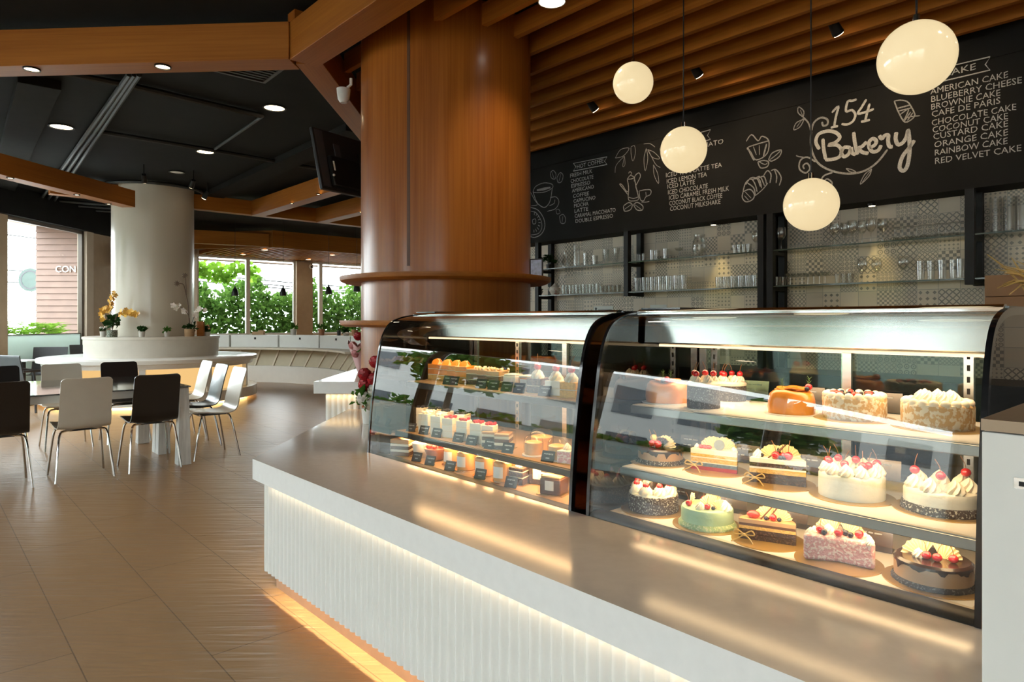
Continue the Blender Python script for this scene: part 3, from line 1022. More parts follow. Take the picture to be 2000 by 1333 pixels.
m2 = MB()
banner(m2, 1312, 284, 1388, 263, 19)
m2.build('iced_drinks_heading', M['chalk'], board, smooth=0)
m2 = MB()
chalk_text(m2, 'ICED MACCHIATO', 1300, 305, 1413, 8.6)
m2.build('iced_drinks_first_line', M['chalk'], board, smooth=0)
m2 = MB()
for s, x0, y0, x1 in [('ICED THAI LATTE TEA', 1301, 347, 1410), ('ICED LEMON TEA', 1302.5, 359, 1381), ('ICED LATTE', 1304, 369, 1357.5), ('ICED CHOCOLATE', 1305, 380.5, 1382.5),
                      ('ICED CARAMEL FRESH MILK', 1307, 391, 1424), ('COCONUT BLACK COFFEE', 1307.5, 402, 1411), ('COCONUT MILKSHAKE', 1309, 412.5, 1407.5)]:
    chalk_text(m2, s, x0, y0, x1, 8.6)
m2.build('iced_drinks_list', M['chalk'], board, smooth=0)

m3 = MB()
banner(m3, 1815, 152, 1934, 124, 26)
chalk_text(m3, 'CAKE', 1841, 151, 1906, 12)
m3.build('cake_heading', M['chalk'], board, smooth=0)
m3 = MB()
for s, x0, y0, x1 in [('AMERICAN CAKE', 1817.5, 185, 1969), ('BLUEBERRY CHEESE', 1819, 200, 1996), ('BROWNIE CAKE', 1819, 214.7, 1954), ('CAFE DE PARIS', 1820, 229, 1954), ('CHOCOLATE CAKE', 1820, 246, 1985),
                      ('COCONUT CAKE', 1821.6, 259.6, 1969), ('CUSTARD CAKE', 1823, 273, 1969), ('ORANGE CAKE', 1825, 288.5, 1969), ('RAINBOW CAKE', 1826, 304, 1968), ('RED VELVET CAKE', 1826.5, 320.6, 1995)]:
    chalk_text(m3, s, x0, y0, x1, 11.5)
m3.build('cake_list', M['chalk'], board, smooth=0)

def K(*xy):
    """crop pixels of the logo close-up to photograph pixels"""
    return [(1450 + x / 3.633, y / 3.633) for x, y in xy]

lg = MB()
W1 = 0.030
for st in ([(548, 1060), (522, 1010), (540, 955), (600, 932), (660, 940), (692, 975), (660, 1012), (612, 1030), (672, 1030), (704, 1068), (690, 1112), (640, 1132), (588, 1134)],
           [(572, 985), (578, 1060), (592, 1132)],
           [(768, 1050), (726, 1046), (702, 1082), (722, 1112), (756, 1092), (772, 1048)], [(772, 1044), (780, 1085), (806, 1098)],
           [(790, 938), (800, 1020), (818, 1098)], [(884, 1006), (850, 1040), (826, 1052), (850, 1080), (896, 1090)],
           [(900, 1052), (940, 1030), (950, 1000), (925, 985), (900, 1010), (902, 1050), (928, 1078), (966, 1066), (985, 1030)],
           [(972, 962), (990, 985), (1012, 962), (1036, 962), (1034, 1000), (1044, 1040), (1068, 1040)],
           [(1094, 938), (1088, 985), (1104, 1026), (1138, 1014), (1166, 970), (1176, 920)], [(1176, 916), (1186, 1000), (1186, 1090), (1170, 1180), (1142, 1214), (1116, 1186), (1138, 1110), (1184, 1050), (1222, 996)]):
    chalk_line(lg, K(*st), W1, 5)
for st in ([(636, 800), (682, 756), (664, 830), (652, 900)], [(628, 908), (652, 900), (680, 896)],
           [(812, 706), (780, 716), (748, 722), (736, 790), (778, 782), (802, 815), (786, 860), (745, 884), (704, 880)],
           [(880, 706), (848, 760), (820, 806), (876, 796), (934, 774)], [(904, 736), (886, 800), (872, 860)], [(842, 864), (872, 860), (906, 850)]):
    chalk_line(lg, K(*st), 0.020, 4)
lg.build('logo_lettering', M['chalk'], board, smooth=0)

vn = MB()
for st, w in (([(490, 932), (486, 1010), (500, 1090), (545, 1165), (640, 1215), (760, 1234), (870, 1212), (960, 1150), (1030, 1062)], 0.017),
              ([(490, 932), (508, 872), (556, 836), (602, 848), (604, 884), (574, 892), (566, 866)], 0.017), ([(488, 932), (468, 872), (432, 832)], 0.013),
              ([(432, 832), (396, 800), (400, 760), (436, 790), (432, 832)], 0.009), ([(440, 846), (384, 872), (366, 922), (410, 900), (440, 846)], 0.009), ([(432, 838), (385, 905)], 0.006), ([(430, 828), (412, 780)], 0.006),
              ([(520, 1150), (460, 1116), (412, 1140), (406, 1200), (450, 1228), (480, 1196), (460, 1160), (432, 1176), (440, 1200)], 0.014), ([(440, 1118), (400, 1112), (382, 1104)], 0.010),
              ([(552, 1292), (580, 1248), (640, 1226)], 0.014), ([(560, 1330), (596, 1272), (636, 1296), (628, 1330)], 0.013),
              ([(736, 1196), (780, 1206), (806, 1224), (764, 1220), (736, 1196)], 0.008), ([(918, 1200), (900, 1250), (838, 1308), (868, 1240), (918, 1200)], 0.008), ([(912, 1210), (850, 1295)], 0.006)):
    chalk_line(vn, K(*st), w, 5)
vn.build('vine_drawing', M['chalk_soft'], board, smooth=0)

dr = MB()
for st, w in (([(1078, 718), (1120, 712), (1170, 722), (1205, 770), (1222, 826), (1156, 868), (1110, 800), (1090, 750), (1078, 718)], 0.010), ([(1100, 770), (1195, 745)], 0.012), ([(1104, 790), (1205, 765)], 0.010), ([(1118, 815), (1180, 775), (1150, 850)], 0.010),
              ([(1150, 860), (1195, 795)], 0.010), ([(1172, 856), (1210, 800)], 0.010), ([(1140, 850), (1190, 830), (1262, 822)], 0.008)):
    chalk_line(dr, K(*st), w, 4)
dr.build('cupcake_drawing', M['chalk_soft'], board, smooth=0)

cp = MB()
for st, w in (([(28, 1004), (66, 956), (112, 1000), (140, 968), (188, 1000), (176, 1090), (100, 1136), (60, 1080), (36, 1050), (110, 1022), (188, 1000)], 0.011), ([(40, 1052), (84, 1140)], 0.018), ([(172, 1022), (150, 1110)], 0.016), ([(78, 1040), (100, 1100)], 0.008), ([(120, 1030), (122, 1100)], 0.008),
              ([(110, 1150), (150, 1140), (186, 1150), (176, 1184), (130, 1192), (110, 1150)], 0.011), ([(120, 1150), (160, 1168), (180, 1156)], 0.008),
              ([(186, 1134), (214, 1086), (276, 1066), (262, 1112), (210, 1144), (186, 1134)], 0.011), ([(196, 1134), (236, 1104), (270, 1072)], 0.009),
              ([(26, 1310), (60, 1264), (106, 1270), (128, 1326)], 0.011), ([(92, 1266), (128, 1256), (158, 1320)], 0.011), ([(150, 1250), (178, 1212), (204, 1240), (196, 1300)], 0.011), ([(204, 1212), (240, 1206), (276, 1260), (262, 1318)], 0.011), ([(228, 1206), (244, 1250), (240, 1300)], 0.011)):
    chalk_line(cp, K(*st), w, 4)
def Q(*xy):
    return [(1000 + x / 4.0, 250 + y / 4.0) for x, y in xy]
for st, w in (([(1806, 500), (1800, 545), (1830, 578), (1880, 560), (1894, 520), (1860, 480), (1806, 500)], 0.011), ([(1822, 500), (1870, 550)], 0.007), ([(1816, 530), (1850, 566)], 0.007), ([(1806, 500), (1826, 430), (1870, 400), (1900, 440), (1916, 500)], 0.011),
              ([(1840, 430), (1890, 470), (1902, 530)], 0.011), ([(1866, 404), (1930, 400), (1950, 470)], 0.011), ([(1920, 395), (1970, 380), (1990, 440)], 0.011), ([(1902, 530), (1960, 480), (2000, 430)], 0.009)):
    chalk_line(cp, Q(*st), w, 4)
cp.build('croissant_and_fruit_drawing', M['chalk_soft'], board, smooth=0)

cu_ = MB()
for st, w in (([(165, 500), (186, 458), (250, 430), (312, 440), (316, 470), (260, 500), (190, 506), (165, 500)], 0.009), ([(165, 500), (190, 570), (216, 604), (256, 622), (290, 590), (306, 540), (316, 470)], 0.011), ([(300, 545), (345, 540), (368, 580), (340, 632), (276, 652)], 0.009), ([(292, 610), (330, 590), (336, 560)], 0.008), ([(145, 500), (176, 560), (200, 600), (150, 610)], 0.008),
              ([(300, 350), (322, 332), (344, 360), (336, 400), (308, 390), (300, 350)], 0.008), ([(310, 340), (330, 396)], 0.006), ([(352, 390), (376, 350), (400, 370), (388, 420), (360, 426), (352, 390)], 0.008), ([(384, 356), (366, 424)], 0.006),
              ([(345, 640), (366, 636), (376, 664), (352, 672), (345, 640)], 0.006), ([(372, 690), (400, 676), (420, 710), (412, 744), (382, 742), (372, 690)], 0.008), ([(398, 690), (392, 740)], 0.006),
              ([(145, 622), (200, 640), (245, 700), (258, 770), (230, 830), (180, 856), (145, 850)], 0.011), ([(145, 650), (190, 664), (226, 720), (234, 780), (206, 826), (145, 838)], 0.008), ([(160, 720), (184, 712), (186, 745), (166, 750), (160, 720)], 0.008)):
    chalk_line(cu_, Q(*st), w, 4)
for a in range(9):
    t_ = -1.4 + a * 0.36
    cxq, cyq = 168 + 40 * math.cos(t_), 738 + 58 * math.sin(t_)
    chalk_line(cu_, Q((cxq, cyq), (cxq + 16 * math.cos(t_), cyq + 22 * math.sin(t_))), 0.014, soft=False)
cu_.build('cup_and_citrus_drawing', M['chalk_soft'], board, smooth=0)
m_ = MB()
m_.ribbon([(a - BU, b) for a, b in [bp(*p) for p in Q((196, 488), (250, 478), (302, 466))]], 0.035, YC - 0.001)
m_.build('coffee_fill', M['chalk_soft'], board, smooth=0)

kt = MB()
for st, w in (([(902, 400), (912, 470), (908, 540)], 0.011), ([(958, 390), (972, 470), (990, 540)], 0.011), ([(902, 400), (926, 372), (956, 388), (930, 400), (902, 400)], 0.010), ([(912, 356), (922, 342), (936, 356), (924, 372)], 0.009), ([(908, 540), (950, 552), (990, 540), (980, 566), (920, 570), (908, 540)], 0.009),
              ([(905, 520), (874, 480), (842, 440), (862, 446), (890, 490), (906, 500)], 0.010), ([(956, 420), (962, 376), (992, 352), (1004, 380), (980, 430), (968, 460), (984, 500)], 0.011),
              ([(994, 494), (1040, 484), (1084, 486), (1082, 520), (1046, 540), (1030, 570), (1004, 560), (994, 494)], 0.009), ([(1012, 580), (1050, 580), (1074, 574)], 0.009), ([(1046, 500), (1050, 540)], 0.007),
              ([(872, 610), (912, 584), (940, 600), (926, 640), (880, 650), (872, 610)], 0.011), ([(876, 640), (932, 600)], 0.007), ([(950, 600), (980, 582), (1022, 610), (1018, 642), (976, 640), (950, 600)], 0.011), ([(960, 600), (1014, 640)], 0.007),
              ([(806, 352), (816, 290), (880, 220)], 0.006), ([(808, 236), (850, 170), (916, 160), (870, 220), (808, 236)], 0.007), ([(880, 220), (884, 286), (866, 300), (880, 220)], 0.006), ([(930, 150), (958, 140), (964, 200), (946, 260), (932, 210), (930, 150)], 0.006),
              ([(1030, 126), (1080, 124), (1118, 150)], 0.007), ([(1050, 160), (1062, 240), (1042, 336), (1032, 240), (1050, 160)], 0.007), ([(1060, 170), (1110, 190), (1156, 240), (1100, 232), (1060, 170)], 0.007),
              ([(1106, 288), (1140, 360), (1146, 436), (1112, 370), (1106, 288)], 0.007), ([(1070, 180), (1120, 280), (1160, 310)], 0.006), ([(1160, 180), (1156, 160)], 0.006)):
    chalk_line(kt, Q(*st), w, 4)
kt.build('kettle_and_leaves_drawing', M['chalk_soft'], board, smooth=0)

# ---- black steel frames with glass shelves
def fu(px, v=VB):
    x = (px - 1000) / FPX
    return (x * UX + UY) * v / (x * VX + VY)
ZL, ZU = 1.675, 2.01
PW = 0.03
fr_i = 0
def shelf_frame(u, label, full=False):
    t = thing('shelf_upright', label, 'shelf frame', uv(u, VB), RU)
    zb = 0.0 if full else ZL - 0.05
    MB().box(-PW, PW, 0.0, 0.06, zb, ZBB).build('front_post', M['black_steel'], t, smooth=0)
    MB().box(-PW, PW, VW - VB - 0.065, VW - VB - 0.005, zb, ZBB).build('rear_post', M['black_steel'], t, smooth=0)
    for z in (ZL, ZU):
        MB().box(-PW, PW, 0.06, VW - VB - 0.065, z - 0.045, z - 0.012).build('bracket', M['black_steel'], t, smooth=0)
    return t
uA, uB1, uB2, uC1 = fu(1222), fu(1487) - 0.01, fu(1497) + 0.03, fu(1893)
uL = fu(1048)
shelf_frame(uL, 'black shelf frame at the left end by the wood column', True)
shelf_frame(uA, 'black hanging shelf frame between the first and second glass bays')
shelf_frame(uB1, 'black floor-standing shelf frame, left one of the middle pair', True)
shelf_frame(uB2, 'black floor-standing shelf frame, right one of the middle pair', True)
shelf_frame(uC1, 'black hanging shelf frame before the brown boxes at the right')
shelf_frame(fu(2090), 'black shelf frame at the far right end out of view', True)
def gshelf(a, b, z, label):
    o = MB().box(a, b, 0.012, VW - VB - 0.004, z - 0.010, z).build('glass_shelf', M['shelf_glass'], smooth=0, loc=uv(0, VB), rz=RU)
    tag(o, label, 'glass shelf', 'glass shelves on the tiled wall')
    e = MB().box(a, b, 0.006, 0.012, z - 0.012, z).build('edge', M['shelf_edge'], o, smooth=0)
M['shelf_edge'] = mat('green_glass_edge', (0.045, 0.065, 0.055), 0.15, var=0.1)
bays = [('first', uL + 0.035, uA - 0.035), ('second', uA + 0.035, uB1 - 0.035), ('third', uB2 + 0.035, uC1 - 0.035), ('fourth', uC1 + 0.035, fu(2090) - 0.035)]
for nm, a, b in bays:
    gshelf(a, b, ZL, 'lower glass shelf in the %s bay from the wood column' % nm)
    gshelf(a, b, ZU, 'upper glass shelf in the %s bay from the wood column' % nm)

def lathe_glass(prof):
    def mk(b):
        b.lathe(prof, 18)
    return mk
GL = {
    'tumbler': [(0.0, 0.006), (0.026, 0.006), (0.030, 0.002), (0.036, 0.115), (0.034, 0.115), (0.028, 0.012), (0.0, 0.012)],
    'tall': [(0.0, 0.006), (0.027, 0.004), (0.033, 0.155), (0.031, 0.155), (0.025, 0.014), (0.0, 0.014)],
    'small': [(0.0, 0.004), (0.022, 0.003), (0.030, 0.085), (0.028, 0.085), (0.020, 0.010), (0.0, 0.010)],
    'vee': [(0.0, 0.005), (0.024, 0.004), (0.018, 0.015), (0.040, 0.175), (0.038, 0.175), (0.014, 0.022), (0.0, 0.020)],
    'cylinder': [(0.0, 0.005), (0.040, 0.004), (0.040, 0.26), (0.038, 0.26), (0.037, 0.012), (0.0, 0.012)],
    'carafe': [(0.0, 0.005), (0.045, 0.004), (0.048, 0.05), (0.022, 0.13), (0.018, 0.18), (0.026, 0.21), (0.024, 0.21), (0.016, 0.18), (0.020, 0.13), (0.045, 0.05), (0.0, 0.010)],
    'wine': [(0.0, 0.003), (0.034, 0.002), (0.033, 0.005), (0.005, 0.010), (0.004, 0.085), (0.020, 0.098), (0.040, 0.13), (0.042, 0.165), (0.034, 0.205), (0.032, 0.205), (0.040, 0.165), (0.037, 0.13), (0.018, 0.102), (0.0, 0.096)],
    'coupe': [(0.0, 0.003), (0.033, 0.002), (0.032, 0.005), (0.005, 0.010), (0.004, 0.075), (0.030, 0.085), (0.047, 0.11), (0.045, 0.111), (0.028, 0.09), (0.0, 0.084)],
    'pitcher': [(0.0, 0.005), (0.055, 0.004), (0.075, 0.08), (0.070, 0.15), (0.050, 0.20), (0.058, 0.235), (0.055, 0.235), (0.047, 0.20), (0.067, 0.15), (0.071, 0.08), (0.0, 0.012)],
}
def glassware(kind, px, bay, level, label, group, dv=0.08, upside=False, cat='glass', name='drinking_glass'):
    v = VB + dv
    u = fu(px, v)
    z = ZL if level == 0 else ZU
    top = max(p[1] for p in GL[kind])
    o = put(name, 'glass_' + kind, lathe_glass(GL[kind]), M['clear'], None, uv(u, v, z + 0.0005 + (top if upside else 0)), smooth=60)
    if upside:
        o.rotation_euler = (PI, 0, 0)
    return tag(o, label, cat, group)

BAY = ['first', 'second', 'third', 'fourth']
def row(kind, xs, bay, level, what, dvs=(0.08,), upside=False):
    nm = {'wine': 'wine_glass', 'coupe': 'coupe_glass'}.get(kind, 'drinking_glass')
    for i, x in enumerate(xs):
        glassware(kind, x, bay, level, '%s, %s shelf, %s bay' % (what, 'lower' if level == 0 else 'upper', BAY[bay]), '%s, %s shelf, %s bay' % (what, 'lower' if level == 0 else 'upper', BAY[bay]), dvs[i % len(dvs)], upside, name=nm)
def span(a, b, n):
    return [a + (b - a) * i / (n - 1) for i in range(n)]
glassware('carafe', 1104, 0, 1, 'narrow-necked clear carafe at the left end of the upper shelf', None, cat='carafe', name='carafe')
glassware('cylinder', 1126, 0, 1, 'tallest clear cylinder vase beside the carafe on the upper shelf', None, cat='vase', name='cylinder_vase')
glassware('tall', 1144, 0, 1, 'tall clear glass right of the cylinder vase', None)
glassware('tumbler', 1162, 0, 1, 'wide short clear tumbler before the flared glasses', None)
row('vee', [1184, 1204], 0, 1, 'flared clear sundae glass')
row('tumbler', span(1102, 1168, 11), 0, 0, 'clear tumbler in the dense left row', (0.07, 0.12))
row('small', span(1176, 1208, 5), 0, 0, 'small clear glass beside the tumblers', (0.08, 0.15))
row('small', [1241, 1249, 1258], 1, 1, 'small clear glass by the frame', (0.10, 0.16))
row('tumbler', [1275, 1283, 1301], 1, 1, 'clear tumbler in the loose row', (0.08, 0.14))
row('coupe', [1326], 1, 1, 'single stemmed coupe glass left of the pitcher')
glassware('pitcher', 1366, 1, 1, 'big round-bellied clear pitcher before the warm wall light', None, 0.12, cat='pitcher', name='glass_pitcher')
row('small', [1436, 1445, 1454, 1463], 1, 1, 'small clear glass at the right')
row('wine', [1477], 1, 1, 'single clear wine glass by the middle frame')
row('tall', span(1244, 1336, 13), 1, 0, 'tall clear tumbler in the dense row', (0.07, 0.13))
row('tumbler', span(1404, 1476, 11), 1, 0, 'short clear tumbler at the right end', (0.07, 0.13))
row('wine', [1526], 2, 1, 'single large wine glass at the left frame', (0.05,))
row('wine', [1630, 1650, 1664, 1684, 1701, 1724], 2, 1, 'clear wine glass in the middle cluster', (0.08, 0.15))
row('coupe', span(1748, 1876, 10), 2, 1, 'upturned coupe glass', (0.08, 0.14), True)
row('small', [1518, 1530], 2, 0, 'small clear glass beside the middle frame', (0.05, 0.10))
row('coupe', span(1544, 1612, 7), 2, 0, 'low clear coupe in the left row', (0.08, 0.14))
row('small', [1637, 1650, 1662], 2, 0, 'small clear glass in the middle')
row('wine', [1684, 1712, 1764], 2, 0, 'clear wine glass left of the tall glasses', (0.10, 0.14))
row('tall', [1798, 1818, 1840, 1862, 1876], 2, 0, 'tall clear tumbler at the right end', (0.08, 0.13))
row('cylinder', [1945, 1972, 1997], 3, 1, 'wide tall clear beer glass', (0.10,))

# crockery and plant at the left end of the shelves
def shelf_thing(name, label, cat, px, level, dv):
    v = VB + dv
    p = uv(fu(px, v), v, (ZL if level == 0 else ZU) + 0.0005)
    return thing(name, label, cat, p, RU)
M['china'] = mat('white_china', (0.70, 0.67, 0.62), 0.2, var=0.05)
t = shelf_thing('teapot', 'white floral teapot at the left end of the lower shelf', 'teapot', 1084, 0, 0.10)
MB().lathe([(0.0, 0.0), (0.045, 0.0), (0.075, 0.05), (0.070, 0.095), (0.035, 0.12), (0.0, 0.125)], 24).build('body', speckled('floral_china', (0.70, 0.66, 0.60), (0.45, 0.20, 0.16), 30, 0.60, 0.25, 0.0), t)
MB().lathe([(0.036, 0.12), (0.02, 0.135), (0.012, 0.15), (0.0, 0.155)], 16).build('lid', M['china'], t)
MB().tube([(-0.06, 0, 0.045), (-0.10, 0, 0.07), (-0.115, 0, 0.105)], [0.018, 0.012, 0.008], 8).build('spout', M['china'], t)
MB().tube(smooth_line([(0.06, 0, 0.09), (0.105, 0, 0.09), (0.105, 0, 0.045), (0.07, 0, 0.035)], 4), 0.007, 8).build('handle', M['china'], t)
t = shelf_thing('tea_bowl', 'stacked white tea bowls left of the floral teapot', 'bowl', 1053, 0, 0.08)
MB().lathe([(0.0, 0.0), (0.025, 0.0), (0.055, 0.055), (0.052, 0.056), (0.0, 0.012)], 20).lathe([(0.03, 0.05), (0.055, 0.085), (0.052, 0.086), (0.0, 0.045)], 20).build('bowl', M['china'], t)

def leafy(mb, c, r, n, size, mi=0, flat=0.6, rnd=RND):
    """n separate leaf blades scattered through a lump of radius r"""
    for _ in range(n):
        a, e = rnd.uniform(0, 2 * PI), rnd.uniform(-0.9, 1.3)
        q = r * (rnd.random() ** 0.45)
        p = Vector((c[0] + q * math.cos(a) * math.cos(e), c[1] + q * math.sin(a) * math.cos(e), c[2] + q * math.sin(e) * flat))
        d = Vector((rnd.uniform(-1, 1), rnd.uniform(-1, 1), rnd.uniform(-0.5, 0.9))).normalized()
        s = size * rnd.uniform(0.6, 1.3)
        w = d.cross(Vector((rnd.uniform(-1, 1), rnd.uniform(-1, 1), rnd.uniform(-1, 1)))).normalized() * s * 0.32
        up = d.cross(w).normalized() * s * 0.12
        mb.add([p, p + d * s * 0.5 + w + up, p + d * s, p + d * s * 0.5 - w + up], [(0, 1, 2), (0, 2, 3)], mi)

def leaf_mat(name, a, b, trans=0.35):
    m = bpy.data.materials.new(name)
    m.use_nodes = True
    nt = m.node_tree
    N, L = nt.nodes, nt.links
    N.remove(N['Principled BSDF'])
    tc = N.new('ShaderNodeTexCoord')
    nz = N.new('ShaderNodeTexNoise')
    nz.inputs['Scale'].default_value = 6
    L.new(tc.outputs['Object'], nz.inputs['Vector'])
    f = mth(nt, 'MULTIPLY', mth(nt, 'SUBTRACT', nz.outputs['Fac'], 0.35), 3.0, clamp=True)
    c = mixc(nt, f, tuple(a), tuple(b))
    d = N.new('ShaderNodeBsdfDiffuse')
    t = N.new('ShaderNodeBsdfTranslucent')
    L.new(c, d.inputs[0]); L.new(c, t.inputs[0])
    mx = N.new('ShaderNodeMixShader')
    mx.inputs[0].default_value = trans
    L.new(d.outputs[0], mx.inputs[1]); L.new(t.outputs[0], mx.inputs[2])
    L.new(mx.outputs[0], N['Material Output'].inputs['Surface'])
    return m
M['leaf'] = leaf_mat('green_leaf', (0.045, 0.12, 0.02), (0.11, 0.25, 0.04))
M['leaf_dark'] = leaf_mat('dark_green_leaf', (0.015, 0.04, 0.012), (0.04, 0.09, 0.025), 0.2)
t = shelf_thing('potted_plant', 'small bushy plant at the left end of the upper glass shelf', 'plant', 1072, 1, 0.10)
MB().lathe([(0.0, 0.0), (0.028, 0.0), (0.036, 0.06), (0.032, 0.06), (0.0, 0.05)], 16).build('pot', M['black_plastic'], t)
b = MB(); leafy(b, (0, 0, 0.12), 0.085, 90, 0.05); b.build('foliage', M['leaf_dark'], t, smooth=0)

# notices on the tiles, warm lights under the board, things on the back counter
def on_wall(px, py):
    u, z = on_v(px, py, VW - 0.004)
    return u, z
for xa, ya, xb, yb, lb_ in ((1160, 599, 1198, 620, 'white framed certificate with a round stamp on the tiled wall'), (1270, 596, 1302, 615, 'small white paper notice on the tiles above the right case')):
    u0, z1 = on_wall(xa, ya); u1, z0 = on_wall(xb, yb)
    o = MB().box(u0, u1, -0.006, -0.002, z0, z1).build('paper_notice', mat('notice_paper', (0.66, 0.68, 0.66), 0.6, var=0.03), smooth=0, loc=uv(0, VW), rz=RU)
    tag(o, lb_, 'notice')
    if xa < 1200:
        MB().ball((u0 + 0.035, -0.007, z1 - 0.03), 0.018, 12, 6, (1, 0.1, 1)).box(u0 + 0.07, u1 - 0.02, -0.0075, -0.0065, z1 - 0.045, z1 - 0.04).box(u0 + 0.03, u1 - 0.02, -0.0075, -0.0065, z1 - 0.075, z1 - 0.07).build('stamp_and_lines', M['dark_grey'], o, smooth=0)
for k, px in enumerate((1378, 1690)):
    u = fu(px)
    p = uv(u, VB + 0.15, ZBB)
    t = thing('puck_light', ('warm puck light under the board above the pitcher', 'warm puck light under the board above the wine glasses')[k], 'ceiling light', p, RU)
    MB().lathe([(0.0, -0.02), (0.03, -0.02), (0.034, 0.0)], 16).build('body', M['black_steel'], t)
    MB().disc(0.026, -0.021, 16).build('lens', M['lamp'], t)
    lamp_light('puck_beam', 'SPOT', (0, 0, -0.03), 26, (1.0, 0.64, 0.28), t, rot=(math.radians(7), 0, 0), size=0.02, spot=math.radians(40), blend=0.8)
bc = MB().box(fu(1040), 1.5, VB - 0.35, VW - 0.005, 0, 0.90).build('back_counter', M['black_plastic'], smooth=0, rz=RU)
tag(bc, 'dark back counter under the glass shelves, behind the cake cases', 'counter')
u = fu(1022, 5.80)
t = thing('coffee_machine', 'dark coffee machine behind the left case, its top just in view', 'coffee machine', uv(u, 5.80, 0.90), RU)
MB().box(-0.45, 0.20, -0.16, 0.12, 0.0, 0.418).build('body', M['black_plastic'], t, bevel=0.01)
for i, px in enumerate((1013, 1020, 1028, 1036)):
    p = uv(fu(px, 5.76), 5.76 + 0.03 * (i % 2), 1.3185)
    o = put('coffee_cup', 'coffee_cup', lambda b: b.lathe([(0, 0), (0.024, 0), (0.036, 0.065), (0.033, 0.065), (0.0, 0.01)], 16).tube(smooth_line([(0.034, 0, 0.055), (0.055, 0, 0.05), (0.052, 0, 0.02), (0.028, 0, 0.018)], 3), 0.005, 6), M['china'], None, p, RU + 0.4 * i)
    tag(o, 'white coffee cup upright on the dark machine behind the left case', 'cup', 'cups on the coffee machine')
p = uv(fu(1040, 5.9), 5.90, 1.3185)
t = thing('paper_cup_stack', 'stack of pale green paper cups behind the white coffee cups', 'cup', p, RU)
MB().lathe([(0, 0), (0.030, 0), (0.040, 0.11), (0.041, 0.13), (0.0, 0.13)], 16).build('cups', mat('pale_green_paper', (0.42, 0.50, 0.45), 0.6), t)

# brown boxes and dried wreath right of the tiles
for k, (ya, yb, lb_) in enumerate(((537, 578, 'upper brown cardboard box stacked behind the right case'), (579, 640, 'lower brown cardboard box stacked behind the right case'))):
    u0, z1 = on_v(1923, ya, 5.62); u1, z0 = on_v(2003, yb, 5.62)
    if k:
        z0 = 0.905
    o = MB().box(u0, u0 + 0.62, 0, 0.30, z0, z1 - 0.006).build('cardboard_box', mat('cardboard', (0.30, 0.17, 0.09), 0.8, var=0.06), smooth=0, bevel=0.004, loc=uv(0, 5.62), rz=RU)
    tag(o, lb_, 'box', 'cardboard boxes by the tiles')

# ================================================================ service counter, cases, white cabinet
ZC = 0.67
cnt = thing('service_counter', 'long low white counter with ribbed front and polished pale top in the foreground', 'counter', (0, 0, 0))
c0 = uv(-3.289, 1.25)                       # the near left corner
c1 = Vector((c0.x + 0.02, 5.12, 0))
top_poly = [(p.x, p.y) for p in (c0, uv(-0.278, 1.25), uv(-0.278, 1.752), uv(-3.07, 1.752), uv(-3.07, 2.49))] + [(-0.30, 4.69), (-0.66, 4.60), (-1.17, 5.12), (c1.x, c1.y)]
MB().prism(top_poly, ZC - 0.10, ZC - 0.012, 0).build('fascia', M['fascia'], cnt, smooth=0)
MB().prism(top_poly, ZC - 0.012, ZC, 0, 1).build('countertop', [M['stone'], M['fascia']], cnt, smooth=0)

def ribbed(mb, length, z0, z1, pitch=0.0425, r=0.016, depth=0.012):
    """half-round fluting along x, facing -y"""
    n = int(length / pitch)
    pts = []
    for i in range(n):
        for j in range(5):
            t = j / 5.0
            pts.append((i * pitch + t * pitch, -depth * math.sin(PI * t) if t < 0.999 else 0.0))
    pts.append((n * pitch, 0))
    k = len(pts)
    mb.add([(p[0], p[1], z0) for p in pts] + [(p[0], p[1], z1) for p in pts], [(i, i + 1, i + 1 + k, i + k) for i in range(k - 1)])
    mb.add([(p[0], p[1], z0) for p in pts] + [(p[0], 0.02, z0) for p in pts], [(i + 1, i, i + k, i + 1 + k) for i in range(k - 1)])
    return n * pitch
pr = MB()
ribbed(pr, 2.94, 0.133, ZC - 0.10)
pr.box(0, 2.94, 0.015, 0.03, 0.133, ZC - 0.10)
fp = pr.build('front_panel', M['white'], cnt, smooth=60, loc=uv(-3.227, 1.288), rz=RU)
a = uv(-3.227, 1.288)
pe = MB()
L_ = ribbed(pe, 1.80, 0.133, ZC - 0.10)
pe.box(0, L_, 0.015, 0.03, 0.133, ZC - 0.10)
e_ = pe.build('end_panel', M['white'], cnt, smooth=60, loc=(a.x + 0.01, a.y + L_, 0), rz=-PI / 2)
MB().box(-3.30, -0.28, 1.375, 1.40, 0, 0.32).build('kick_plate', mat('brown_kick', (0.42, 0.24, 0.14), 0.5), cnt, smooth=0, rz=RU)
MB().box(-1.19, -1.165, 3.395, 5.0, 0, 0.32).build('end_kick_plate', bpy.data.materials['brown_kick'], cnt, smooth=0)
led = MB().box(-3.25, -0.28, 1.345, 1.365, 0.306, 0.316).build('led_strip', M['led'], cnt, smooth=0, rz=RU)
lamp_light('kick_light', 'AREA', uv(-1.76, 1.350, 0.300), 20, (1.0, 0.80, 0.46), cnt, rot=(0, 0, RU), size=2.95, size_y=0.02)
lamp_light('kick_end_light', 'AREA', (-1.198, 4.2, 0.30), 6, (1.0, 0.80, 0.46), cnt, rot=(0, 0, PI / 2), size=1.6, size_y=0.03)
lamp_light('fluting_light', 'AREA', uv(-1.72, 1.263, ZC - 0.108), 0.55, (1.0, 0.72, 0.40), cnt, rot=(0, 0, RU), size=2.85, size_y=0.012)

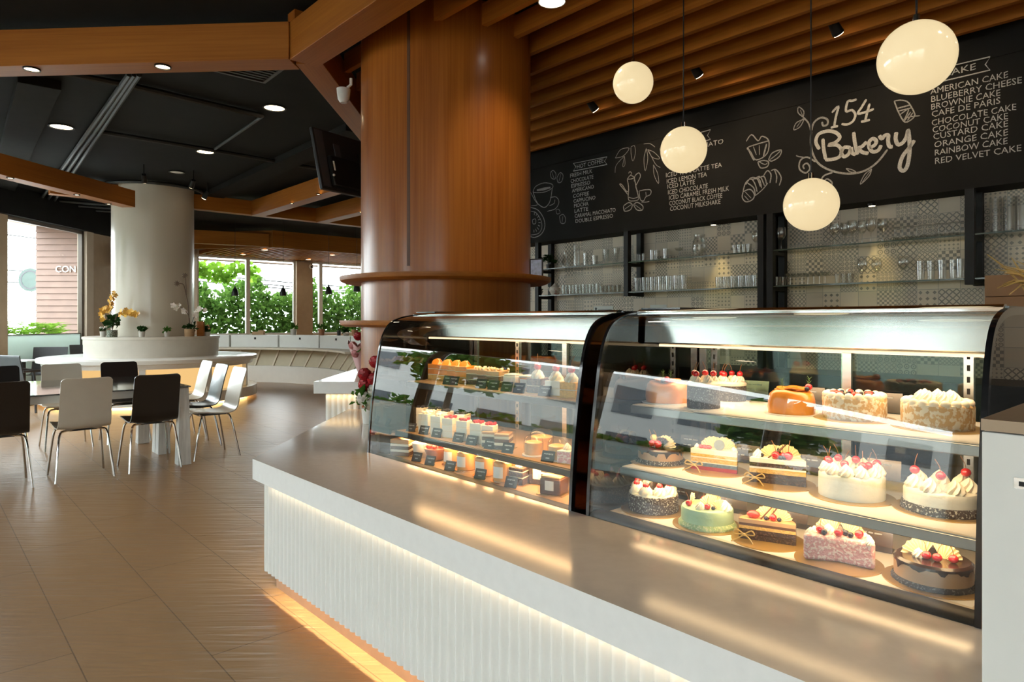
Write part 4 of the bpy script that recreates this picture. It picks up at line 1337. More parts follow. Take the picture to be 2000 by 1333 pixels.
# ---- second counter wrapping the wood column
c2 = thing('column_counter', 'higher white counter with ribbed panel wrapping the wood column', 'counter', (0, 0, 0))
X0, Y0, Z2 = -1.515, 5.08, 0.885
def ringpoly(x0, y0, x1, y1, cx_, cy_, r):
    """rectangle whose right side is bitten by the column"""
    a0 = math.asin((y0 - cy_) / r) if abs((y0 - cy_) / r) < 1 else -PI / 2
    a1 = math.asin((y1 - cy_) / r) if abs((y1 - cy_) / r) < 1 else PI / 2
    pts = [(x0, y0)]
    th0, th1 = PI - a0, PI - a1
    for i in range(25):
        t_ = th0 + (th1 - th0) * i / 24
        pts.append((cx_ + r * math.cos(t_), cy_ + r * math.sin(t_)))
    pts.append((x0, y1))
    return pts
MB().prism(ringpoly(X0, Y0, 0, 6.7, cc.x, cc.y, 0.69), Z2 - 0.092, Z2, 0, 1).build('countertop', [M['stone'], M['fascia']], c2, smooth=40, bevel=0.003)
pz = MB()
L_ = ribbed(pz, 0.26, 0.12, Z2 - 0.092, 0.0425)
pz.build('ribbed_panel', M['white'], c2, smooth=60, loc=(X0 + 0.08, Y0 + 0.05, 0))
MB().box(X0 + 0.08, X0 + 0.36, Y0 + 0.06, 6.6, 0.12, Z2 - 0.094).build('body', M['white_matt'], c2, smooth=0)
lamp_light('panel_light', 'AREA', (X0 + 0.2, Y0 + 0.02, Z2 - 0.10), 0.18, (1.0, 0.66, 0.30), c2, rot=(0, 0, 0), size=0.3, size_y=0.02)

# ---- white cabinet at the right edge
cab = thing('white_cabinet', 'tall white drawer cabinet with brown top at the right edge', 'cabinet', uv(-0.2745, 1.22), RU)
MB().box(0, 1.3, 0.018, 0.52, 0.0, 1.182).build('body', M['white_matt'], cab, smooth=0, bevel=0.002)
MB().box(-0.001, 1.3, 0, 0.53, 1.182, 1.1995).build('top', mat('brown_top', (0.36, 0.25, 0.155), 0.35, var=0.05), cab, smooth=0)
dz_ = [(0.02, 0.52), (0.525, 1.18)]
for i, (a, b) in enumerate(dz_):
    d = MB().box(0.0, 0.64, 0, 0.017, a, b).build('drawer', M['white'], cab, smooth=0, bevel=0.0015)
    if i == 1:
        hu, hz = on_v(1981, 940, 1.22)
        h0 = hu + 0.2745
        MB().box(h0, h0 + 0.12, -0.003, 0.0, hz - 0.010, hz + 0.006).build('handle', M['steel'], d, smooth=0)
        MB().box(h0 + 0.006, h0 + 0.114, -0.0035, -0.003, hz - 0.006, hz + 0.001).build('handle_recess', M['slot'], d, smooth=0)

# ---- curved glass cake cases
PROF = smooth_line([(1.748, 0.60), (1.752, 0.70), (1.770, 0.92), (1.802, 1.13), (1.822, 1.23), (1.850, 1.30), (1.890, 1.345), (1.955, 1.371), (2.04, 1.383), (2.20, 1.386)], 4)
VBK = 2.48
def offs(prof, d):
    out = []
    for i, p in enumerate(prof):
        a, b = prof[max(i - 1, 0)], prof[min(i + 1, len(prof) - 1)]
        t = Vector((b[0] - a[0], b[1] - a[1])).normalized()
        out.append((p[0] + t.y * d, p[1] - t.x * d))
    return out

def area_down(name, parent, loc, e, sx, sy, col, tilt=0.0):
    return lamp_light(name, 'AREA', loc, e, col, parent, rot=(tilt, 0, 0), size=sx, size_y=sy)

def cake_case(u0, u1, label, deck, shelves, post_us, top_plate, tray='cream', edge='edge_steel', warm=(1.0, 0.68, 0.36), gain=1.0):
    root = thing('display_case', label, 'display case', uv(0, 0), RU)
    a, b = u0 + 0.015, u1 - 0.015
    MB().box(u0, u1, 1.757, VBK, 0, deck - 0.02).build('base', M['black_plastic'], root, smooth=0)
    MB().extr([(1.755, 0.60), (1.755, deck + 0.004), (1.765, deck + 0.014), (1.80, deck + 0.016), (1.845, deck + 0.006), (1.85, 0.60)], a, b).build('front_rail', M['rail'], root, smooth=50)
    MB().box(a, b, 1.85, 2.45, deck - 0.018, deck).build('deck', M[tray], root, smooth=0)
    inner = offs(PROF, 0.004)[2:]
    MB().sheet(inner, a, b).build('front_glass', M['case_glass'], root, smooth=60)
    MB().box(u0 + 0.01, u1 - 0.01, 2.06, VBK, 1.372, 1.388).build('roof', M['black_gloss'], root, smooth=0)
    for x0, x1 in ((u0, u0 + 0.013), (u1 - 0.013, u1)):
        outl = PROF + [(VBK, 1.386), (VBK, 0.60)]
        ep = MB().extr(offs(PROF, 0.018) + [(VBK, 1.366), (VBK, 0.60)], x0 + 0.004, x1 - 0.004).build('end_panel', M['tint_glass'], root, smooth=0)
        bnd = MB()
        ins = offs(PROF, 0.020)
        k = len(PROF)
        vs = [(x, p[0], p[1]) for x in (x0, x1) for p in PROF] + [(x, p[0], p[1]) for x in (x0, x1) for p in ins]
        fs = []
        for i in range(k - 1):
            fs += [(i, i + 1, k + i + 1, k + i), (2 * k + i + 1, 2 * k + i, 3 * k + i, 3 * k + i + 1), (i + 1, i, 2 * k + i, 2 * k + i + 1), (k + i, k + i + 1, 3 * k + i + 1, 3 * k + i)]
        bnd.add(vs, fs)
        bnd.build('edge_band', M['black_gloss'], ep, smooth=50)
    # light hood and its chrome nose
    hood = MB().extr([(2.075, 1.368), (2.06, 1.362), (2.055, 1.27), (2.075, 1.262), (2.30, 1.262), (2.30, 1.368)], a + 0.01, b - 0.01).build('light_hood', M['hood'], root, smooth=30)
    MB().extr([(2.035, 1.392), (2.022, 1.384), (2.024, 1.366), (2.06, 1.362), (2.06, 1.392)], a, b).build('top_bar', M['chrome'], root, smooth=40)
    MB().box(a + 0.05, b - 0.05, 2.09, 2.13, 1.254, 1.262).build('led_strip', M['led_case'], hood, smooth=0)
    area_down('hood_light', root, uv_local((a + b) / 2, 2.17, 1.25), 3.6 * (b - a), b - a - 0.1, 0.16, (1.0, 0.70, 0.40), math.radians(8))
    if top_plate:
        MB().box(u0 + 0.02, u0 + 0.19, 2.04, 2.46, 1.388, 1.398).build('top_plate', M['black_gloss'], root, smooth=0)
    # shelves
    for z, vf in shelves:
        sh = MB().box(a + 0.02, b - 0.02, vf + 0.012, 2.40, z - 0.009, z).build('shelf', M[tray], root, smooth=0)
        MB().box(a + 0.02, b - 0.02, vf, vf + 0.012, z - 0.030, z - 0.002).build('shelf_edge', M[edge], sh, smooth=0, bevel=0.002)
        MB().box(a + 0.05, b - 0.05, vf + 0.015, vf + 0.030, z - 0.016, z - 0.0095).build('shelf_led', M['led_case'], sh, smooth=0)
        area_down('shelf_light', root, uv_local((a + b) / 2, vf + 0.055, z - 0.022), 2.2 * gain * (b - a), b - a - 0.1, 0.09, warm, math.radians(12))
    # slotted posts, sliding rear doors
    for pu in post_us:
        ps = MB().box(pu - 0.013, pu + 0.013, 2.405, 2.425, deck, 1.37).build('slotted_post', M['steel'], root, smooth=0)
        sb = MB()
        zz = deck + 0.06
        while zz < 1.33:
            sb.box(pu - 0.004, pu + 0.004, 2.4035, 2.405, zz, zz + 0.018)
            zz += 0.036
        sb.build('slots', M['slot'], ps, smooth=0)
    mid = (a + b) / 2 + 0.02
    for k, (x0, x1, y) in enumerate(((a, mid + 0.02, 2.445), (mid - 0.02, b, 2.462))):
        d = MB().box(x0, x0 + 0.03, y, y + 0.014, deck, 1.36).box(x1 - 0.03, x1, y, y + 0.014, deck, 1.36).box(x0, x1, y, y + 0.014, 1.235, 1.262).box(x0, x1, y, y + 0.014, deck, deck + 0.03).build('rear_door', M['steel'], root, smooth=0)
        MB().box(x0 + 0.03, x1 - 0.03, y + 0.004, y + 0.009, deck + 0.03, 1.235).build('pane', M['shelf_glass'], d, smooth=0)
    return root

def uv_local(u, v, z):
    return (u, v, z)

DK1, DK2 = 0.648, 0.668
SH1 = [(0.772, 1.895), (1.028, 1.96)]
SH2 = [(0.825, 1.895), (1.043, 1.955)]
case1 = cake_case(-3.052, -1.622, 'left curved glass cake case, sunk in the counter by the wood column', DK1, SH1, (-2.62, -1.80), True, 'tan_tray', 'edge_dark', (1.0, 0.60, 0.27), 1.9)
case2 = cake_case(-1.552, -0.395, 'right curved glass cake case holding whole cakes', DK2, SH2, (-1.445, -0.575), True)

# ================================================================ cakes and pastries
M['gold'] = mat('gold_cake_board', (0.62, 0.40, 0.14), 0.32, 0.7, var=0.08)
M['cherry'] = mat('glazed_cherry', (0.52, 0.012, 0.02), 0.12, var=0.15, scale=60, coat=0.6)
M['stem'] = mat('cherry_stem', (0.20, 0.08, 0.03), 0.6)
M['cream_w'] = mat('whipped_cream', (0.82, 0.76, 0.62), 0.45, var=0.03, sss=0.1, bump=0.15, bscale=60)
M['choc_w'] = mat('white_chocolate', (0.80, 0.68, 0.42), 0.35, var=0.05, coat=0.2)
M['choc'] = mat('dark_chocolate', (0.035, 0.014, 0.008), 0.22, var=0.25, coat=0.4)
M['choc_mid'] = mat('milk_chocolate', (0.12, 0.05, 0.024), 0.35, var=0.2)
M['berry'] = mat('blueberry', (0.012, 0.014, 0.030), 0.35, var=0.3)
M['straw'] = mat('strawberry', (0.50, 0.035, 0.03), 0.25, var=0.2, scale=90, coat=0.3)
M['orange'] = mat('orange_glaze', (0.72, 0.24, 0.028), 0.28, var=0.14, scale=14, coat=0.4, bump=0.25)
M['mint'] = mat('pale_green_icing', (0.40, 0.56, 0.34), 0.5, var=0.05, bump=0.2, bscale=30)
M['mint_crumb'] = speckled('green_crumb', (0.36, 0.50, 0.24), (0.62, 0.66, 0.36), 160, 0.52)
M['pink'] = speckled('pink_flakes', (0.68, 0.34, 0.33), (0.80, 0.62, 0.56), 120, 0.50, 0.55, 0.9)
M['vermi'] = speckled('chocolate_vermicelli', (0.045, 0.024, 0.016), (0.60, 0.55, 0.46), 190, 0.56, 0.5, 0.9)
M['grey_crumb'] = speckled('dark_grey_crumb', (0.055, 0.046, 0.042), (0.22, 0.20, 0.18), 210, 0.57, 0.7, 0.8)
M['almond'] = speckled('almond_flakes', (0.62, 0.40, 0.19), (0.80, 0.72, 0.56), 70, 0.48, 0.5, 1.0)
M['white_ice'] = mat('white_icing', (0.80, 0.78, 0.68), 0.45, var=0.03, bump=0.2, bscale=45)
M['caramel'] = mat('caramel_icing', (0.52, 0.30, 0.15), 0.3, var=0.06, coat=0.2)
M['sponge_y'] = mat('yellow_sponge', (0.70, 0.42, 0.12), 0.8, var=0.15, scale=120, bump=0.5)
M['sponge_d'] = speckled('dark_sponge', (0.05, 0.022, 0.012), (0.14, 0.07, 0.04), 150, 0.55)
M['jam'] = mat('red_jelly', (0.45, 0.02, 0.025), 0.15, coat=0.3)
M['blue_layer'] = mat('blue_grey_sponge', (0.14, 0.17, 0.20), 0.8, var=0.3, scale=120)
M['rosemary'] = mat('rosemary_green', (0.05, 0.12, 0.03), 0.6)
M['straw_bow'] = mat('gold_raffia', (0.60, 0.40, 0.14), 0.35, var=0.15)
M['paper_w'] = mat('cake_paper', (0.82, 0.79, 0.73), 0.6, var=0.03)
M['slate'] = mat('slate_card', (0.030, 0.027, 0.024), 0.5, var=0.2)
M['card_ink'] = mat('white_card_ink', (0.50, 0.50, 0.48), 0.8)

def mk_cherry(b):
    b.ball((0, 0, 0.0105), 0.0115, 14, 9, (1, 1, 0.95))
def mk_stem(b):
    b.tube(smooth_line([(0, 0, 0.020), (0.003, 0.001, 0.034), (0.012, 0.003, 0.050)], 3), [0.0009] * 7, 5)
def cherry(p, x, y, z, s=1.0, a=None, stem=True):
    c = put('cherry', 'cherry', mk_cherry, M['cherry'], p, (x, y, z), RND.uniform(0, 6) if a is None else a, s)
    if stem:
        put('stem', 'cherry_stem', mk_stem, M['stem'], c)
def mk_dollop(b):
    k = 8
    pr = [(0.0165, 0.0), (0.0185, 0.006), (0.015, 0.013), (0.0125, 0.018), (0.007, 0.024), (0.001, 0.030)]
    n = 32
    vs = []
    for i in range(n):
        for j, (r, z) in enumerate(pr):
            a = 2 * PI * i / n + j * 0.28
            vs.append((r * (1 + 0.13 * math.cos(k * 2 * PI * i / n)) * math.cos(a), r * (1 + 0.13 * math.cos(k * 2 * PI * i / n)) * math.sin(a), z))
    m_ = len(pr)
    b.add(vs, [(i * m_ + j, ((i + 1) % n) * m_ + j, ((i + 1) % n) * m_ + j + 1, i * m_ + j + 1) for i in range(n) for j in range(m_ - 1)])
def dollop(p, x, y, z, s=1.0):
    put('cream_dollop', 'cream_dollop', mk_dollop, M['cream_w'], p, (x, y, z), RND.uniform(0, 6), s)
def mk_fan(b):
    n = 18
    vs = []
    for i in range(n + 1):
        a = math.radians(-58 + 116 * i / n)
        w = 0.0022 * (1 if i % 2 else -1)
        for r in (0.006, 0.022, 0.038 + 0.0015 * math.cos(i * 2.1)):
            vs.append((r * math.sin(a), w * r / 0.02 + 0.004 * (r / 0.038) ** 2, r * math.cos(a)))
    k = len(vs)
    vs2 = [(x, y + 0.0022, z) for x, y, z in vs]
    fs = []
    for i in range(n):
        for j in range(2):
            q = (i * 3 + j, i * 3 + j + 1, (i + 1) * 3 + j + 1, (i + 1) * 3 + j)
            fs.append(q)
            fs.append(tuple(x + k for x in reversed(q)))
        fs.append((i * 3 + 2, i * 3 + 2 + k, (i + 1) * 3 + 2 + k, (i + 1) * 3 + 2))
    for e in (0, n):
        for j in range(2):
            fs.append((e * 3 + j, e * 3 + j + 1, e * 3 + j + 1 + k, e * 3 + j + k))
    b.add(vs, fs=[]) if False else b.add(vs + vs2, fs)
def fan(p, x, y, z, rz=0.0, s=1.0, lean=0.25, roll=0.0, m='choc_w'):
    put('chocolate_fan', 'chocolate_fan' + m, mk_fan, M[m], p, (x, y, z - 0.004 * s), 0, s, rot=(-lean, roll, rz), smooth=0)
def berry(p, x, y, z, s=1.0):
    put('blueberry', 'blueberry', lambda b: b.ball((0, 0, 0.006), 0.0068, 10, 7), M['berry'], p, (x, y, z), 0, s)
def strawberry(p, x, y, z, rz=0.0, s=1.0):
    put('strawberry', 'strawberry', lambda b: b.ball((0, 0, 0.008), 0.0125, 12, 8, (1.35, 0.85, 0.8)), M['straw'], p, (x, y, z), rz, s)
def stick(p, x, y, z, L=0.05, rz=0.5, tilt=0.9, m='choc_mid'):
    put('chocolate_stick', 'chocolate_stick' + m, lambda b: b.tube([(0, 0, 0), (0, 0, 0.05)], 0.0024, 8), M[m], p, (x, y, z), 0, (1, 1, L / 0.05), rot=(0, tilt, rz))
def sprig(p, x, y, z, s=1.0):
    def mk(b):
        b.tube([(0, 0, 0), (0.004, 0, 0.04)], 0.0012, 5)
        for i in range(12):
            zz = 0.006 + i * 0.003
            a = i * 2.4
            b.tube([(0.0004 * i, 0, zz), (0.0004 * i + 0.010 * math.cos(a), 0.010 * math.sin(a), zz + 0.010)], [0.0012, 0.0004], 4)
    put('rosemary_sprig', 'rosemary_sprig', mk, M['rosemary'], p, (x, y, z), RND.uniform(0, 6), s)

ZS = {'top': 1.0435, 'mid': 0.8255, 'deck': 0.6685}
def cake(name, label, px, py, lv, r, rz=0.0, br=0.027, board='gold', group='cakes in the right case'):
    p = at(px, py, ZS[lv])
    t = thing(name, label, 'cake', p, RU + rz, group)
    MB().lathe([(0.0, 0.0), (r + br, 0.0), (r + br, 0.003), (0.0, 0.0035)], 48).build('cake_board', M[board], t)
    return t
Z0 = 0.0035
def drum(mb, r, h, z0=Z0, n=64, rough=0.0, mi=0, round_=0.008):
    pr = [(0, z0), (r, z0), (r * 1.005, z0 + h * 0.3), (r, z0 + h * 0.65), (r, z0 + h - round_), (r - round_ * 0.35, z0 + h - round_ * 0.3), (r - round_, z0 + h), (r * 0.5, z0 + h + 0.001), (0, z0 + h)]
    return mb.lathe(pr, n, jit=rough, mi=mi)
def half(mb, r, z0, z1, mi=0, n=28, a0=0.0, a1=PI, cx_=0.0, cy_=0.0):
    pts = [(cx_ + r * math.cos(a0 + (a1 - a0) * i / n), cy_ + r * math.sin(a0 + (a1 - a0) * i / n)) for i in range(n + 1)]
    if a1 - a0 > PI + 0.01 or a1 - a0 < PI - 0.01:
        pts.append((cx_, cy_))
    return mb.prism(pts, z0, z1, mi)
def ring_pts(r, n, a0=0.0):
    return [(r * math.cos(a0 + 2 * PI * i / n), r * math.sin(a0 + 2 * PI * i / n)) for i in range(n)]

# ---- lowest row
t = cake('black_forest_cake', 'round dark chocolate-sprinkled cake with white cream swirls and red cherries, lowest row', 1276, 996, 'deck', 0.088)
drum(MB(), 0.088, 0.062, rough=0.012).build('cake_body', M['vermi'], t)
MB().lathe([(0.0, 0.0665), (0.078, 0.066), (0.086, 0.062), (0.082, 0.0675), (0.0, 0.0675)], 48).build('cream_top', M['cream_w'], t)
for i, (x, y) in enumerate(ring_pts(0.062, 8, 0.2)):
    dollop(t, x, y, 0.066, 1.3)
    cherry(t, x, y, 0.088, 1.0)
for i in range(3):
    fan(t, -0.01 + 0.022 * i, 0.01, 0.066, 0.4 * i - 0.4, 0.95, 0.1, m='choc')
stick(t, 0.01, -0.01, 0.068, 0.055, 0.4, 0.5, 'choc_w')
fan(t, -0.055, 0.03, 0.083, 0.3, 0.8, 0.5, -0.9)

t = cake('green_cake', 'pale green iced cake with white chocolate fans and cherries, lowest row', 1381, 1026, 'deck', 0.085)
drum(MB(), 0.084, 0.062, rough=0.002).build('cake_body', M['mint'], t)
MB().lathe([(0.094, Z0), (0.093, 0.010), (0.085, 0.020), (0.0838, 0.020)], 72, jit=0.02).build('crumb_border', M['mint_crumb'], t)
fan(t, 0.012, 0.0, 0.064, 0.25, 1.1, 0.15); fan(t, -0.055, -0.012, 0.066, -0.9, 0.95, 0.1); fan(t, 0.062, -0.018, 0.066, 0.9, 0.95, 0.1)
fan(t, -0.01, 0.05, 0.066, 0.1, 0.9, 0.0)
for x, y in ((0.040, -0.010), (0.028, -0.045), (-0.038, -0.050), (-0.03, 0.03), (0.05, 0.03)):
    cherry(t, x, y, 0.0655, 0.95)
for x, y in ((0.016, -0.032), (0.044, -0.035), (-0.052, -0.03)):
    berry(t, x, y, 0.0655)
dollop(t, 0.068, -0.002, 0.064, 1.1); dollop(t, 0.01, -0.055, 0.064, 0.9)

def ribbon_bow(t, x, y, z, rz=0.0):
    b = MB()
    for s in (-1, 1):
        b.tube(smooth_line([(0, 0, 0), (s * 0.022, -0.004, 0.014), (s * 0.030, -0.006, 0.002), (0, -0.001, 0)], 4), 0.0022, 6)
    b.tube(smooth_line([(0, -0.002, 0), (0.018, -0.018, -0.006), (0.034, -0.030, -0.026), (0.042, -0.048, -0.030)], 4), 0.0020, 6)
    b.tube(smooth_line([(0, -0.002, 0), (-0.018, -0.010, -0.012), (-0.036, -0.018, -0.020)], 4), 0.0020, 6)
    b.ball((0, -0.002, 0), 0.005, 8, 6)
    b.build('raffia_bow', M['straw_bow'], t, loc=(x, y, z), rz=rz)

def half_cake(name, label, px, py, lv, r, layers, rz, top, h_wrap=True, a1=PI, bow=True):
    """cut cake: layered face to the front, clear acetate round the back"""
    t = cake(name, label, px, py, lv, r, rz)
    t2 = MB()
    z = Z0
    ms = []
    for th, mk in layers:
        if M[mk] not in ms:
            ms.append(M[mk])
        half(t2, r, z, z + th, ms.index(M[mk]), a0=0.0, a1=a1, cy_=-0.028)
        z += th
    t2.build('layered_sponge', ms, t, smooth=30)
    if h_wrap:
        pr = [((r + 0.002) * math.cos(a1 * i / 24), (r + 0.002) * math.sin(a1 * i / 24) - 0.028) for i in range(25)]
        b = MB()
        b.add([(x, y, Z0) for x, y in pr] + [(x, y, z + 0.012) for x, y in pr], [(i, i + 1, i + 26, i + 25) for i in range(24)])
        b.build('acetate_wrap', M['acetate'], t)
    if bow:
        ribbon_bow(t, -r * 0.78, -0.045, 0.022)
    return t, z

t, z = half_cake('chocolate_half_cake', 'half chocolate cake with cut layers, raffia bow and fanned white chocolate, lowest row', 1500, 1056, 'deck', 0.082,
                 [(0.016, 'sponge_d'), (0.002, 'choc'), (0.014, 'sponge_d'), (0.010, 'sponge_y'), (0.008, 'choc_mid'), (0.012, 'caramel')], 0.35, 'caramel')
fan(t, 0.0, 0.012, z, 0.1, 1.15, 0.25, -0.3); fan(t, 0.030, 0.004, z, -0.3, 1.05, 0.25, 0.5)
stick(t, -0.02, -0.012, z, 0.06, 0.3, 0.7); stick(t, 0.0, -0.010, z, 0.06, 0.1, 0.6)
strawberry(t, -0.042, -0.004, z + 0.001, 0.2, 1.2); cherry(t, 0.016, -0.012, z, 1.0); berry(t, 0.034, -0.012, z); berry(t, -0.004, -0.014, z)

t = cake('pink_cake', 'cut cake coated in pink flakes with fanned white chocolate and berries, lowest row', 1637, 1098, 'deck', 0.088, 0.45)
b = MB()
half(b, 0.090, Z0, 0.075, 0, a0=-0.35, a1=PI + 0.10, cy_=-0.018)
pk = b.build('cake_body', M['pink'], t, smooth=40)
bv = pk.modifiers.new('edge', 'BEVEL'); bv.width = 0.009; bv.segments = 3; bv.limit_method = 'ANGLE'
for i in range(14):
    a = -0.3 + i * 0.25
    dollop(t, 0.078 * math.cos(a), 0.078 * math.sin(a) - 0.018, 0.070, 0.55)
fan(t, -0.012, 0.030, 0.075, 0.15, 1.25, 0.3, -0.35); fan(t, 0.026, 0.020, 0.075, -0.2, 1.2, 0.3, 0.5)
for x, y, k in ((-0.046, 0.004, 'c'), (0.0, -0.010, 'c'), (0.052, -0.006, 'c'), (-0.024, 0.014, 'd'), (0.02, 0.004, 'b'), (0.030, -0.012, 'b'), (-0.036, -0.010, 'b'), (0.014, 0.012, 'b')):
    {'c': lambda: cherry(t, x, y, 0.0755, 1.05), 'd': lambda: dollop(t, x, y, 0.075, 0.9), 'b': lambda: berry(t, x, y, 0.0755, 1.25)}[k]()

t = cake('glazed_chocolate_cake', 'dark glazed chocolate cake with dripping sides, crumb foot and white chocolate fans, at the right', 1822, 1137, 'deck', 0.090, 0.2)
drum(MB(), 0.089, 0.060).build('cake_body', M['caramel'], t)
def drip_top(t, r, h, m, seed):
    rr = random.Random(seed)
    n = 72
    vs, fs = [], []
    for i in range(n):
        a = 2 * PI * i / n
        d = h - (0.010 + 0.016 * max(0, math.sin(i * 0.9 + rr.uniform(-0.5, 0.5))) * rr.uniform(0.4, 1.3))
        for q, z in ((0.0, h + 0.0015), (r * 0.93, h + 0.0015), (r + 0.001, h - 0.004), (r + 0.0016, d)):
            vs.append((q * math.cos(a), q * math.sin(a), Z0 + z))
    for i in range(n):
        j = (i + 1) % n
        for q in range(3):
            fs.append((i * 4 + q, j * 4 + q, j * 4 + q + 1, i * 4 + q + 1))
    MB().add(vs, fs).build('glaze', M[m], t)
drip_top(t, 0.089, 0.060, 'choc', 4)
MB().lathe([(0.096, Z0), (0.095, 0.008), (0.0905, 0.016), (0.0885, 0.016)], 72, jit=0.02).build('crumb_border', M['grey_crumb'], t)
fan(t, -0.022, 0.0, 0.0645, 0.35, 1.3, 0.35, -0.4); fan(t, 0.020, -0.004, 0.0645, 0.0, 1.25, 0.35, 0.55)
for x, y in ((-0.012, -0.030), (0.012, -0.034), (0.046, -0.022)):
    cherry(t, x, y, 0.065, 1.0)
dollop(t, -0.03, -0.02, 0.0645, 0.8)

# ---- middle row
t = cake('chocolate_glaze_cake', 'dark chocolate cake dripping over a caramel side with two cherries, middle row left', 1290, 903, 'mid', 0.083)
drum(MB(), 0.082, 0.052).build('cake_body', M['caramel'], t)
drip_top(t, 0.082, 0.052, 'choc', 9)
MB().lathe([(0.091, Z0), (0.090, 0.010), (0.084, 0.018), (0.0815, 0.018)], 72, jit=0.025).build('crumb_border', M['vermi'], t)
fan(t, 0.012, 0.006, 0.056, -0.1, 1.25, 0.1, 0.35); fan(t, 0.004, -0.004, 0.056, 0.15, 1.05, 0.1, -0.2, 'choc')
put('lemon_ball', 'lemon_ball', lambda b: b.ball((0, 0, 0.014), 0.015, 14, 9), mat('lemon_macaron', (0.70, 0.52, 0.18), 0.5), t, (-0.030, 0.0, 0.070))
dollop(t, -0.03, 0.0, 0.056, 0.8)
cherry(t, -0.018, -0.026, 0.0565, 1.25); cherry(t, 0.008, -0.030, 0.0565, 1.35)
stick(t, -0.02, -0.005, 0.058, 0.05, 0.3, 0.9)

t, z = half_cake('rainbow_half_cake', 'half layer cake of yellow, blue and red stripes under cream, middle row', 1398, 920, 'mid', 0.080,
                 [(0.013, 'jam'), (0.012, 'blue_layer'), (0.003, 'cream_w'), (0.014, 'sponge_y'), (0.004, 'cream_w'), (0.010, 'sponge_y'), (0.016, 'cream_w')], 0.25, 'cream')
fan(t, -0.015, 0.012, z, 0.15, 1.2, 0.15, -0.3); fan(t, 0.022, 0.012, z, -0.15, 1.2, 0.15, 0.5)
MB().lathe([(0, -0.002), (0.018, -0.002), (0.018, 0.002), (0, 0.002)], 24).build('chocolate_medal', mat('grey_medal', (0.16, 0.18, 0.17), 0.4), t, loc=(0.016, -0.014, z + 0.018)).rotation_euler = (PI / 2 - 0.2, 0, 0)
for x in (-0.05, -0.036, -0.022):
    strawberry(t, x, -0.004 - 0.004, z, x * 20, 0.75)
for i in range(7):
    dollop(t, 0.070 * math.cos(0.5 + i * 0.38), 0.070 * math.sin(0.5 + i * 0.38) - 0.028, z, 0.5)

t, z = half_cake('chocolate_layer_cake', 'half cake of dark and yellow layers topped with cherries, raffia bow, middle row centre', 1520, 945, 'mid', 0.084,
                 [(0.015, 'sponge_d'), (0.004, 'choc'), (0.012, 'sponge_d'), (0.014, 'sponge_y'), (0.006, 'white_ice'), (0.013, 'sponge_d'), (0.014, 'cream_w')], 0.35, 'cream')
fan(t, -0.018, 0.016, z, 0.25, 1.15, 0.2, -0.6); fan(t, 0.020, 0.012, z, -0.15, 1.25, 0.2, 0.45)
stick(t, -0.030, -0.010, z, 0.07, 0.3, 0.9); stick(t, -0.016, -0.010, z, 0.06, 0.15, 0.7)
cherry(t, -0.006, -0.016, z, 1.15); cherry(t, 0.032, -0.016, z, 1.2); cherry(t, 0.014, -0.002, z, 0.95)
berry(t, 0.010, -0.022, z, 1.1); berry(t, 0.02, -0.020, z, 1.1); berry(t, -0.05, 0.0, z)
dollop(t, -0.062, 0.006, z - 0.002, 0.9)

t = cake('white_cake', 'white iced cake with whipped cream rim and pairs of cherries, middle row', 1663, 970, 'mid', 0.090)
drum(MB(), 0.090, 0.070, rough=0.003).build('cake_body', M['white_ice'], t)
for x, y in ring_pts(0.068, 11, 0.3):
    dollop(t, x, y, 0.073, 1.15)
for x, y in ((-0.060, -0.020), (-0.052, -0.034), (0.0, -0.05), (-0.004, 0.045), (0.056, -0.022), (0.046, -0.038), (0.060, 0.03), (-0.05, 0.03)):
    cherry(t, x, y, 0.092, 1.05)

t = cake('cookie_crumb_cake', 'white cream cake with dark cookie crumbs and two cherries, middle row at the right', 1838, 998, 'mid', 0.092)
drum(MB(), 0.091, 0.060, rough=0.003).build('cake_body', M['white_ice'], t)
MB().lathe([(0.099, Z0), (0.098, 0.014), (0.0925, 0.026), (0.0905, 0.026)], 72, jit=0.02).build('crumb_border', M['vermi'], t)
for x, y in ring_pts(0.064, 7, 0.1):
    dollop(t, x, y, 0.062, 1.3)
for x, y in ((-0.056, -0.03), (0.016, -0.062), (0.05, 0.035)):
    cherry(t, x, y, 0.097, 1.1)

# ---- top row
def mango(label, px, py, r, rz):
    t = cake('orange_cake', label, px, py, 'top', r, rz, 0.014, 'paper_w')
    b = MB()
    n = 40
    pr = [(0.0, 0), (1.0, 0.0), (1.03, 0.25), (1.0, 0.6), (0.93, 0.85), (0.80, 0.97), (0.55, 1.0), (0.0, 0.96)]
    vs = []
    for i in range(n):
        a = 2 * PI * i / n
        for q, z in pr:
            k = 1 + 0.04 * math.sin(3 * a + rz * 5) * q + 0.02 * math.sin(7 * a)
            vs.append((r * q * k * math.cos(a), r * q * k * math.sin(a), Z0 + 0.075 * z * (1 + 0.05 * math.sin(2 * a + 1))))
    m_ = len(pr)
    b.add(vs, [(i * m_ + j, ((i + 1) % n) * m_ + j, ((i + 1) % n) * m_ + j + 1, i * m_ + j + 1) for i in range(n) for j in range(m_ - 1)])
    b.build('cake_body', M['orange'], t, smooth=70)
    for k in range(6):
        a = k * 1.05
        put('orange_slice', 'orange_slice', lambda b: b.lathe([(0, 0), (0.030, 0.002), (0.030, 0.006), (0, 0.007)], 20), M['orange'], t, (0.024 * math.cos(a), 0.024 * math.sin(a), 0.078), 0, 1, rot=(0.2 * math.cos(a), 0.2 * math.sin(a), a))
    cherry(t, 0.028, -0.045, 0.080, 1.0, stem=False); berry(t, 0.014, -0.052, 0.078, 1.2); sprig(t, 0.036, -0.036, 0.082, 0.9); sprig(t, -0.03, 0.01, 0.082, 0.8)
    return t
mango('orange glazed fruit cake at the left of the top row', 1304, 786, 0.082, 0.0)
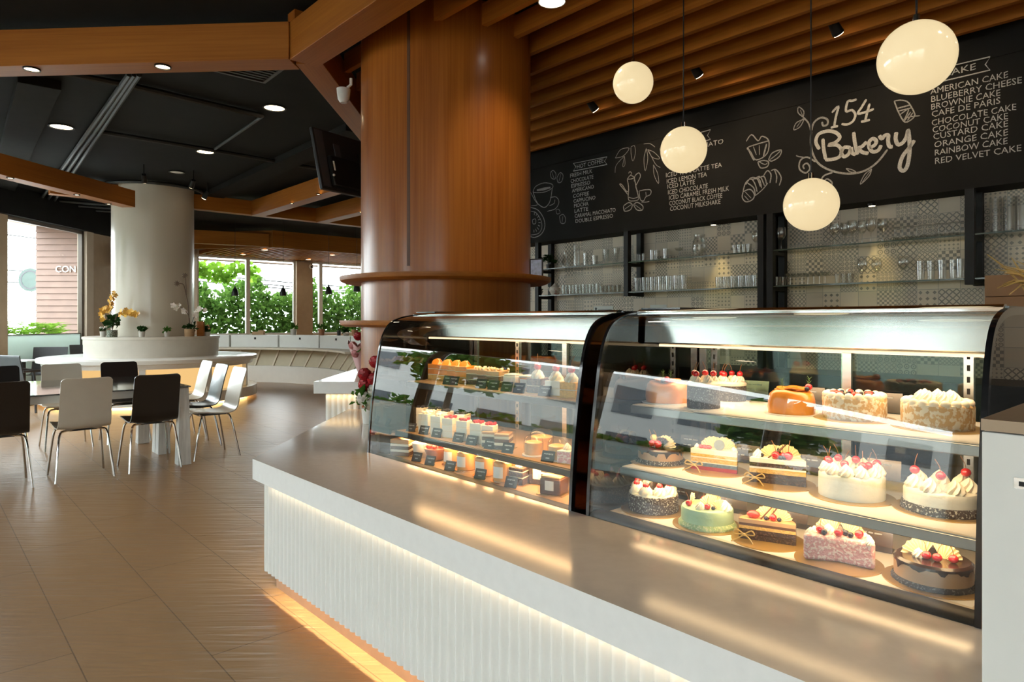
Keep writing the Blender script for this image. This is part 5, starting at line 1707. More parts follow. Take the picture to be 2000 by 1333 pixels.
mango('taller orange glazed cake in the middle of the top row', 1546, 808, 0.072, 1.2)
for lb_, px, py, a_, nm in (('tall dark grey crumb cake piece with cream and cherries, top row', 1374, 798, 0.3, 1), ('dark grey crumb cake piece behind the reflection, top row, farther right', 1427, 784, 0.3, 2)):
    t = cake('dark_crumb_cake', lb_, px, py, 'top', 0.056, a_, 0.012, 'paper_w')
    drum(MB(), 0.056, 0.088 if nm == 1 else 0.070, rough=0.01).build('cake_body', M['grey_crumb'], t)
    zt = Z0 + (0.088 if nm == 1 else 0.070)
    MB().lathe([(0.057, zt - 0.012), (0.058, zt - 0.004), (0.050, zt + 0.004), (0.0, zt + 0.006)], 40, jit=0.02).build('cream_top', M['cream_w'], t)
    for x, y in ring_pts(0.034, 5, 0.4):
        dollop(t, x, y, zt + 0.002, 0.9)
    for x, y in ring_pts(0.034, 5, 0.4)[:4]:
        cherry(t, x, y, zt + 0.020, 1.0)
for lb_, px, py, fr_ in (('almond-flaked cake with cream beads and red and dark berries, top row', 1668, 818, True), ('almond-flaked white cake at the right end of the top row, behind the reflection', 1830, 836, False)):
    t = cake('almond_cake', lb_, px, py, 'top', 0.090)
    drum(MB(), 0.090, 0.070, rough=0.02).build('cake_body', M['almond'], t)
    for x, y in ring_pts(0.078, 18):
        put('cream_bead', 'cream_bead', lambda b: b.ball((0, 0, 0), 0.0135, 12, 8, (1, 1, 0.9)), M['cream_w'], t, (x, y, 0.074))
    if fr_:
        for k in range(26):
            a, q = RND.uniform(0, 6.28), 0.06 * RND.random() ** 0.5
            (berry if k % 3 else (lambda p, x, y, z: strawberry(p, x, y, z, a, 0.8)))(t, q * math.cos(a), q * math.sin(a), 0.0735)
    else:
        for x, y in ring_pts(0.04, 7):
            dollop(t, x, y, 0.073, 1.2)

# ---- clear acrylic name signs behind the cakes
def sign(label, px, py, lv, rz=0.15, w=0.10):
    p = at(px, py, ZS[lv] + 0.0005)
    t = thing('acrylic_sign', label, 'sign', p, RU + rz, 'acrylic signs in the right case')
    b = MB().box(-w / 2, w / 2, 0.0, 0.05, 0, 0.002)
    Mt = Matrix.Rotation(math.radians(-14), 4, 'X')
    b.box(-w / 2, w / 2, -0.001, 0.001, 0.0, 0.066, M4=Mt).build('panel', M['acrylic'], t, smooth=0)
    k = MB()
    for i, z in enumerate((0.050, 0.028)):
        x = -w * 0.36
        for q in (0.018, 0.012, 0.020) if i == 0 else (0.014, 0.014):
            k.box(x, x + q, -0.0016, -0.0011, z - 0.0022, z + 0.0022, M4=Mt)
            x += q + 0.004
    k.build('white_writing', M['card_ink'], t, smooth=0)
for px, py, lv, lb_ in ((1350, 884, 'mid', 'brown acrylic name sign right of the dripping chocolate cake'), (1455, 905, 'mid', 'acrylic name sign behind the striped half cake'), (1582, 928, 'mid', 'acrylic name sign right of the dark and yellow layer cake'),
                        (1725, 938, 'mid', 'acrylic name sign behind the white iced cake'), (1338, 977, 'deck', 'acrylic name sign behind the green cake, towards the black forest cake'), (1430, 1002, 'deck', 'acrylic name sign right of the green cake'),
                        (1545, 1030, 'deck', 'acrylic name sign behind the half chocolate cake'), (1705, 1076, 'deck', 'acrylic name sign right of the pink cake'), (1352, 776, 'top', 'acrylic name sign between the orange cake and the dark crumb cake'),
                        (1580, 792, 'top', 'acrylic name sign behind the taller orange cake'), (1728, 806, 'top', 'acrylic name sign right of the berry-topped almond cake'), (1475, 776, 'top', 'acrylic name sign right of the farther dark crumb cake')):
    sign(lb_, px, py, lv)
# paper liners under the cakes of each shelf: slightly wavy front edge
for nm, z, v0 in (('lowest deck', 0.6682, 1.87), ('middle shelf', 0.8252, 1.912), ('top shelf', 1.0432, 1.975)):
    n = 40
    u0, u1 = -1.50, -0.44
    pts = [(u0 + (u1 - u0) * i / n, v0 + 0.010 * math.sin(i * 0.55)) for i in range(n + 1)] + [(u1, 2.38), (u0, 2.38)]
    o = MB().prism(pts, z - 0.0001, z + 0.0002).build('shelf_paper', M['paper_w'], smooth=0, rz=RU)
    tag(o, 'white paper liner with a wavy edge on the %s of the right case' % nm, 'paper', 'shelf papers in the right case')

# ================================================================ the left case: slices, jars, boxes and black price cards
ZL1 = {'top': 1.0285, 'mid': 0.7725, 'deck': 0.6485}
def piece(name, label, px, py, lv, cat='cake slice', rz=0.0, group=None):
    p = at(px, py, ZL1[lv])
    if lv == 'top':
        v_ = 2.16 - 0.08 * (px - 858) / 262
        p = uv(fu(px, v_), v_, ZL1[lv])
    elif lv == 'mid':
        v_ = 2.085 if py <= 838 and name in ('white_slice', 'domed_cake') and py not in (833, 834, 836) else 1.99
        p = uv(fu(px, v_), v_, ZL1[lv])
    t = thing(name, label, cat, p, RU + rz, group)
    s = {'top': 1.32, 'mid': 1.18, 'deck': 1.36}[lv]
    t.scale = (s, s, s)
    return t
def slab_paper(t, w=0.07, d=0.10):
    MB().box(-w / 2, w / 2, -d / 2, d / 2, 0, 0.0015).build('cake_board', M['gold'], t, smooth=0)
def slice_(name, label, px, py, lv, layers, w=0.055, d=0.085, rz=0.3, group=None, side=None):
    """wedge of cake: broad icing end to the front-left, point to the back"""
    t = piece(name, label, px, py, lv, 'cake slice', rz, group)
    slab_paper(t, w + 0.012, d + 0.012)
    poly = [(-w / 2, -d / 2), (w / 2, -d / 2), (w * 0.36, d / 2), (-w * 0.36, d / 2)]
    b = MB()
    ms = []
    z = 0.0015
    for th, mk in layers:
        if M[mk] not in ms:
            ms.append(M[mk])
        b.prism(poly, z, z + th, ms.index(M[mk]))
        z += th
    b.build('layered_sponge', ms, t, smooth=0, bevel=0.002)
    return t, z
# top shelf
for i, (px, lb_) in enumerate(((858, 'orange-topped cake slice farthest left on the top shelf'), (878, 'second orange-topped slice from the left on the top shelf'), (896, 'third orange-topped slice, tallest orange one'), (912, 'orange slice with curled peel beside the brown slices'))):
    t, z = slice_('orange_slice_cake', lb_, px, 727 + i * 2.5, 'top', [(0.020, 'sponge_y'), (0.003, 'cream_w'), (0.020, 'orange'), (0.003, 'cream_w'), (0.018, 'orange')], group='slices on the top shelf of the left case')
    for k in range(3):
        put('orange_peel', 'orange_slice', lambda b: b.lathe([(0, 0), (0.030, 0.002), (0.030, 0.006), (0, 0.007)], 20), M['orange'], t, (0.0, -0.025 + 0.02 * k, z + 0.006), 0, 0.55, rot=(0.9, 0.2 * k, k))
for i, (px, lb_) in enumerate(((934, 'brown slice with crumb top left of the boxed slices'), (955, 'second brown crumb-topped slice on the top shelf'), (974, 'third brown crumb-topped slice, by the white boxes'))):
    t, z = slice_('brown_slice', lb_, px, 733 + i * 2.5, 'top', [(0.018, 'sponge_d'), (0.003, 'cream_w'), (0.018, 'choc_mid'), (0.003, 'cream_w'), (0.016, 'caramel')], group='slices on the top shelf of the left case')
    b = MB()
    for k in range(14):
        b.ball((RND.uniform(-0.022, 0.022), RND.uniform(-0.04, 0.04), z + 0.003), 0.006, 6, 5)
    b.build('crumb_topping', M['almond'], t)
def packed(label, px, py, lv, m1, m2, h=0.06, w=0.06, rz=0.3, cat='boxed cake', group=None):
    t = piece('boxed_cake', label, px, py, lv, cat, rz, group)
    slab_paper(t, w + 0.01, 0.07)
    MB().box(-w / 2 + 0.004, w / 2 - 0.004, -0.030, 0.030, 0.0015, h * 0.78).build('cake_body', M[m1], t, bevel=0.003)
    MB().box(-w / 2 + 0.006, w / 2 - 0.006, -0.028, 0.028, h * 0.78, h * 0.9).build('topping', M[m2], t, bevel=0.003)
    MB().box(-w / 2, w / 2, -0.034, 0.034, 0.002, h).build('clear_box', M['acetate'], t, smooth=0)
    MB().box(-0.014, 0.014, -0.0352, -0.0342, h * 0.25, h * 0.7).build('round_label', M['paper_w'], t, smooth=0)
    return t
packed('white and orange cake in a clear box, top shelf', 1003, 742, 'top', 'white_ice', 'cream_w', group='boxed cakes in the left case')
packed('orange cake in a clear box with white cream, right of the white one, top shelf', 1032, 746, 'top', 'orange', 'cream_w', group='boxed cakes in the left case')
for px, py, m1, lb_ in ((1054, 752, 'sponge_d', 'dark slice with one cherry on cream, top shelf'), (1090, 757, 'white_ice', 'pale slice with one cherry, left one of the cherry pair at the case end'), (1120, 761, 'sponge_y', 'yellow slice with one cherry at the right end of the top shelf')):
    t, z = slice_('cherry_slice', lb_, px, py, 'top', [(0.022, m1), (0.003, 'cream_w'), (0.022, m1)], group='slices on the top shelf of the left case')
    dollop(t, 0, -0.015, z, 1.2)
    cherry(t, 0, -0.015, z + 0.028, 1.1)
# middle shelf
WH = [(0.024, 'white_ice'), (0.003, 'cream_w'), (0.024, 'white_ice'), (0.003, 'cream_w'), (0.026, 'white_ice')]
for px, py, lb_ in ((826, 816, 'white slice with dark berry top, leftmost of the back row'), (848, 818, 'white slice with dark berry top, second of the back row'), (872, 820, 'white slice with dark berry top, third of the back row'), (905, 822, 'white slice with dark berry top, fourth of the back row, half hidden')):
    t, z = slice_('white_slice', lb_, px, py, 'mid', WH + [(0.006, 'cream_w')], 0.052, 0.06, 0.3, 'white slices on the middle shelf')
    b = MB()
    for k in range(16):
        b.ball((RND.uniform(-0.019, 0.019), RND.uniform(-0.022, 0.022), z + 0.004), 0.006, 7, 5)
    b.build('dark_berries', M['berry'], t)
for px, py, lb_, red in ((833, 834, 'plain-topped white slice at the left of the front row', 0), (857, 836, 'plain-topped white slice, second of the front row', 0), (880, 839, 'white slice with glossy red berries, leftmost red one', 1), (908, 843, 'white slice with glossy red berries, second red one', 1), (935, 846, 'white slice with red berries right of the second', 1), (958, 844, 'white slice with red berries, farthest right, behind the striped sandwich', 1)):
    t, z = slice_('white_slice', lb_, px, py, 'mid', WH, 0.054, 0.05, 0.3, 'white slices on the middle shelf')
    b = MB()
    for k in range(14):
        b.ball((RND.uniform(-0.020, 0.020), RND.uniform(-0.018, 0.018), z + 0.004), 0.007, 7, 5)
    b.build('red_berries' if red else 'cream_crumbs', M['jam' if red else 'cream_w'], t)
for px, py, lb_ in ((962, 848, 'striped brown and white sandwich slice, middle shelf'), (986, 851, 'boxed slice with brown glazed top beside the sandwich, middle shelf')):
    t, z = slice_('striped_slice', lb_, px, py, 'mid', [(0.016, 'sponge_d'), (0.010, 'cream_w'), (0.014, 'choc_mid'), (0.010, 'cream_w'), (0.010, 'caramel')], 0.06, 0.075, 0.5, 'striped slices on the middle shelf')
    MB().box(-0.032, 0.032, -0.040, 0.040, 0.002, z + 0.004).build('clear_wrap', M['acetate'], t, smooth=0)

def jar(label, px, py, lv, r, h, m, group, lab=True, dome=False):
    t = piece('pudding_jar' if not dome else 'domed_cake', label, px, py, lv, 'jar' if not dome else 'domed cake', 0.3, group)
    MB().lathe([(0, 0), (r + 0.006, 0), (r + 0.006, 0.004), (0, 0.005)], 28).build('base', M['paper_w'] if dome else M['chrome'], t)
    fh = h * (0.62 if dome else 0.80)
    MB().lathe([(0, 0.005), (r * 0.90, 0.005), (r * 0.90, fh), (r * 0.7, fh + 0.004), (0, fh + 0.004)], 28).build('filling', M[m], t)
    pr = [(r, 0.004), (r, h * 0.62), (r * 0.93, h * 0.80), (r * 0.66, h * 0.94), (0.0, h)] if dome else [(r, 0.004), (r, h * 0.82), (r * 0.82, h * 0.92), (r * 0.78, h), (0.0, h)]
    MB().lathe(pr, 28).build('clear_dome' if dome else 'glass_jar', M['acetate'], t)
    if lab:
        a0, a1 = -PI / 2 - 0.55, -PI / 2 + 0.55
        MB().lathe([(r + 0.0006, h * 0.22), (r + 0.0006, h * 0.68)], 10, a0=a0, a1=a1).build('paper_label', M['paper_w'], t)
    return t
M['bun'] = mat('golden_bun', (0.66, 0.36, 0.13), 0.5, var=0.15, scale=30)
jar('bun under a clear dome, larger one left of the price card, middle shelf', 1042, 862, 'mid', 0.036, 0.075, 'bun', 'domed buns on the middle shelf', False, True)
jar('bun under a clear dome at the right, before the case end, middle shelf', 1088, 866, 'mid', 0.034, 0.080, 'bun', 'domed buns on the middle shelf', False, True)
jar('wide bun under a low clear dome behind the two front domes', 1058, 838, 'mid', 0.045, 0.085, 'bun', 'domed buns on the middle shelf', False, True)
t, z = slice_('pink_slice', 'pink cake slice at the right end of the middle shelf', 1108, 872, 'mid', [(0.018, 'pink'), (0.002, 'cream_w'), (0.018, 'pink'), (0.004, 'cream_w')], 0.05, 0.06, 0.3)
dollop(t, 0, 0, z, 0.8)
# deck
t, z = slice_('sandwich_stack', 'brown and white chocolate sandwich stack at the left of the lowest row', 790, 888, 'deck', [(0.014, 'choc_mid'), (0.010, 'white_ice'), (0.012, 'sponge_d'), (0.010, 'white_ice'), (0.016, 'caramel')], 0.08, 0.08, 0.5)
t = piece('dessert_cup', 'paper cup dessert with white cream, red fruit and a wafer stick, lowest row', 822, 893, 'deck', 'dessert', 0.3)
MB().lathe([(0, 0.0), (0.024, 0.0), (0.034, 0.055), (0.032, 0.055), (0, 0.045)], 24).build('cup', M['paper_w'], t)
MB().lathe([(0.032, 0.05), (0.028, 0.058), (0.014, 0.064), (0, 0.066)], 20, jit=0.05).build('cream', M['cream_w'], t)
strawberry(t, 0.012, -0.012, 0.060, 0.4, 0.8); stick(t, -0.014, 0.0, 0.058, 0.04, 0.3, -1.1, 'choc_w')
t = piece('dessert_bowl', 'clear bowl dessert with brown pudding, cream and red fruit, lowest row', 851, 899, 'deck', 'dessert', 0.3)
MB().lathe([(0, 0.002), (0.026, 0.003), (0.044, 0.045), (0.0, 0.047)], 28).build('pudding', mat('brown_pudding', (0.30, 0.11, 0.07), 0.3, coat=0.3), t)
MB().lathe([(0, 0), (0.028, 0.0), (0.047, 0.055), (0.046, 0.055)], 28).build('clear_bowl', M['acetate'], t)
for k in range(6):
    strawberry(t, 0.024 * math.cos(k * 1.05), 0.024 * math.sin(k * 1.05), 0.046, k, 0.9)
dollop(t, 0, 0, 0.046, 1.0)
JG = 'labelled jars on the lowest row'
M['custard'] = mat('amber_custard', (0.76, 0.36, 0.10), 0.35, var=0.08, coat=0.2)
for px, py, lb_ in ((884, 909, 'amber pudding jar with oval white label, leftmost of the front jars'), (910, 919, 'amber pudding jar with oval white label, second of the front jars'), (946, 930, 'amber pudding jar with oval white label, third of the front jars'), (982, 941, 'amber pudding jar with large lid, fourth of the front jars')):
    jar(lb_, px, py, 'deck', 0.033, 0.077, 'custard', JG)
for px, py, lb_ in ((902, 893, 'pale amber jar behind the first two labelled jars'), (930, 900, 'pale amber jar behind the second and third labelled jars'), (966, 908, 'pale amber jar behind the third and fourth labelled jars'), (1008, 917, 'tall amber jar behind the dark cherry slice')):
    jar(lb_, px, py, 'deck', 0.032, 0.080, 'custard', 'unlabelled jars behind the labelled ones', False)
t, z = slice_('dark_cherry_slice', 'dark layered slice with white cream and one cherry, lowest row right', 1016, 945, 'deck', [(0.020, 'sponge_d'), (0.004, 'cream_w'), (0.014, 'sponge_d'), (0.004, 'cream_w'), (0.010, 'sponge_d')], 0.055, 0.05, 0.2)
dollop(t, 0, -0.008, z, 0.6); cherry(t, -0.006, -0.012, z + 0.008, 0.7, stem=False)
packed('brown chocolate cake in a clear box at the right end, lowest row', 1082, 964, 'deck', 'choc_mid', 'caramel', 0.062, 0.075, 0.35, group='boxed cakes in the left case')
packed('layered almond cake in a clear box behind the brown one, lowest row', 1058, 944, 'deck', 'sponge_d', 'almond', 0.076, 0.070, 0.35, group='boxed cakes in the left case')

def mk_card(b):
    Mt = Matrix.Rotation(math.radians(-24), 4, 'X')
    b.box(-0.029, 0.029, -0.0015, 0.0015, 0.0, 0.046, M4=Mt)
    b.box(-0.02, 0.02, 0.0, 0.022, 0.0, 0.002)
def mk_ink(v):
    def f(b):
        r = random.Random(v)
        Mt = Matrix.Rotation(math.radians(-24), 4, 'X')
        x = -0.019
        while x < 0.018:
            q = r.uniform(0.003, 0.007)
            b.box(x, x + q, -0.0022, -0.0016, 0.030 + r.uniform(-0.001, 0.001), 0.0355, M4=Mt)
            x += q + 0.0018
        x = -0.008
        for q in (0.006, 0.007, 0.005):
            b.box(x, x + q * 0.8, -0.0022, -0.0016, 0.013, 0.018, M4=Mt)
            x += q
    return f
CARDS = [('top', 873, 742, 'before the orange slices, left'), ('top', 884, 744, 'before the orange slices, right'), ('top', 938, 751, 'before the brown slices, left'), ('top', 962, 754, 'before the brown slices, right'), ('top', 988, 758, 'before the boxed white cake'),
         ('top', 1012, 761, 'before the boxed orange cake'), ('top', 1062, 768, 'before the dark cherry slice on the top shelf'),
         ('mid', 801, 836, 'at the left end of the middle shelf'), ('mid', 826, 844, 'before the plain white slices, left'), ('mid', 851, 848, 'before the plain white slices, right'), ('mid', 893, 857, 'before the red-topped slices, left'), ('mid', 919, 862, 'before the red-topped slices, right'),
         ('mid', 955, 869, 'before the striped sandwich slice'), ('mid', 990, 876, 'before the boxed brown slice, left of the domes'), ('mid', 1068, 893, 'before the pink slice and the domes'),
         ('deck', 812, 917, 'before the sandwich stack, lowest row'), ('deck', 838, 924, 'before the dessert bowl, lowest row'), ('deck', 877, 937, 'before the leftmost labelled jar'), ('deck', 936, 953, 'before the third labelled jar'), ('deck', 996, 970, 'before the dark cherry slice in the lowest row')]
for i, (lv, px, py, wh) in enumerate(CARDS):
    v_ = {'top': 2.01, 'mid': 1.93, 'deck': 1.868}[lv]
    p = uv(fu(px, v_), v_, ZL1[lv])
    o = put('price_card', 'price_card', mk_card, M['slate'], None, p, RU + 0.28)
    tag(o, 'black price card ' + wh, 'price card', 'black price cards in the left case')
    put('white_writing', 'card_ink_%d' % (i % 4), mk_ink(i % 4), M['card_ink'], o)

# ================================================================ dining chairs and tables
M['chair_black'] = mat('black_lacquered_shell', (0.014, 0.012, 0.012), 0.28, var=0.1, coat=0.2)
M['chair_white'] = mat('greyish_white_shell', (0.60, 0.55, 0.47), 0.30, var=0.03, coat=0.2)

def chair_shell():
    """one bent sheet: seat, tight curve, leaning back"""
    line = smooth_line([(0.215, 0.452), (0.19, 0.462), (0.08, 0.452), (-0.08, 0.438), (-0.165, 0.450), (-0.205, 0.495), (-0.226, 0.58), (-0.262, 0.73), (-0.305, 0.872)], 4)
    a_, b_ = line[-2], line[-1]
    c_, d_ = line[0], line[1]
    fr = (0.2, 0.4, 0.6, 0.75, 0.88, 0.96, 1.0)
    line = [tuple(p + (q - p) * (1 - f) for p, q in zip(c_, d_)) for f in fr[::-1]] + line[1:-1] + [tuple(p + (q - p) * f for p, q in zip(a_, b_)) for f in fr]
    n = len(line)
    ln = [0.0]
    for p, q in zip(line, line[1:]):
        ln.append(ln[-1] + math.hypot(q[0] - p[0], q[1] - p[1]))
    rows = []
    RR = 0.035
    for i, (y, z) in enumerate(line):
        w = 0.205 - 0.022 * i / (n - 1)
        e = min(ln[i], ln[-1] - ln[i])
        if e < RR:
            w -= RR - math.sqrt(RR * RR - (RR - e) ** 2)
        rows.append((y, z, w))
    vs, fs = [], []
    cols = 7
    th = 0.011
    for side in (0, 1):
        for i, (y, z, w) in enumerate(rows):
            a, b = rows[max(i - 1, 0)], rows[min(i + 1, n - 1)]
            t = Vector((b[0] - a[0], b[1] - a[1])).normalized()
            ny, nz = t.y, -t.x
            for c in range(cols):
                s = -1 + 2 * c / (cols - 1)
                dish = 0.010 * s * s
                k = dish if side == 0 else dish - th
                vs.append((s * w, y + ny * k, z + nz * k))
    m_ = n * cols
    for i in range(n - 1):
        for c in range(cols - 1):
            q = (i * cols + c, i * cols + c + 1, (i + 1) * cols + c + 1, (i + 1) * cols + c)
            fs.append(q)
            fs.append(tuple(x + m_ for x in reversed(q)))
    for i in range(n - 1):
        for c in (0, cols - 1):
            q = (i * cols + c, (i + 1) * cols + c, (i + 1) * cols + c + m_, i * cols + c + m_)
            fs.append(q if c == 0 else tuple(reversed(q)))
    for i in (0, n - 1):
        for c in range(cols - 1):
            q = (i * cols + c, i * cols + c + m_, i * cols + c + 1 + m_, i * cols + c + 1)
            fs.append(q if i == 0 else tuple(reversed(q)))
    return MB().add(vs, fs)

def make_chair(m):
    t = thing('shell_chair', 'x', 'chair', (0, 0, 0), 0, 'shell chairs round the glass tables')
    chair_shell().build('shell', M[m], t, smooth=50)
    for sx in (-1, 1):
        for sy in (-1, 1):
            b = MB()
            b.tube(smooth_line([(sx * 0.06, sy * 0.12, 0.425), (sx * 0.135, sy * 0.125, 0.422), (sx * 0.168, sy * 0.135, 0.40), (sx * 0.185, sy * 0.16, 0.30), (sx * 0.212, sy * 0.215, 0.004)], 4), 0.0095, 10)
            b.build('leg', M['chrome'], t)
    MB().box(-0.10, 0.10, -0.13, 0.13, 0.415, 0.428).build('seat_plate', M['black_plastic'], t, smooth=0)
    return t
def face(dx, dy):
    return math.atan2(dy, dx) - PI / 2
fA, fF, fR = face(-UX, -UY), face(UX, UY), face(-VX, -VY)
chairs = [('b', -3.345, 6.14, fA, 'black shell chair with its back to the viewer, beside the striped table leg'), ('w', -3.745, 5.78, fA, 'white shell chair with its back to the viewer, between two black ones'), ('b', -4.175, 5.40, fA, 'black shell chair cut by the left picture edge, back to the viewer'),
          ('b', -4.36, 7.50, fF, 'black shell chair across the table, facing the viewer'), ('w', -4.77, 7.12, fF, 'white shell chair across the table behind the other white one'), ('b', -5.20, 6.76, fF, 'black shell chair across the table at the left picture edge'),
          ('w', -3.02, 6.66, fR, 'white shell chair at the table end, nearest of the three in profile'), ('b', -3.43, 7.18, fR, 'black shell chair in profile between two white ones'), ('w', -3.86, 7.76, fR, 'white shell chair at the table end, farthest of the three in profile')]
proto = {}
for k, x, y, r, lb_ in chairs:
    if k not in proto:
        o = proto[k] = make_chair('chair_black' if k == 'b' else 'chair_white')
        o.location, o.rotation_euler = (x, y, 0), (0, 0, r)
        o['label'] = lb_
    else:
        copy_tree(proto[k], (x, y, 0), r, lb_)

M['table_glass'] = mat('dark_glass_top', (0.030, 0.030, 0.030), 0.06, var=0.05, coat=0.6)
M['streak'] = mat('white_streaked_leg', (0.72, 0.71, 0.68), 0.22, var=0.12, scale=9, stretch=(6, 6, 0.6), coat=0.3)
def table(ua, ub_, label):
    va, vb = -0.35, 1.96
    p = uv((ua + ub_) / 2, (va + vb) / 2)
    t = thing('glass_table', label, 'table', p, RU, 'glass topped tables')
    hx, hy = abs(ub_ - ua) / 2 - 0.004, (vb - va) / 2
    MB().box(-hx, hx, -hy, hy, 0.726, 0.738).build('glass_top', M['table_glass'], t, smooth=0, bevel=0.002)
    MB().box(-hx + 0.02, hx - 0.02, -hy + 0.02, -hy + 0.05, 0.66, 0.725).box(-hx + 0.02, hx - 0.02, hy - 0.05, hy - 0.02, 0.66, 0.725).box(-hx + 0.02, -hx + 0.05, -hy + 0.05, hy - 0.05, 0.66, 0.725).box(hx - 0.05, hx - 0.02, -hy + 0.05, hy - 0.05, 0.66, 0.725).build('apron', M['white'], t, smooth=0)
    for sx in (-1, 1):
        for sy in (-1, 1):
            x, y = sx * (hx - 0.055), sy * (hy - 0.055)
            b = MB()
            a, c = 0.040, 0.058
            b.add([(x + i * c, y + j * c, 0) for i, j in ((-1, -1), (1, -1), (1, 1), (-1, 1))] + [(x + i * a, y + j * a, 0.724) for i, j in ((-1, -1), (1, -1), (1, 1), (-1, 1))], [(3, 2, 1, 0), (4, 5, 6, 7), (0, 1, 5, 4), (1, 2, 6, 5), (2, 3, 7, 6), (3, 0, 4, 7)])
            b.build('leg', M['streak'], t, smooth=0, bevel=0.004)
    return t
table(-7.46, -6.67, 'dark glass table with thick white streaked legs, nearer of the two')
table(-8.26, -7.47, 'dark glass table with white legs behind the nearer one')

M['grey_top'] = mat('light_grey_top', (0.45, 0.46, 0.46), 0.35, var=0.04)
# grey armchairs and low table by the side windows
def arm_chair(x, y, r, label, s=1.0):
    t = thing('grey_armchair', label, 'chair', (x, y, 0), r, 'grey armchairs by the side windows')
    b = MB()
    ln = smooth_line([(0.24, 0.43), (0.0, 0.41), (-0.20, 0.42), (-0.25, 0.50), (-0.29, 0.68), (-0.33, 0.88)], 4)
    b.extr(ln + [(p[0] - 0.012, p[1] - 0.012) for p in reversed(ln)], -0.27, 0.27)
    b.build('shell', M['dark_grey'], t, smooth=60)
    for sx in (-1, 1):
        MB().tube(smooth_line([(sx * 0.27, -0.29, 0.66), (sx * 0.29, -0.05, 0.66), (sx * 0.29, 0.16, 0.64), (sx * 0.27, 0.24, 0.56), (sx * 0.26, 0.26, 0.0)], 4), 0.018, 8).build('arm', M['dark_grey'], t)
        MB().tube([(sx * 0.24, -0.22, 0.43), (sx * 0.27, -0.30, 0.0)], 0.018, 8).build('leg', M['dark_grey'], t)
    return t
arm_chair(-6.80, 9.4, face(0.35, 1), 'dark grey armchair nearest the left picture edge')
arm_chair(-8.18, 11.6, face(0.25, -1), 'grey armchair before the frosted window panel, facing the room')
arm_chair(-8.17, 12.95, face(0.8, -0.6), 'dark grey armchair half hidden by the round island')
t = thing('small_table', 'small light table between the grey armchairs by the side windows', 'table', (-7.85, 10.7, 0), 0)
MB().box(-0.22, 0.22, -0.22, 0.22, 0.70, 0.72).build('top', M['grey_top'], t, smooth=0, bevel=0.003)
MB().tube([(0, 0, 0.02), (0, 0, 0.70)], 0.03, 10).build('pedestal', M['black_steel'], t)
MB().box(-0.22, 0.22, -0.22, 0.22, 0, 0.02).build('foot', M['black_steel'], t, smooth=0, bevel=0.004)

# ---- round island about the white column
isl = thing('round_island', 'round white tiered island with glowing panels about the white column', 'island counter', tuple(wc))
MB().lathe([(0.64, 0.0), (1.48, 0.0), (1.48, 0.06), (1.66, 0.06), (1.66, 0.225), (1.56, 0.235), (0.64, 0.235)], 96).build('plinth', M['white'], isl)
for k in range(10):
    a0 = 2 * PI * k / 10 + 0.115
    MB().lathe([(1.50, 0.24), (1.50, 0.61)], 12, a0=a0, a1=a0 + 2 * PI / 10 - 0.07).build('lit_panel', M['backlit'], isl)
    a = a0 - 0.035
    MB().box(1.44, 1.56, -0.045, 0.045, 0.235, 0.612).build('post', M['white'], isl, smooth=0, rz=a)
MB().lathe([(0.64, 0.61), (1.58, 0.61), (1.60, 0.68), (1.66, 0.69), (1.665, 0.715), (1.665, 0.745), (1.65, 0.755), (0.64, 0.755)], 96).build('ledge', M['white'], isl)
tm = mat('cream_tier', (0.58, 0.535, 0.465), 0.3, var=0.03)
MB().lathe([(0.64, 0.755), (1.02, 0.755), (1.02, 0.83), (1.025, 0.84), (1.025, 0.95), (1.03, 0.96), (1.03, 1.04), (1.045, 1.05), (1.045, 1.085), (1.03, 1.09), (0.64, 1.09)], 96).build('upper_tier', tm, isl)
MB().lathe([(1.482, 0.005), (1.495, 0.005), (1.495, 0.055), (1.482, 0.055)], 64).build('led_ring', glow('island_led', (1.0, 0.66, 0.24), 7.0), isl)

# ---- curved bench with cubbies before the far windows
def arc(mb, prof, a0, a1, n=40, mi=0):
    """closed (r, z) outline swept about the island's axis"""
    k = len(prof)
    vs = [(r * math.cos(a0 + (a1 - a0) * i / n), r * math.sin(a0 + (a1 - a0) * i / n), z) for i in range(n + 1) for r, z in prof]
    fs = [(i * k + (q + 1) % k, i * k + q, (i + 1) * k + q, (i + 1) * k + (q + 1) % k) for i in range(n) for q in range(k)]
    fs += [tuple(range(k)), tuple(reversed(range(n * k, n * k + k)))]
    return mb.add(vs, fs, mi)
t = thing('wall_speaker', 'small black speaker on the tan wall beside the white column', 'speaker', (XL + 0.002, 14.45, 2.78), 0)
MB().box(0, 0.22, -0.14, 0.14, -0.24, 0.22).build('casing', M['black_plastic'], t, smooth=0, bevel=0.008)
MB().box(0.22, 0.226, -0.12, 0.12, -0.21, 0.19).build('grille', M['black_steel'], t, smooth=0)
bn = thing('curved_bench', 'long curved white bench counter with cubbies before the far windows', 'bench counter', tuple(wc))
A0, A1 = math.radians(22), math.radians(112)
arc(MB(), [(3.25, 0), (3.95, 0), (3.95, 0.36), (3.25, 0.36)], A0, A1).build('base', M['white'], bn)
arc(MB(), [(3.36, 0.36), (3.95, 0.36), (3.95, 0.72), (3.62, 0.72)], A0, A1).build('cubby_back', mat('khaki_panel', (0.55, 0.49, 0.36), 0.5, var=0.04), bn)
n_d = 12
for i in range(n_d + 1):
    a = A0 + (A1 - A0) * i / n_d
    MB().extr([(3.30, 0.36), (3.355, 0.36), (3.61, 0.715), (3.30, 0.715)][::-1] and [(3.335, 0.36), (3.365, 0.36), (3.625, 0.718), (3.575, 0.718)], -0.018, 0.018).build('divider', M['cream'], bn, smooth=0, rz=a - PI / 2)
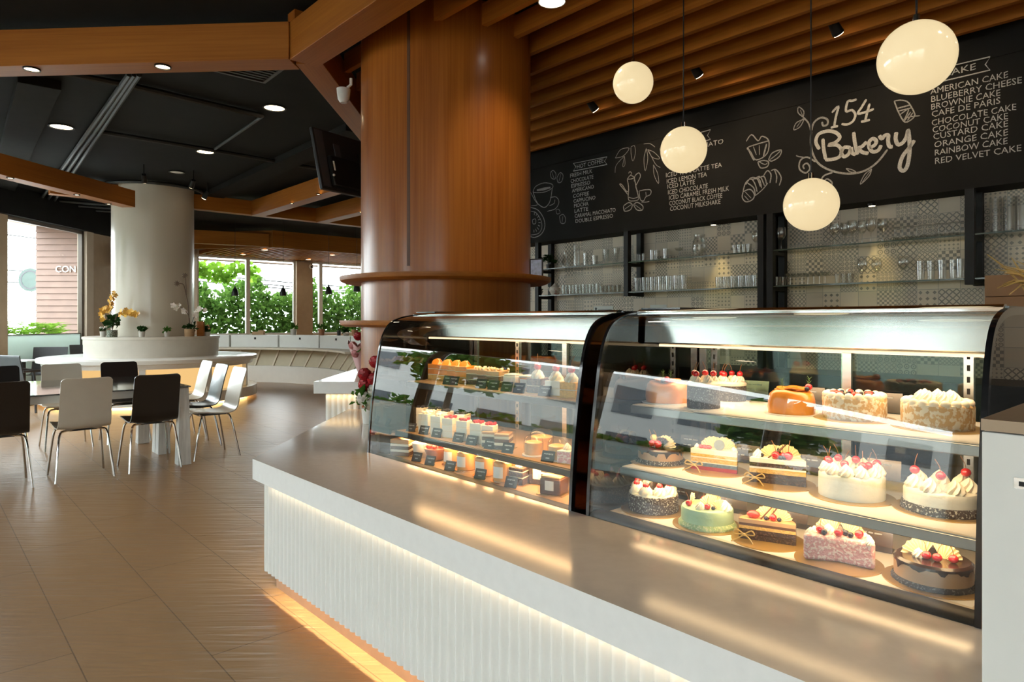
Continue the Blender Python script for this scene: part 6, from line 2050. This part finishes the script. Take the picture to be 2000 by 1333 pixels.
arc(MB(), [(3.22, 0.718), (3.95, 0.718), (3.95, 0.757), (3.22, 0.757)], A0, A1).build('ledge', M['cream'], bn)
n_p = 5
for i in range(n_p):
    a0 = A0 + (A1 - A0) * i / n_p
    a1 = A0 + (A1 - A0) * (i + 1) / n_p - 0.012
    arc(MB(), [(3.66, 0.757), (3.74, 0.757), (3.74, 1.03), (3.66, 1.03)], a0, a1, 8).build('upper_box', M['white'], bn)
    am = (a0 + a1) / 2
    MB().box(3.648, 3.66, -0.02, 0.02, 0.93, 0.975).build('latch', M['slot'], bn, smooth=0, rz=am)
arc(MB(), [(3.745, 0.757), (3.95, 0.757), (3.95, 1.03), (3.745, 1.03)], A0, A1).build('rear_top', M['white_matt'], bn)

# ---- plants and flowers on island and bench
M['terracotta'] = mat('terracotta', (0.36, 0.16, 0.075), 0.7, var=0.1)
M['pale_wood'] = mat('pale_wood_pot', (0.42, 0.26, 0.13), 0.6, var=0.15, stretch=(1, 1, 8))
M['grey_pot'] = mat('pale_grey_pot', (0.50, 0.47, 0.42), 0.6, var=0.06)
M['yellow_petal'] = mat('yellow_petal', (0.72, 0.40, 0.06), 0.5, var=0.2, sss=0.1)
M['white_petal'] = mat('white_petal', (0.75, 0.68, 0.60), 0.5, var=0.08, sss=0.1)
M['peach_petal'] = mat('peach_petal', (0.66, 0.38, 0.22), 0.5, var=0.15)
M['red_petal'] = mat('deep_red_petal', (0.36, 0.006, 0.012), 0.5, var=0.25, sss=0.05)
M['pink_petal'] = mat('dusty_pink_petal', (0.52, 0.20, 0.21), 0.5, var=0.2, sss=0.05)
M['pebble'] = speckled('green_grey_pebbles', (0.10, 0.12, 0.08), (0.30, 0.30, 0.24), 60, 0.5, 0.5, 0.6)
M['twig'] = mat('brown_twig', (0.10, 0.06, 0.035), 0.7)
def on_island(px, r):
    x = (px - 1000) / FPX
    # nearer crossing of the sight line with the circle of radius r
    A = x * x + 1
    B = -2 * (x * wc.x + wc.y)
    Cc = wc.x ** 2 + wc.y ** 2 - r * r
    y = (-B - math.sqrt(B * B - 4 * A * Cc)) / (2 * A)
    return Vector((x * y, y, 1.0905))
def small_pot(label, p, pot, r, h, leafm, n, lr, size, name='potted_plant', top=None):
    t = thing(name, label, 'plant', p)
    MB().lathe([(0, 0), (r * 0.8, 0), (r, h), (r * 0.88, h), (r * 0.85, h * 0.85), (0, h * 0.85)], 20).build('pot', M[pot], t)
    b = MB(); leafy(b, (0, 0, h + lr * 0.55), lr, n, size); b.build('foliage', M[leafm], t, smooth=0)
    if top:
        c = MB()
        for _ in range(7):
            c.ball((RND.uniform(-lr, lr) * 0.6, RND.uniform(-lr, lr) * 0.6, h + lr * RND.uniform(0.7, 1.4)), 0.018, 8, 6)
        c.build('blossoms', M[top], t)
    return t
small_pot('small plant in a white pot left of the yellow orchid', on_island(201, 0.90), 'grey_pot', 0.045, 0.09, 'leaf_dark', 40, 0.05, 0.05, top='white_petal')
small_pot('dark rosette plant in a pale grey pot before the white column', on_island(277, 0.92), 'grey_pot', 0.05, 0.09, 'leaf_dark', 60, 0.06, 0.06)
small_pot('green rosette plant in a pale grey pot, right one before the white column', on_island(326, 0.92), 'grey_pot', 0.045, 0.085, 'leaf', 60, 0.055, 0.05)
small_pot('pot with small orange flowers at the right end of the island top', on_island(405, 0.97), 'grey_pot', 0.05, 0.07, 'leaf_dark', 60, 0.08, 0.06, top='peach_petal')

def blossom(b, c, s, rnd):
    """five-petalled orchid flower facing about"""
    d = Vector((rnd.uniform(-1, 1), -1, rnd.uniform(-0.4, 0.6))).normalized()
    a = d.orthogonal().normalized()
    e = d.cross(a)
    for k in range(5):
        th = 2 * PI * k / 5 + rnd.uniform(-0.2, 0.2)
        u_ = a * math.cos(th) + e * math.sin(th)
        w_ = d.cross(u_)
        c_ = Vector(c)
        b.add([c_, c_ + u_ * s * 0.55 + w_ * s * 0.38 + d * s * 0.1, c_ + u_ * s + d * s * 0.15, c_ + u_ * s * 0.55 - w_ * s * 0.38 + d * s * 0.1], [(0, 1, 2, 3)])
def orchid(name, label, p, stems, petal, pot, size=0.045, per=12):
    rr = random.Random(len(label))
    t = thing(name, label, 'flowers', p)
    pot(t)
    bs, bl = MB(), MB()
    for path in stems:
        q = smooth_line(path, 5)
        bs.tube(q, 0.005, 5)
        m_ = len(q)
        for i in range(per):
            k = q[int(m_ * (0.45 + 0.54 * i / per))]
            blossom(bl, (k[0] + rr.uniform(-0.03, 0.03), k[1] + rr.uniform(-0.04, 0.02), k[2] + rr.uniform(-0.03, 0.03)), size * rr.uniform(0.7, 1.2), rr)
    bs.build('stems', M['twig'], t)
    bl.build('blossoms', M[petal], t, smooth=0)
    return t
def vase_pot(t):
    MB().lathe([(0, 0.002), (0.075, 0.002), (0.075, 0.11), (0, 0.115)], 24).build('pebbles', M['pebble'], t)
    MB().lathe([(0, 0), (0.082, 0.0), (0.082, 0.24), (0.080, 0.24)], 24).build('glass_vase', M['acetate'], t)
    b = MB(); leafy(b, (0, 0, 0.24), 0.11, 40, 0.12); b.build('leaves', M['leaf_dark'], t, smooth=0)
orchid('yellow_orchid', 'yellow orchid in a glass vase of pebbles at the left of the island', on_island(219, 0.90), [[(0, 0, 0.1), (0.0, 0, 0.35), (-0.04, 0, 0.52), (0.05, 0, 0.68)], [(0, 0, 0.1), (-0.04, 0, 0.32), (-0.10, 0, 0.44), (-0.15, 0, 0.36), (-0.12, -0.02, 0.26)], [(0, 0, 0.1), (0.08, 0, 0.34), (0.22, -0.04, 0.42), (0.36, -0.06, 0.38), (0.44, -0.06, 0.33)], [(0, 0, 0.12), (0.10, -0.02, 0.38), (0.26, -0.05, 0.36), (0.42, -0.06, 0.40)]], 'yellow_petal', vase_pot, 0.052, 14)
def wood_pot(t):
    MB().lathe([(0, 0), (0.075, 0), (0.078, 0.125), (0, 0.12)], 20).build('pot', M['pale_wood'], t)
    b = MB(); leafy(b, (0.02, 0, 0.16), 0.09, 16, 0.12); b.build('leaves', M['leaf_dark'], t, smooth=0)
orchid('white_orchid', 'pale orchid with bare curling twigs in a wood pot at the right of the island', on_island(370, 0.90), [[(0, 0, 0.1), (0.0, 0, 0.30), (-0.08, 0, 0.44), (-0.20, 0, 0.50), (-0.26, 0, 0.47)], [(0, 0, 0.1), (0.06, 0, 0.28), (0.16, -0.02, 0.44), (0.30, -0.03, 0.44)]], 'white_petal', wood_pot, 0.050, 9)
tw = bpy.data.objects['white_orchid']
b = MB()
b.tube(smooth_line([(0, 0, 0.1), (-0.02, 0, 0.5), (-0.06, 0, 0.7), (-0.10, 0, 0.86), (-0.19, 0, 0.88)], 4), 0.008, 6).tube(smooth_line([(-0.05, 0, 0.68), (-0.06, 0, 0.85), (-0.07, 0, 1.0)], 4), 0.007, 6)
for c in ((-0.20, 0, 0.88), (-0.07, 0, 1.01)):
    for k in range(9):
        a = k * 0.7
        b.tube([c, (c[0] + 0.05 * math.cos(a), c[1] - 0.01, c[2] + 0.05 * math.sin(a))], [0.012, 0.004], 5)
b.build('twigs', M['twig'], tw)
p = on_island(392, 0.92)
t = thing('wood_block_stand', 'upright orange wood stand beside the pale orchid', 'stand', p)
MB().box(-0.055, 0.055, -0.03, 0.03, 0, 0.25).build('block', M['wood_x'], t, smooth=0, bevel=0.004)

def on_bench(px, r):
    x = (px - 1000) / FPX
    A = x * x + 1
    B = -2 * (x * wc.x + wc.y)
    Cc = wc.x ** 2 + wc.y ** 2 - r * r
    y = (-B + math.sqrt(B * B - 4 * A * Cc)) / (2 * A)
    return Vector((x * y, y, 1.0305))
for px, lb_, kind in ((506, 'low wood planter on the bench under the left far window', 'box'), (573, 'plant in a tall pale pot beside the pier on the bench', 'plant'), (628, 'plant in a wood pot right of the pier on the bench', 'plant2'), (662, 'dark red pot on the bench under the right far window', 'dark'), (676, 'leafy dark plant in a low pot on the bench', 'plant3'), (693, 'terracotta pot with a leaning stem on the bench by the wood column', 'terra')):
    p = on_bench(px, 3.83)
    if kind == 'box':
        t = thing('wood_planter', lb_, 'planter', p)
        MB().box(-0.14, 0.12, -0.06, 0.06, 0, 0.07).box(0.0, 0.12, -0.06, 0.06, 0.07, 0.10).build('box', M['pale_wood'], t, smooth=0, bevel=0.004)
        b = MB(); leafy(b, (0.05, 0, 0.13), 0.06, 30, 0.07); b.build('foliage', M['leaf'], t, smooth=0)
    elif kind == 'dark':
        small_pot(lb_, p, 'black_plastic', 0.045, 0.11, 'leaf_dark', 10, 0.03, 0.04)
    else:
        small_pot(lb_, p, {'plant': 'grey_pot', 'plant2': 'terracotta', 'plant3': 'grey_pot', 'terra': 'terracotta'}[kind], 0.07, 0.13 if kind != 'plant3' else 0.05, 'leaf' if kind != 'plant3' else 'leaf_dark', 40, 0.09, 0.08)

# ---- bouquets by the cases
def bouquet(name, label, p, items, wrap=None, leaf_n=40):
    t = thing(name, label, 'flowers', p)
    if wrap:
        wrap(t)
    for nm, m, cs, s in items:
        b = MB()
        for c in cs:
            rr = random.Random(int(c[0] * 1000 + c[2] * 777))
            for k in range(34):       # petals lapped round a rose head
                a, e = k * 2.4, -0.6 + 2.1 * k / 34
                d = Vector((math.cos(a) * math.cos(e), math.sin(a) * math.cos(e), math.sin(e)))
                w_ = Vector((-math.sin(a), math.cos(a), 0))
                q_ = d.cross(w_)
                b_ = Vector(c) + d * s * 0.46 + Vector((0, 0, s * 0.3))
                b.add([b_ - w_ * s * 0.20 - q_ * s * 0.22, b_ + w_ * s * 0.20 - q_ * s * 0.22, b_ + w_ * s * 0.24 + q_ * s * 0.2 + d * s * 0.12, b_ - w_ * s * 0.24 + q_ * s * 0.2 + d * s * 0.12], [(0, 1, 2, 3)])
            b.ball((c[0], c[1], c[2] + s * 0.3), s * 0.50, 18, 12)
        b.build(nm, M[m], t, smooth=60)
    b = MB(); leafy(b, (0, 0, 0.16), 0.12, leaf_n, 0.075); b.build('leaves', M['leaf'], t, smooth=0)
    return t
def pink_wrap(t):
    b = MB()
    n = 20
    vs = []
    for i in range(n):
        a = 2 * PI * i / n
        k = 1 + 0.12 * math.sin(3 * a)
        vs += [(0.03 * math.cos(a), 0.03 * math.sin(a), 0), (0.12 * k * math.cos(a), 0.12 * k * math.sin(a), 0.26 + 0.03 * math.sin(5 * a))]
    b.add(vs, [(2 * i, 2 * ((i + 1) % n), 2 * ((i + 1) % n) + 1, 2 * i + 1) for i in range(n)])
    b.build('wrapping_paper', mat('pink_wrapping', (0.58, 0.36, 0.36), 0.6, var=0.06), t, smooth=60)
bouquet('rose_bouquet', 'bouquet of dark red and pink roses in pink paper beside the wood column', (-1.36, 6.0, 0.8855), [('red_roses', 'red_petal', [(-0.02, -0.03, 0.30), (0.05, 0.02, 0.34), (0.08, -0.04, 0.28)], 0.07), ('pink_roses', 'pink_petal', [(-0.06, -0.06, 0.22), (-0.03, -0.09, 0.15), (0.03, -0.08, 0.20)], 0.065)], pink_wrap, 20)
def low_vase(t):
    MB().lathe([(0, 0), (0.05, 0), (0.06, 0.10), (0, 0.095)], 20).build('vase', M['china'], t)
bouquet('red_white_bouquet', 'arrangement of red roses and white flowers at the left end of the cake case', (-0.94, 4.42, ZC + 0.0005), [('red_roses', 'red_petal', [(-0.03, -0.04, 0.30), (0.04, -0.02, 0.38), (0.05, 0.03, 0.29), (-0.03, -0.03, 0.23), (0.03, -0.05, 0.27)], 0.075), ('white_flowers', 'white_petal', [(-0.03, -0.06, 0.14), (0.04, -0.05, 0.19), (0.02, -0.08, 0.11), (0.07, -0.02, 0.14)], 0.085)], low_vase, 90)

# tablet on the column's ring shelf
p = on_v(1044, 535, 3.05)
t = thing('tablet_frame', 'small frame with a pale blue picture on the column ring shelf', 'picture frame', (cc.x + 0.72, cc.y - 0.12, 1.6905), math.radians(-22))
MB().box(-0.055, 0.055, -0.008, 0.008, 0, 0.15).build('casing', M['black_plastic'], t, smooth=0, bevel=0.003)
MB().box(-0.045, 0.045, -0.0095, -0.008, 0.012, 0.14).build('picture', mat('pale_blue_print', (0.40, 0.48, 0.66), 0.4, var=0.25, scale=40), t, smooth=0)

# dried grass wreath above the white cabinet, behind the right case
p = Vector((2.44, 2.92, 0.0))
t = thing('dried_wreath', 'bundle of golden dried grass behind the right end of the case', 'dried plant', (p.x, p.y, 0.9), 0)
b = MB()
for k in range(60):
    a = RND.uniform(-0.42, 0.3)
    x0 = RND.uniform(-0.04, 0.04)
    b.tube(smooth_line([(x0, RND.uniform(-0.04, 0.04), 0), (x0 - 0.02 + a * 0.15, 0, 0.40), (x0 - 0.03 + a * 0.3, RND.uniform(-0.05, 0.05), 0.62), (x0 - 0.05 + a * 0.6 + RND.uniform(-0.05, 0.05), RND.uniform(-0.05, 0.05), 0.62 + RND.uniform(-0.08, 0.14))], 2), [0.002] * 4 + [0.004, 0.005, 0.002], 4)
b.build('grass_stems', M['straw_bow'], t)
MB().box(-0.25, 0.25, -0.2, 0.2, -0.9, 0.0).build('stand', M['black_plastic'], t, smooth=0)

# ================================================================ outside
structure(MB().box(-60, 40, -60, 60, -0.32, -0.20).build('ground', mat('pale_paving', (0.60, 0.59, 0.57), 0.8, var=0.1, scale=0.6), smooth=0))

def hedge(name, label, boxes, n, size, m, rnd):
    b = MB()
    tot = sum((x1 - x0) * h for x0, x1, y0, y1, h in boxes)
    for x0, x1, y0, y1, h in boxes:
        for _ in range(int(n * (x1 - x0) * h / tot)):
            x = rnd.uniform(x0, x1)
            hh = h * (0.86 + 0.10 * math.sin(x * 3.1) + 0.06 * math.sin(x * 7.7))
            p = Vector((x, rnd.uniform(y0, y1), hh * (rnd.random() ** 0.75)))
            d = Vector((rnd.uniform(-1, 1), rnd.uniform(-1, 0.6), rnd.uniform(-0.5, 1))).normalized()
            s = size * rnd.uniform(0.5, 1.3)
            w = d.cross(Vector((rnd.uniform(-1, 1), rnd.uniform(-1, 1), rnd.uniform(-1, 1)))).normalized() * s * 0.33
            b.add([p, p + d * s * 0.5 + w, p + d * s, p + d * s * 0.5 - w], [(0, 1, 2, 3)])
    o = b.build(name, m, None, smooth=0)
    tag(o, label, 'hedge', None, 'stuff')
    return o
M['leaf_hedge'] = leaf_mat('hedge_leaf', (0.032, 0.075, 0.015), (0.105, 0.20, 0.036), 0.4)
M['leaf_bright'] = leaf_mat('vine_leaf', (0.10, 0.22, 0.02), (0.20, 0.36, 0.04), 0.6)
r2 = random.Random(5)
h = hedge('hedge', 'green leafy hedge outside the far windows', [(-2.0, 9.0, -2.4, -1.2, 2.75)], 17000, 0.18, M['leaf_hedge'], r2)
h.location = FAR0
h.rotation_euler = (0, 0, RV + PI)
h.location = FAR0 + Vector((VX, VY, 0)) * 6.6
h2 = hedge('hedge', 'green hedge outside the glazed side wall', [(0, 22, 0.0, 1.2, 1.5)], 8000, 0.22, M['leaf_hedge'], r2)
h2.location = (-11.6, -8.5, 0)
h2.rotation_euler = (0, 0, PI / 2)
h3 = hedge('hedge', 'green hedge outside the rear windows', [(0, 14, 0.0, 1.0, 0.9)], 3000, 0.22, M['leaf_hedge'], r2)
h3.location = (-11.0, -9.4, 0)
# vine trailing from above the far windows
b = MB()
for _ in range(260):
    s = far_s(380) + r2.random() ** 1.2 * 1.9
    p = Vector((s, 0.55 + r2.uniform(-0.2, 0.2), HEAD - 0.10 - 0.55 * r2.random() * (0.4 + 0.6 * abs(math.sin(s * 2.3)))))
    d = Vector((r2.uniform(-1, 1), r2.uniform(-0.5, 0.5), r2.uniform(-1, 0.2))).normalized()
    q = 0.20 * r2.uniform(0.6, 1.2)
    w = d.cross(Vector((r2.uniform(-0.3, 0.3), 1, r2.uniform(-0.3, 0.3)))).normalized() * q * 0.40
    b.add([p, p + d * q * 0.4 + w, p + d * q, p + d * q * 0.4 - w], [(0, 1, 2, 3)])
b.tube([(far_s(380), 0.55, HEAD - 0.06), (6.5, 0.55, HEAD - 0.06)], 0.03, 6, 1)
o = b.build('vine', [M['leaf_bright'], M['twig']], None, smooth=0, loc=FAR0, rz=RV)
tag(o, 'bright green vine leaves hanging outside the left far window', 'vine', None, 'stuff')
for k, (za, zb_, lb_) in enumerate(((2.75, 2.62, 'overhead cable outside the far windows, highest'), (2.62, 2.45, 'overhead cable outside the far windows, middle one'), (2.52, 2.40, 'overhead cable outside the far windows, lowest'))):
    o = MB().tube(smooth_line([(-1.0, 3.4, za + 0.25), (3.0, 3.4, za), (7.5, 3.4, zb_), (12.0, 3.4, zb_ + 0.2)], 6), 0.022, 6).build('overhead_cable', M['black_pipe'], None, loc=FAR0, rz=RV)
    tag(o, lb_, 'cable', 'overhead cables')
for k, (z, lb_) in enumerate(((3.75, 'overhead cable seen through the left window, highest'), (2.70, 'overhead cable seen through the left window, middle one'), (2.35, 'overhead cable seen through the left window, lowest'))):
    o = MB().tube(smooth_line([(-14.0, 8.0, z + 0.35), (-14.6, 14.0, z), (-15.0, 21.0, z + 0.2)], 6), 0.02, 6).build('overhead_cable', M['black_pipe'])
    tag(o, lb_, 'cable', 'overhead cables')
# round shop sign on a pole seen through the left window
t = thing('round_sign', 'pale round sign on a post beyond the left window', 'sign', (-14.12, 19.6, 0))
MB().tube([(0, 0, -0.2), (0, 0, 3.4)], 0.05, 8).build('post', M['grey_pot'], t)
MB().lathe([(0.0, -0.03), (0.34, -0.03), (0.34, 0.03), (0.0, 0.03)], 28).build('disc', mat('pale_green_sign', (0.05, 0.075, 0.065), 0.5), t, loc=(0, -0.08, 2.55)).rotation_euler = (PI / 2, 0, 0)
MB().lathe([(0.24, -0.036), (0.28, -0.036), (0.28, -0.03), (0.24, -0.03), (0.24, -0.036)], 28).build('ring_mark', M['dark_grey'], t, loc=(0, -0.08, 2.55)).rotation_euler = (-PI / 2, 0, 0)
# ferns in a planter behind the frosted panel
t = thing('fern_planter', 'green ferns in a planter outside the left window', 'planter', (-9.15, 12.3, 0))
MB().box(-0.2, 0.2, -1.3, 1.2, -0.2, 0.85).build('trough', M['grey_pot'], t, smooth=0)
b = MB()
for k in range(26):
    y = -1.25 + k * 0.095
    for j in range(5):
        a = r2.uniform(0, 2 * PI)
        L_ = r2.uniform(0.35, 0.6)
        q = smooth_line([(0, y, 0.85), (0.12 * math.cos(a), y + 0.15 * math.sin(a), 0.85 + L_ * 0.7), (0.22 * math.cos(a), y + 0.38 * math.sin(a), 0.85 + L_ * 0.8)], 4)
        for i in range(1, len(q)):
            p = Vector(q[i]); d = (p - Vector(q[i - 1])).normalized()
            w = d.cross(Vector((0, 0, 1))).normalized() * 0.10
            b.add([p, p + w + d * 0.05, p + d * 0.035], [(0, 1, 2)]).add([p, p + d * 0.035, p - w + d * 0.05], [(0, 1, 2)])
b.build('fronds', M['leaf_bright'], t, smooth=0)
# lettering on the louvred cladding
cu = bpy.data.curves.new('letters', 'FONT')
cu.body = 'CON'
cu.size = 0.20
cu.extrude = 0.01
ob = bpy.data.objects.new('letters', cu)
C.objects.link(ob)
bpy.context.view_layer.update()
me = bpy.data.meshes.new_from_object(ob.evaluated_get(bpy.context.evaluated_depsgraph_get()))
bpy.data.objects.remove(ob)
me.materials.clear()
me.materials.append(M['white_matt'])
o = bpy.data.objects.new('raised_letters', me)
C.objects.link(o)
o.parent = lw
o.location = (-1.0, -0.05, 2.42)
o.rotation_euler = (PI / 2, 0, 0)

# buildings and trees across the street: seen as the reflections in the curved glass
def building(label, x0, x1, y0, y1, h, col, face_axis):
    t = thing('street_building', label, 'building', ((x0 + x1) / 2, (y0 + y1) / 2, -0.2))
    hx, hy = (x1 - x0) / 2, (y1 - y0) / 2
    MB().box(-hx, hx, -hy, hy, 0, h).build('walls', mat('render_' + label[:8], col, 0.8, var=0.05, scale=1.0), t, smooth=0)
    dk = mat('dark_shopfront', (0.08, 0.09, 0.10), 0.2)
    for fl in range(int(h // 3)):
        n = int((hy if face_axis == 'x' else hx) * 2 / 2.6)
        for i in range(n):
            c = -(hy if face_axis == 'x' else hx) + 1.3 + i * 2.6
            z = 0.9 + fl * 3.0
            if face_axis == 'x':
                f = MB().box(hx, hx + 0.05, c - 0.8, c + 0.8, z, z + 1.5).build('window', dk, t, smooth=0)
            else:
                f = MB().box(c - 0.8, c + 0.8, hy, hy + 0.05, z, z + 1.5).build('window', dk, t, smooth=0)
building('pale grey street building beyond the glazed side wall', -30, -24, -14, 12, 6.2, (0.72, 0.72, 0.70), 'x')
building('white street building beyond the rear windows', -22, 4, -26, -20, 6.2, (0.74, 0.74, 0.73), 'y')
M['bark'] = mat('tree_bark', (0.12, 0.08, 0.05), 0.9, var=0.3)
for k, (x, y, hh, rr) in enumerate([(-14.5, -2.5, 3.2, 1.3), (-15.0, 5.8, 3.6, 1.6), (-9.5, -12.5, 3.2, 1.4)]):
    t = thing('street_tree', 'leafy street tree reflected in the curved case glass', 'tree', (x, y, -0.2), 0, 'street trees')
    MB().tube([(0, 0, 0), (0.05, 0, hh * 0.6), (0, 0.05, hh)], [0.12, 0.09, 0.05], 8).build('trunk', M['bark'], t)
    b = MB(); leafy(b, (0, 0, hh), rr, 900, 0.42, flat=0.8, rnd=r2); b.build('crown', M['leaf_hedge'], t, smooth=0)
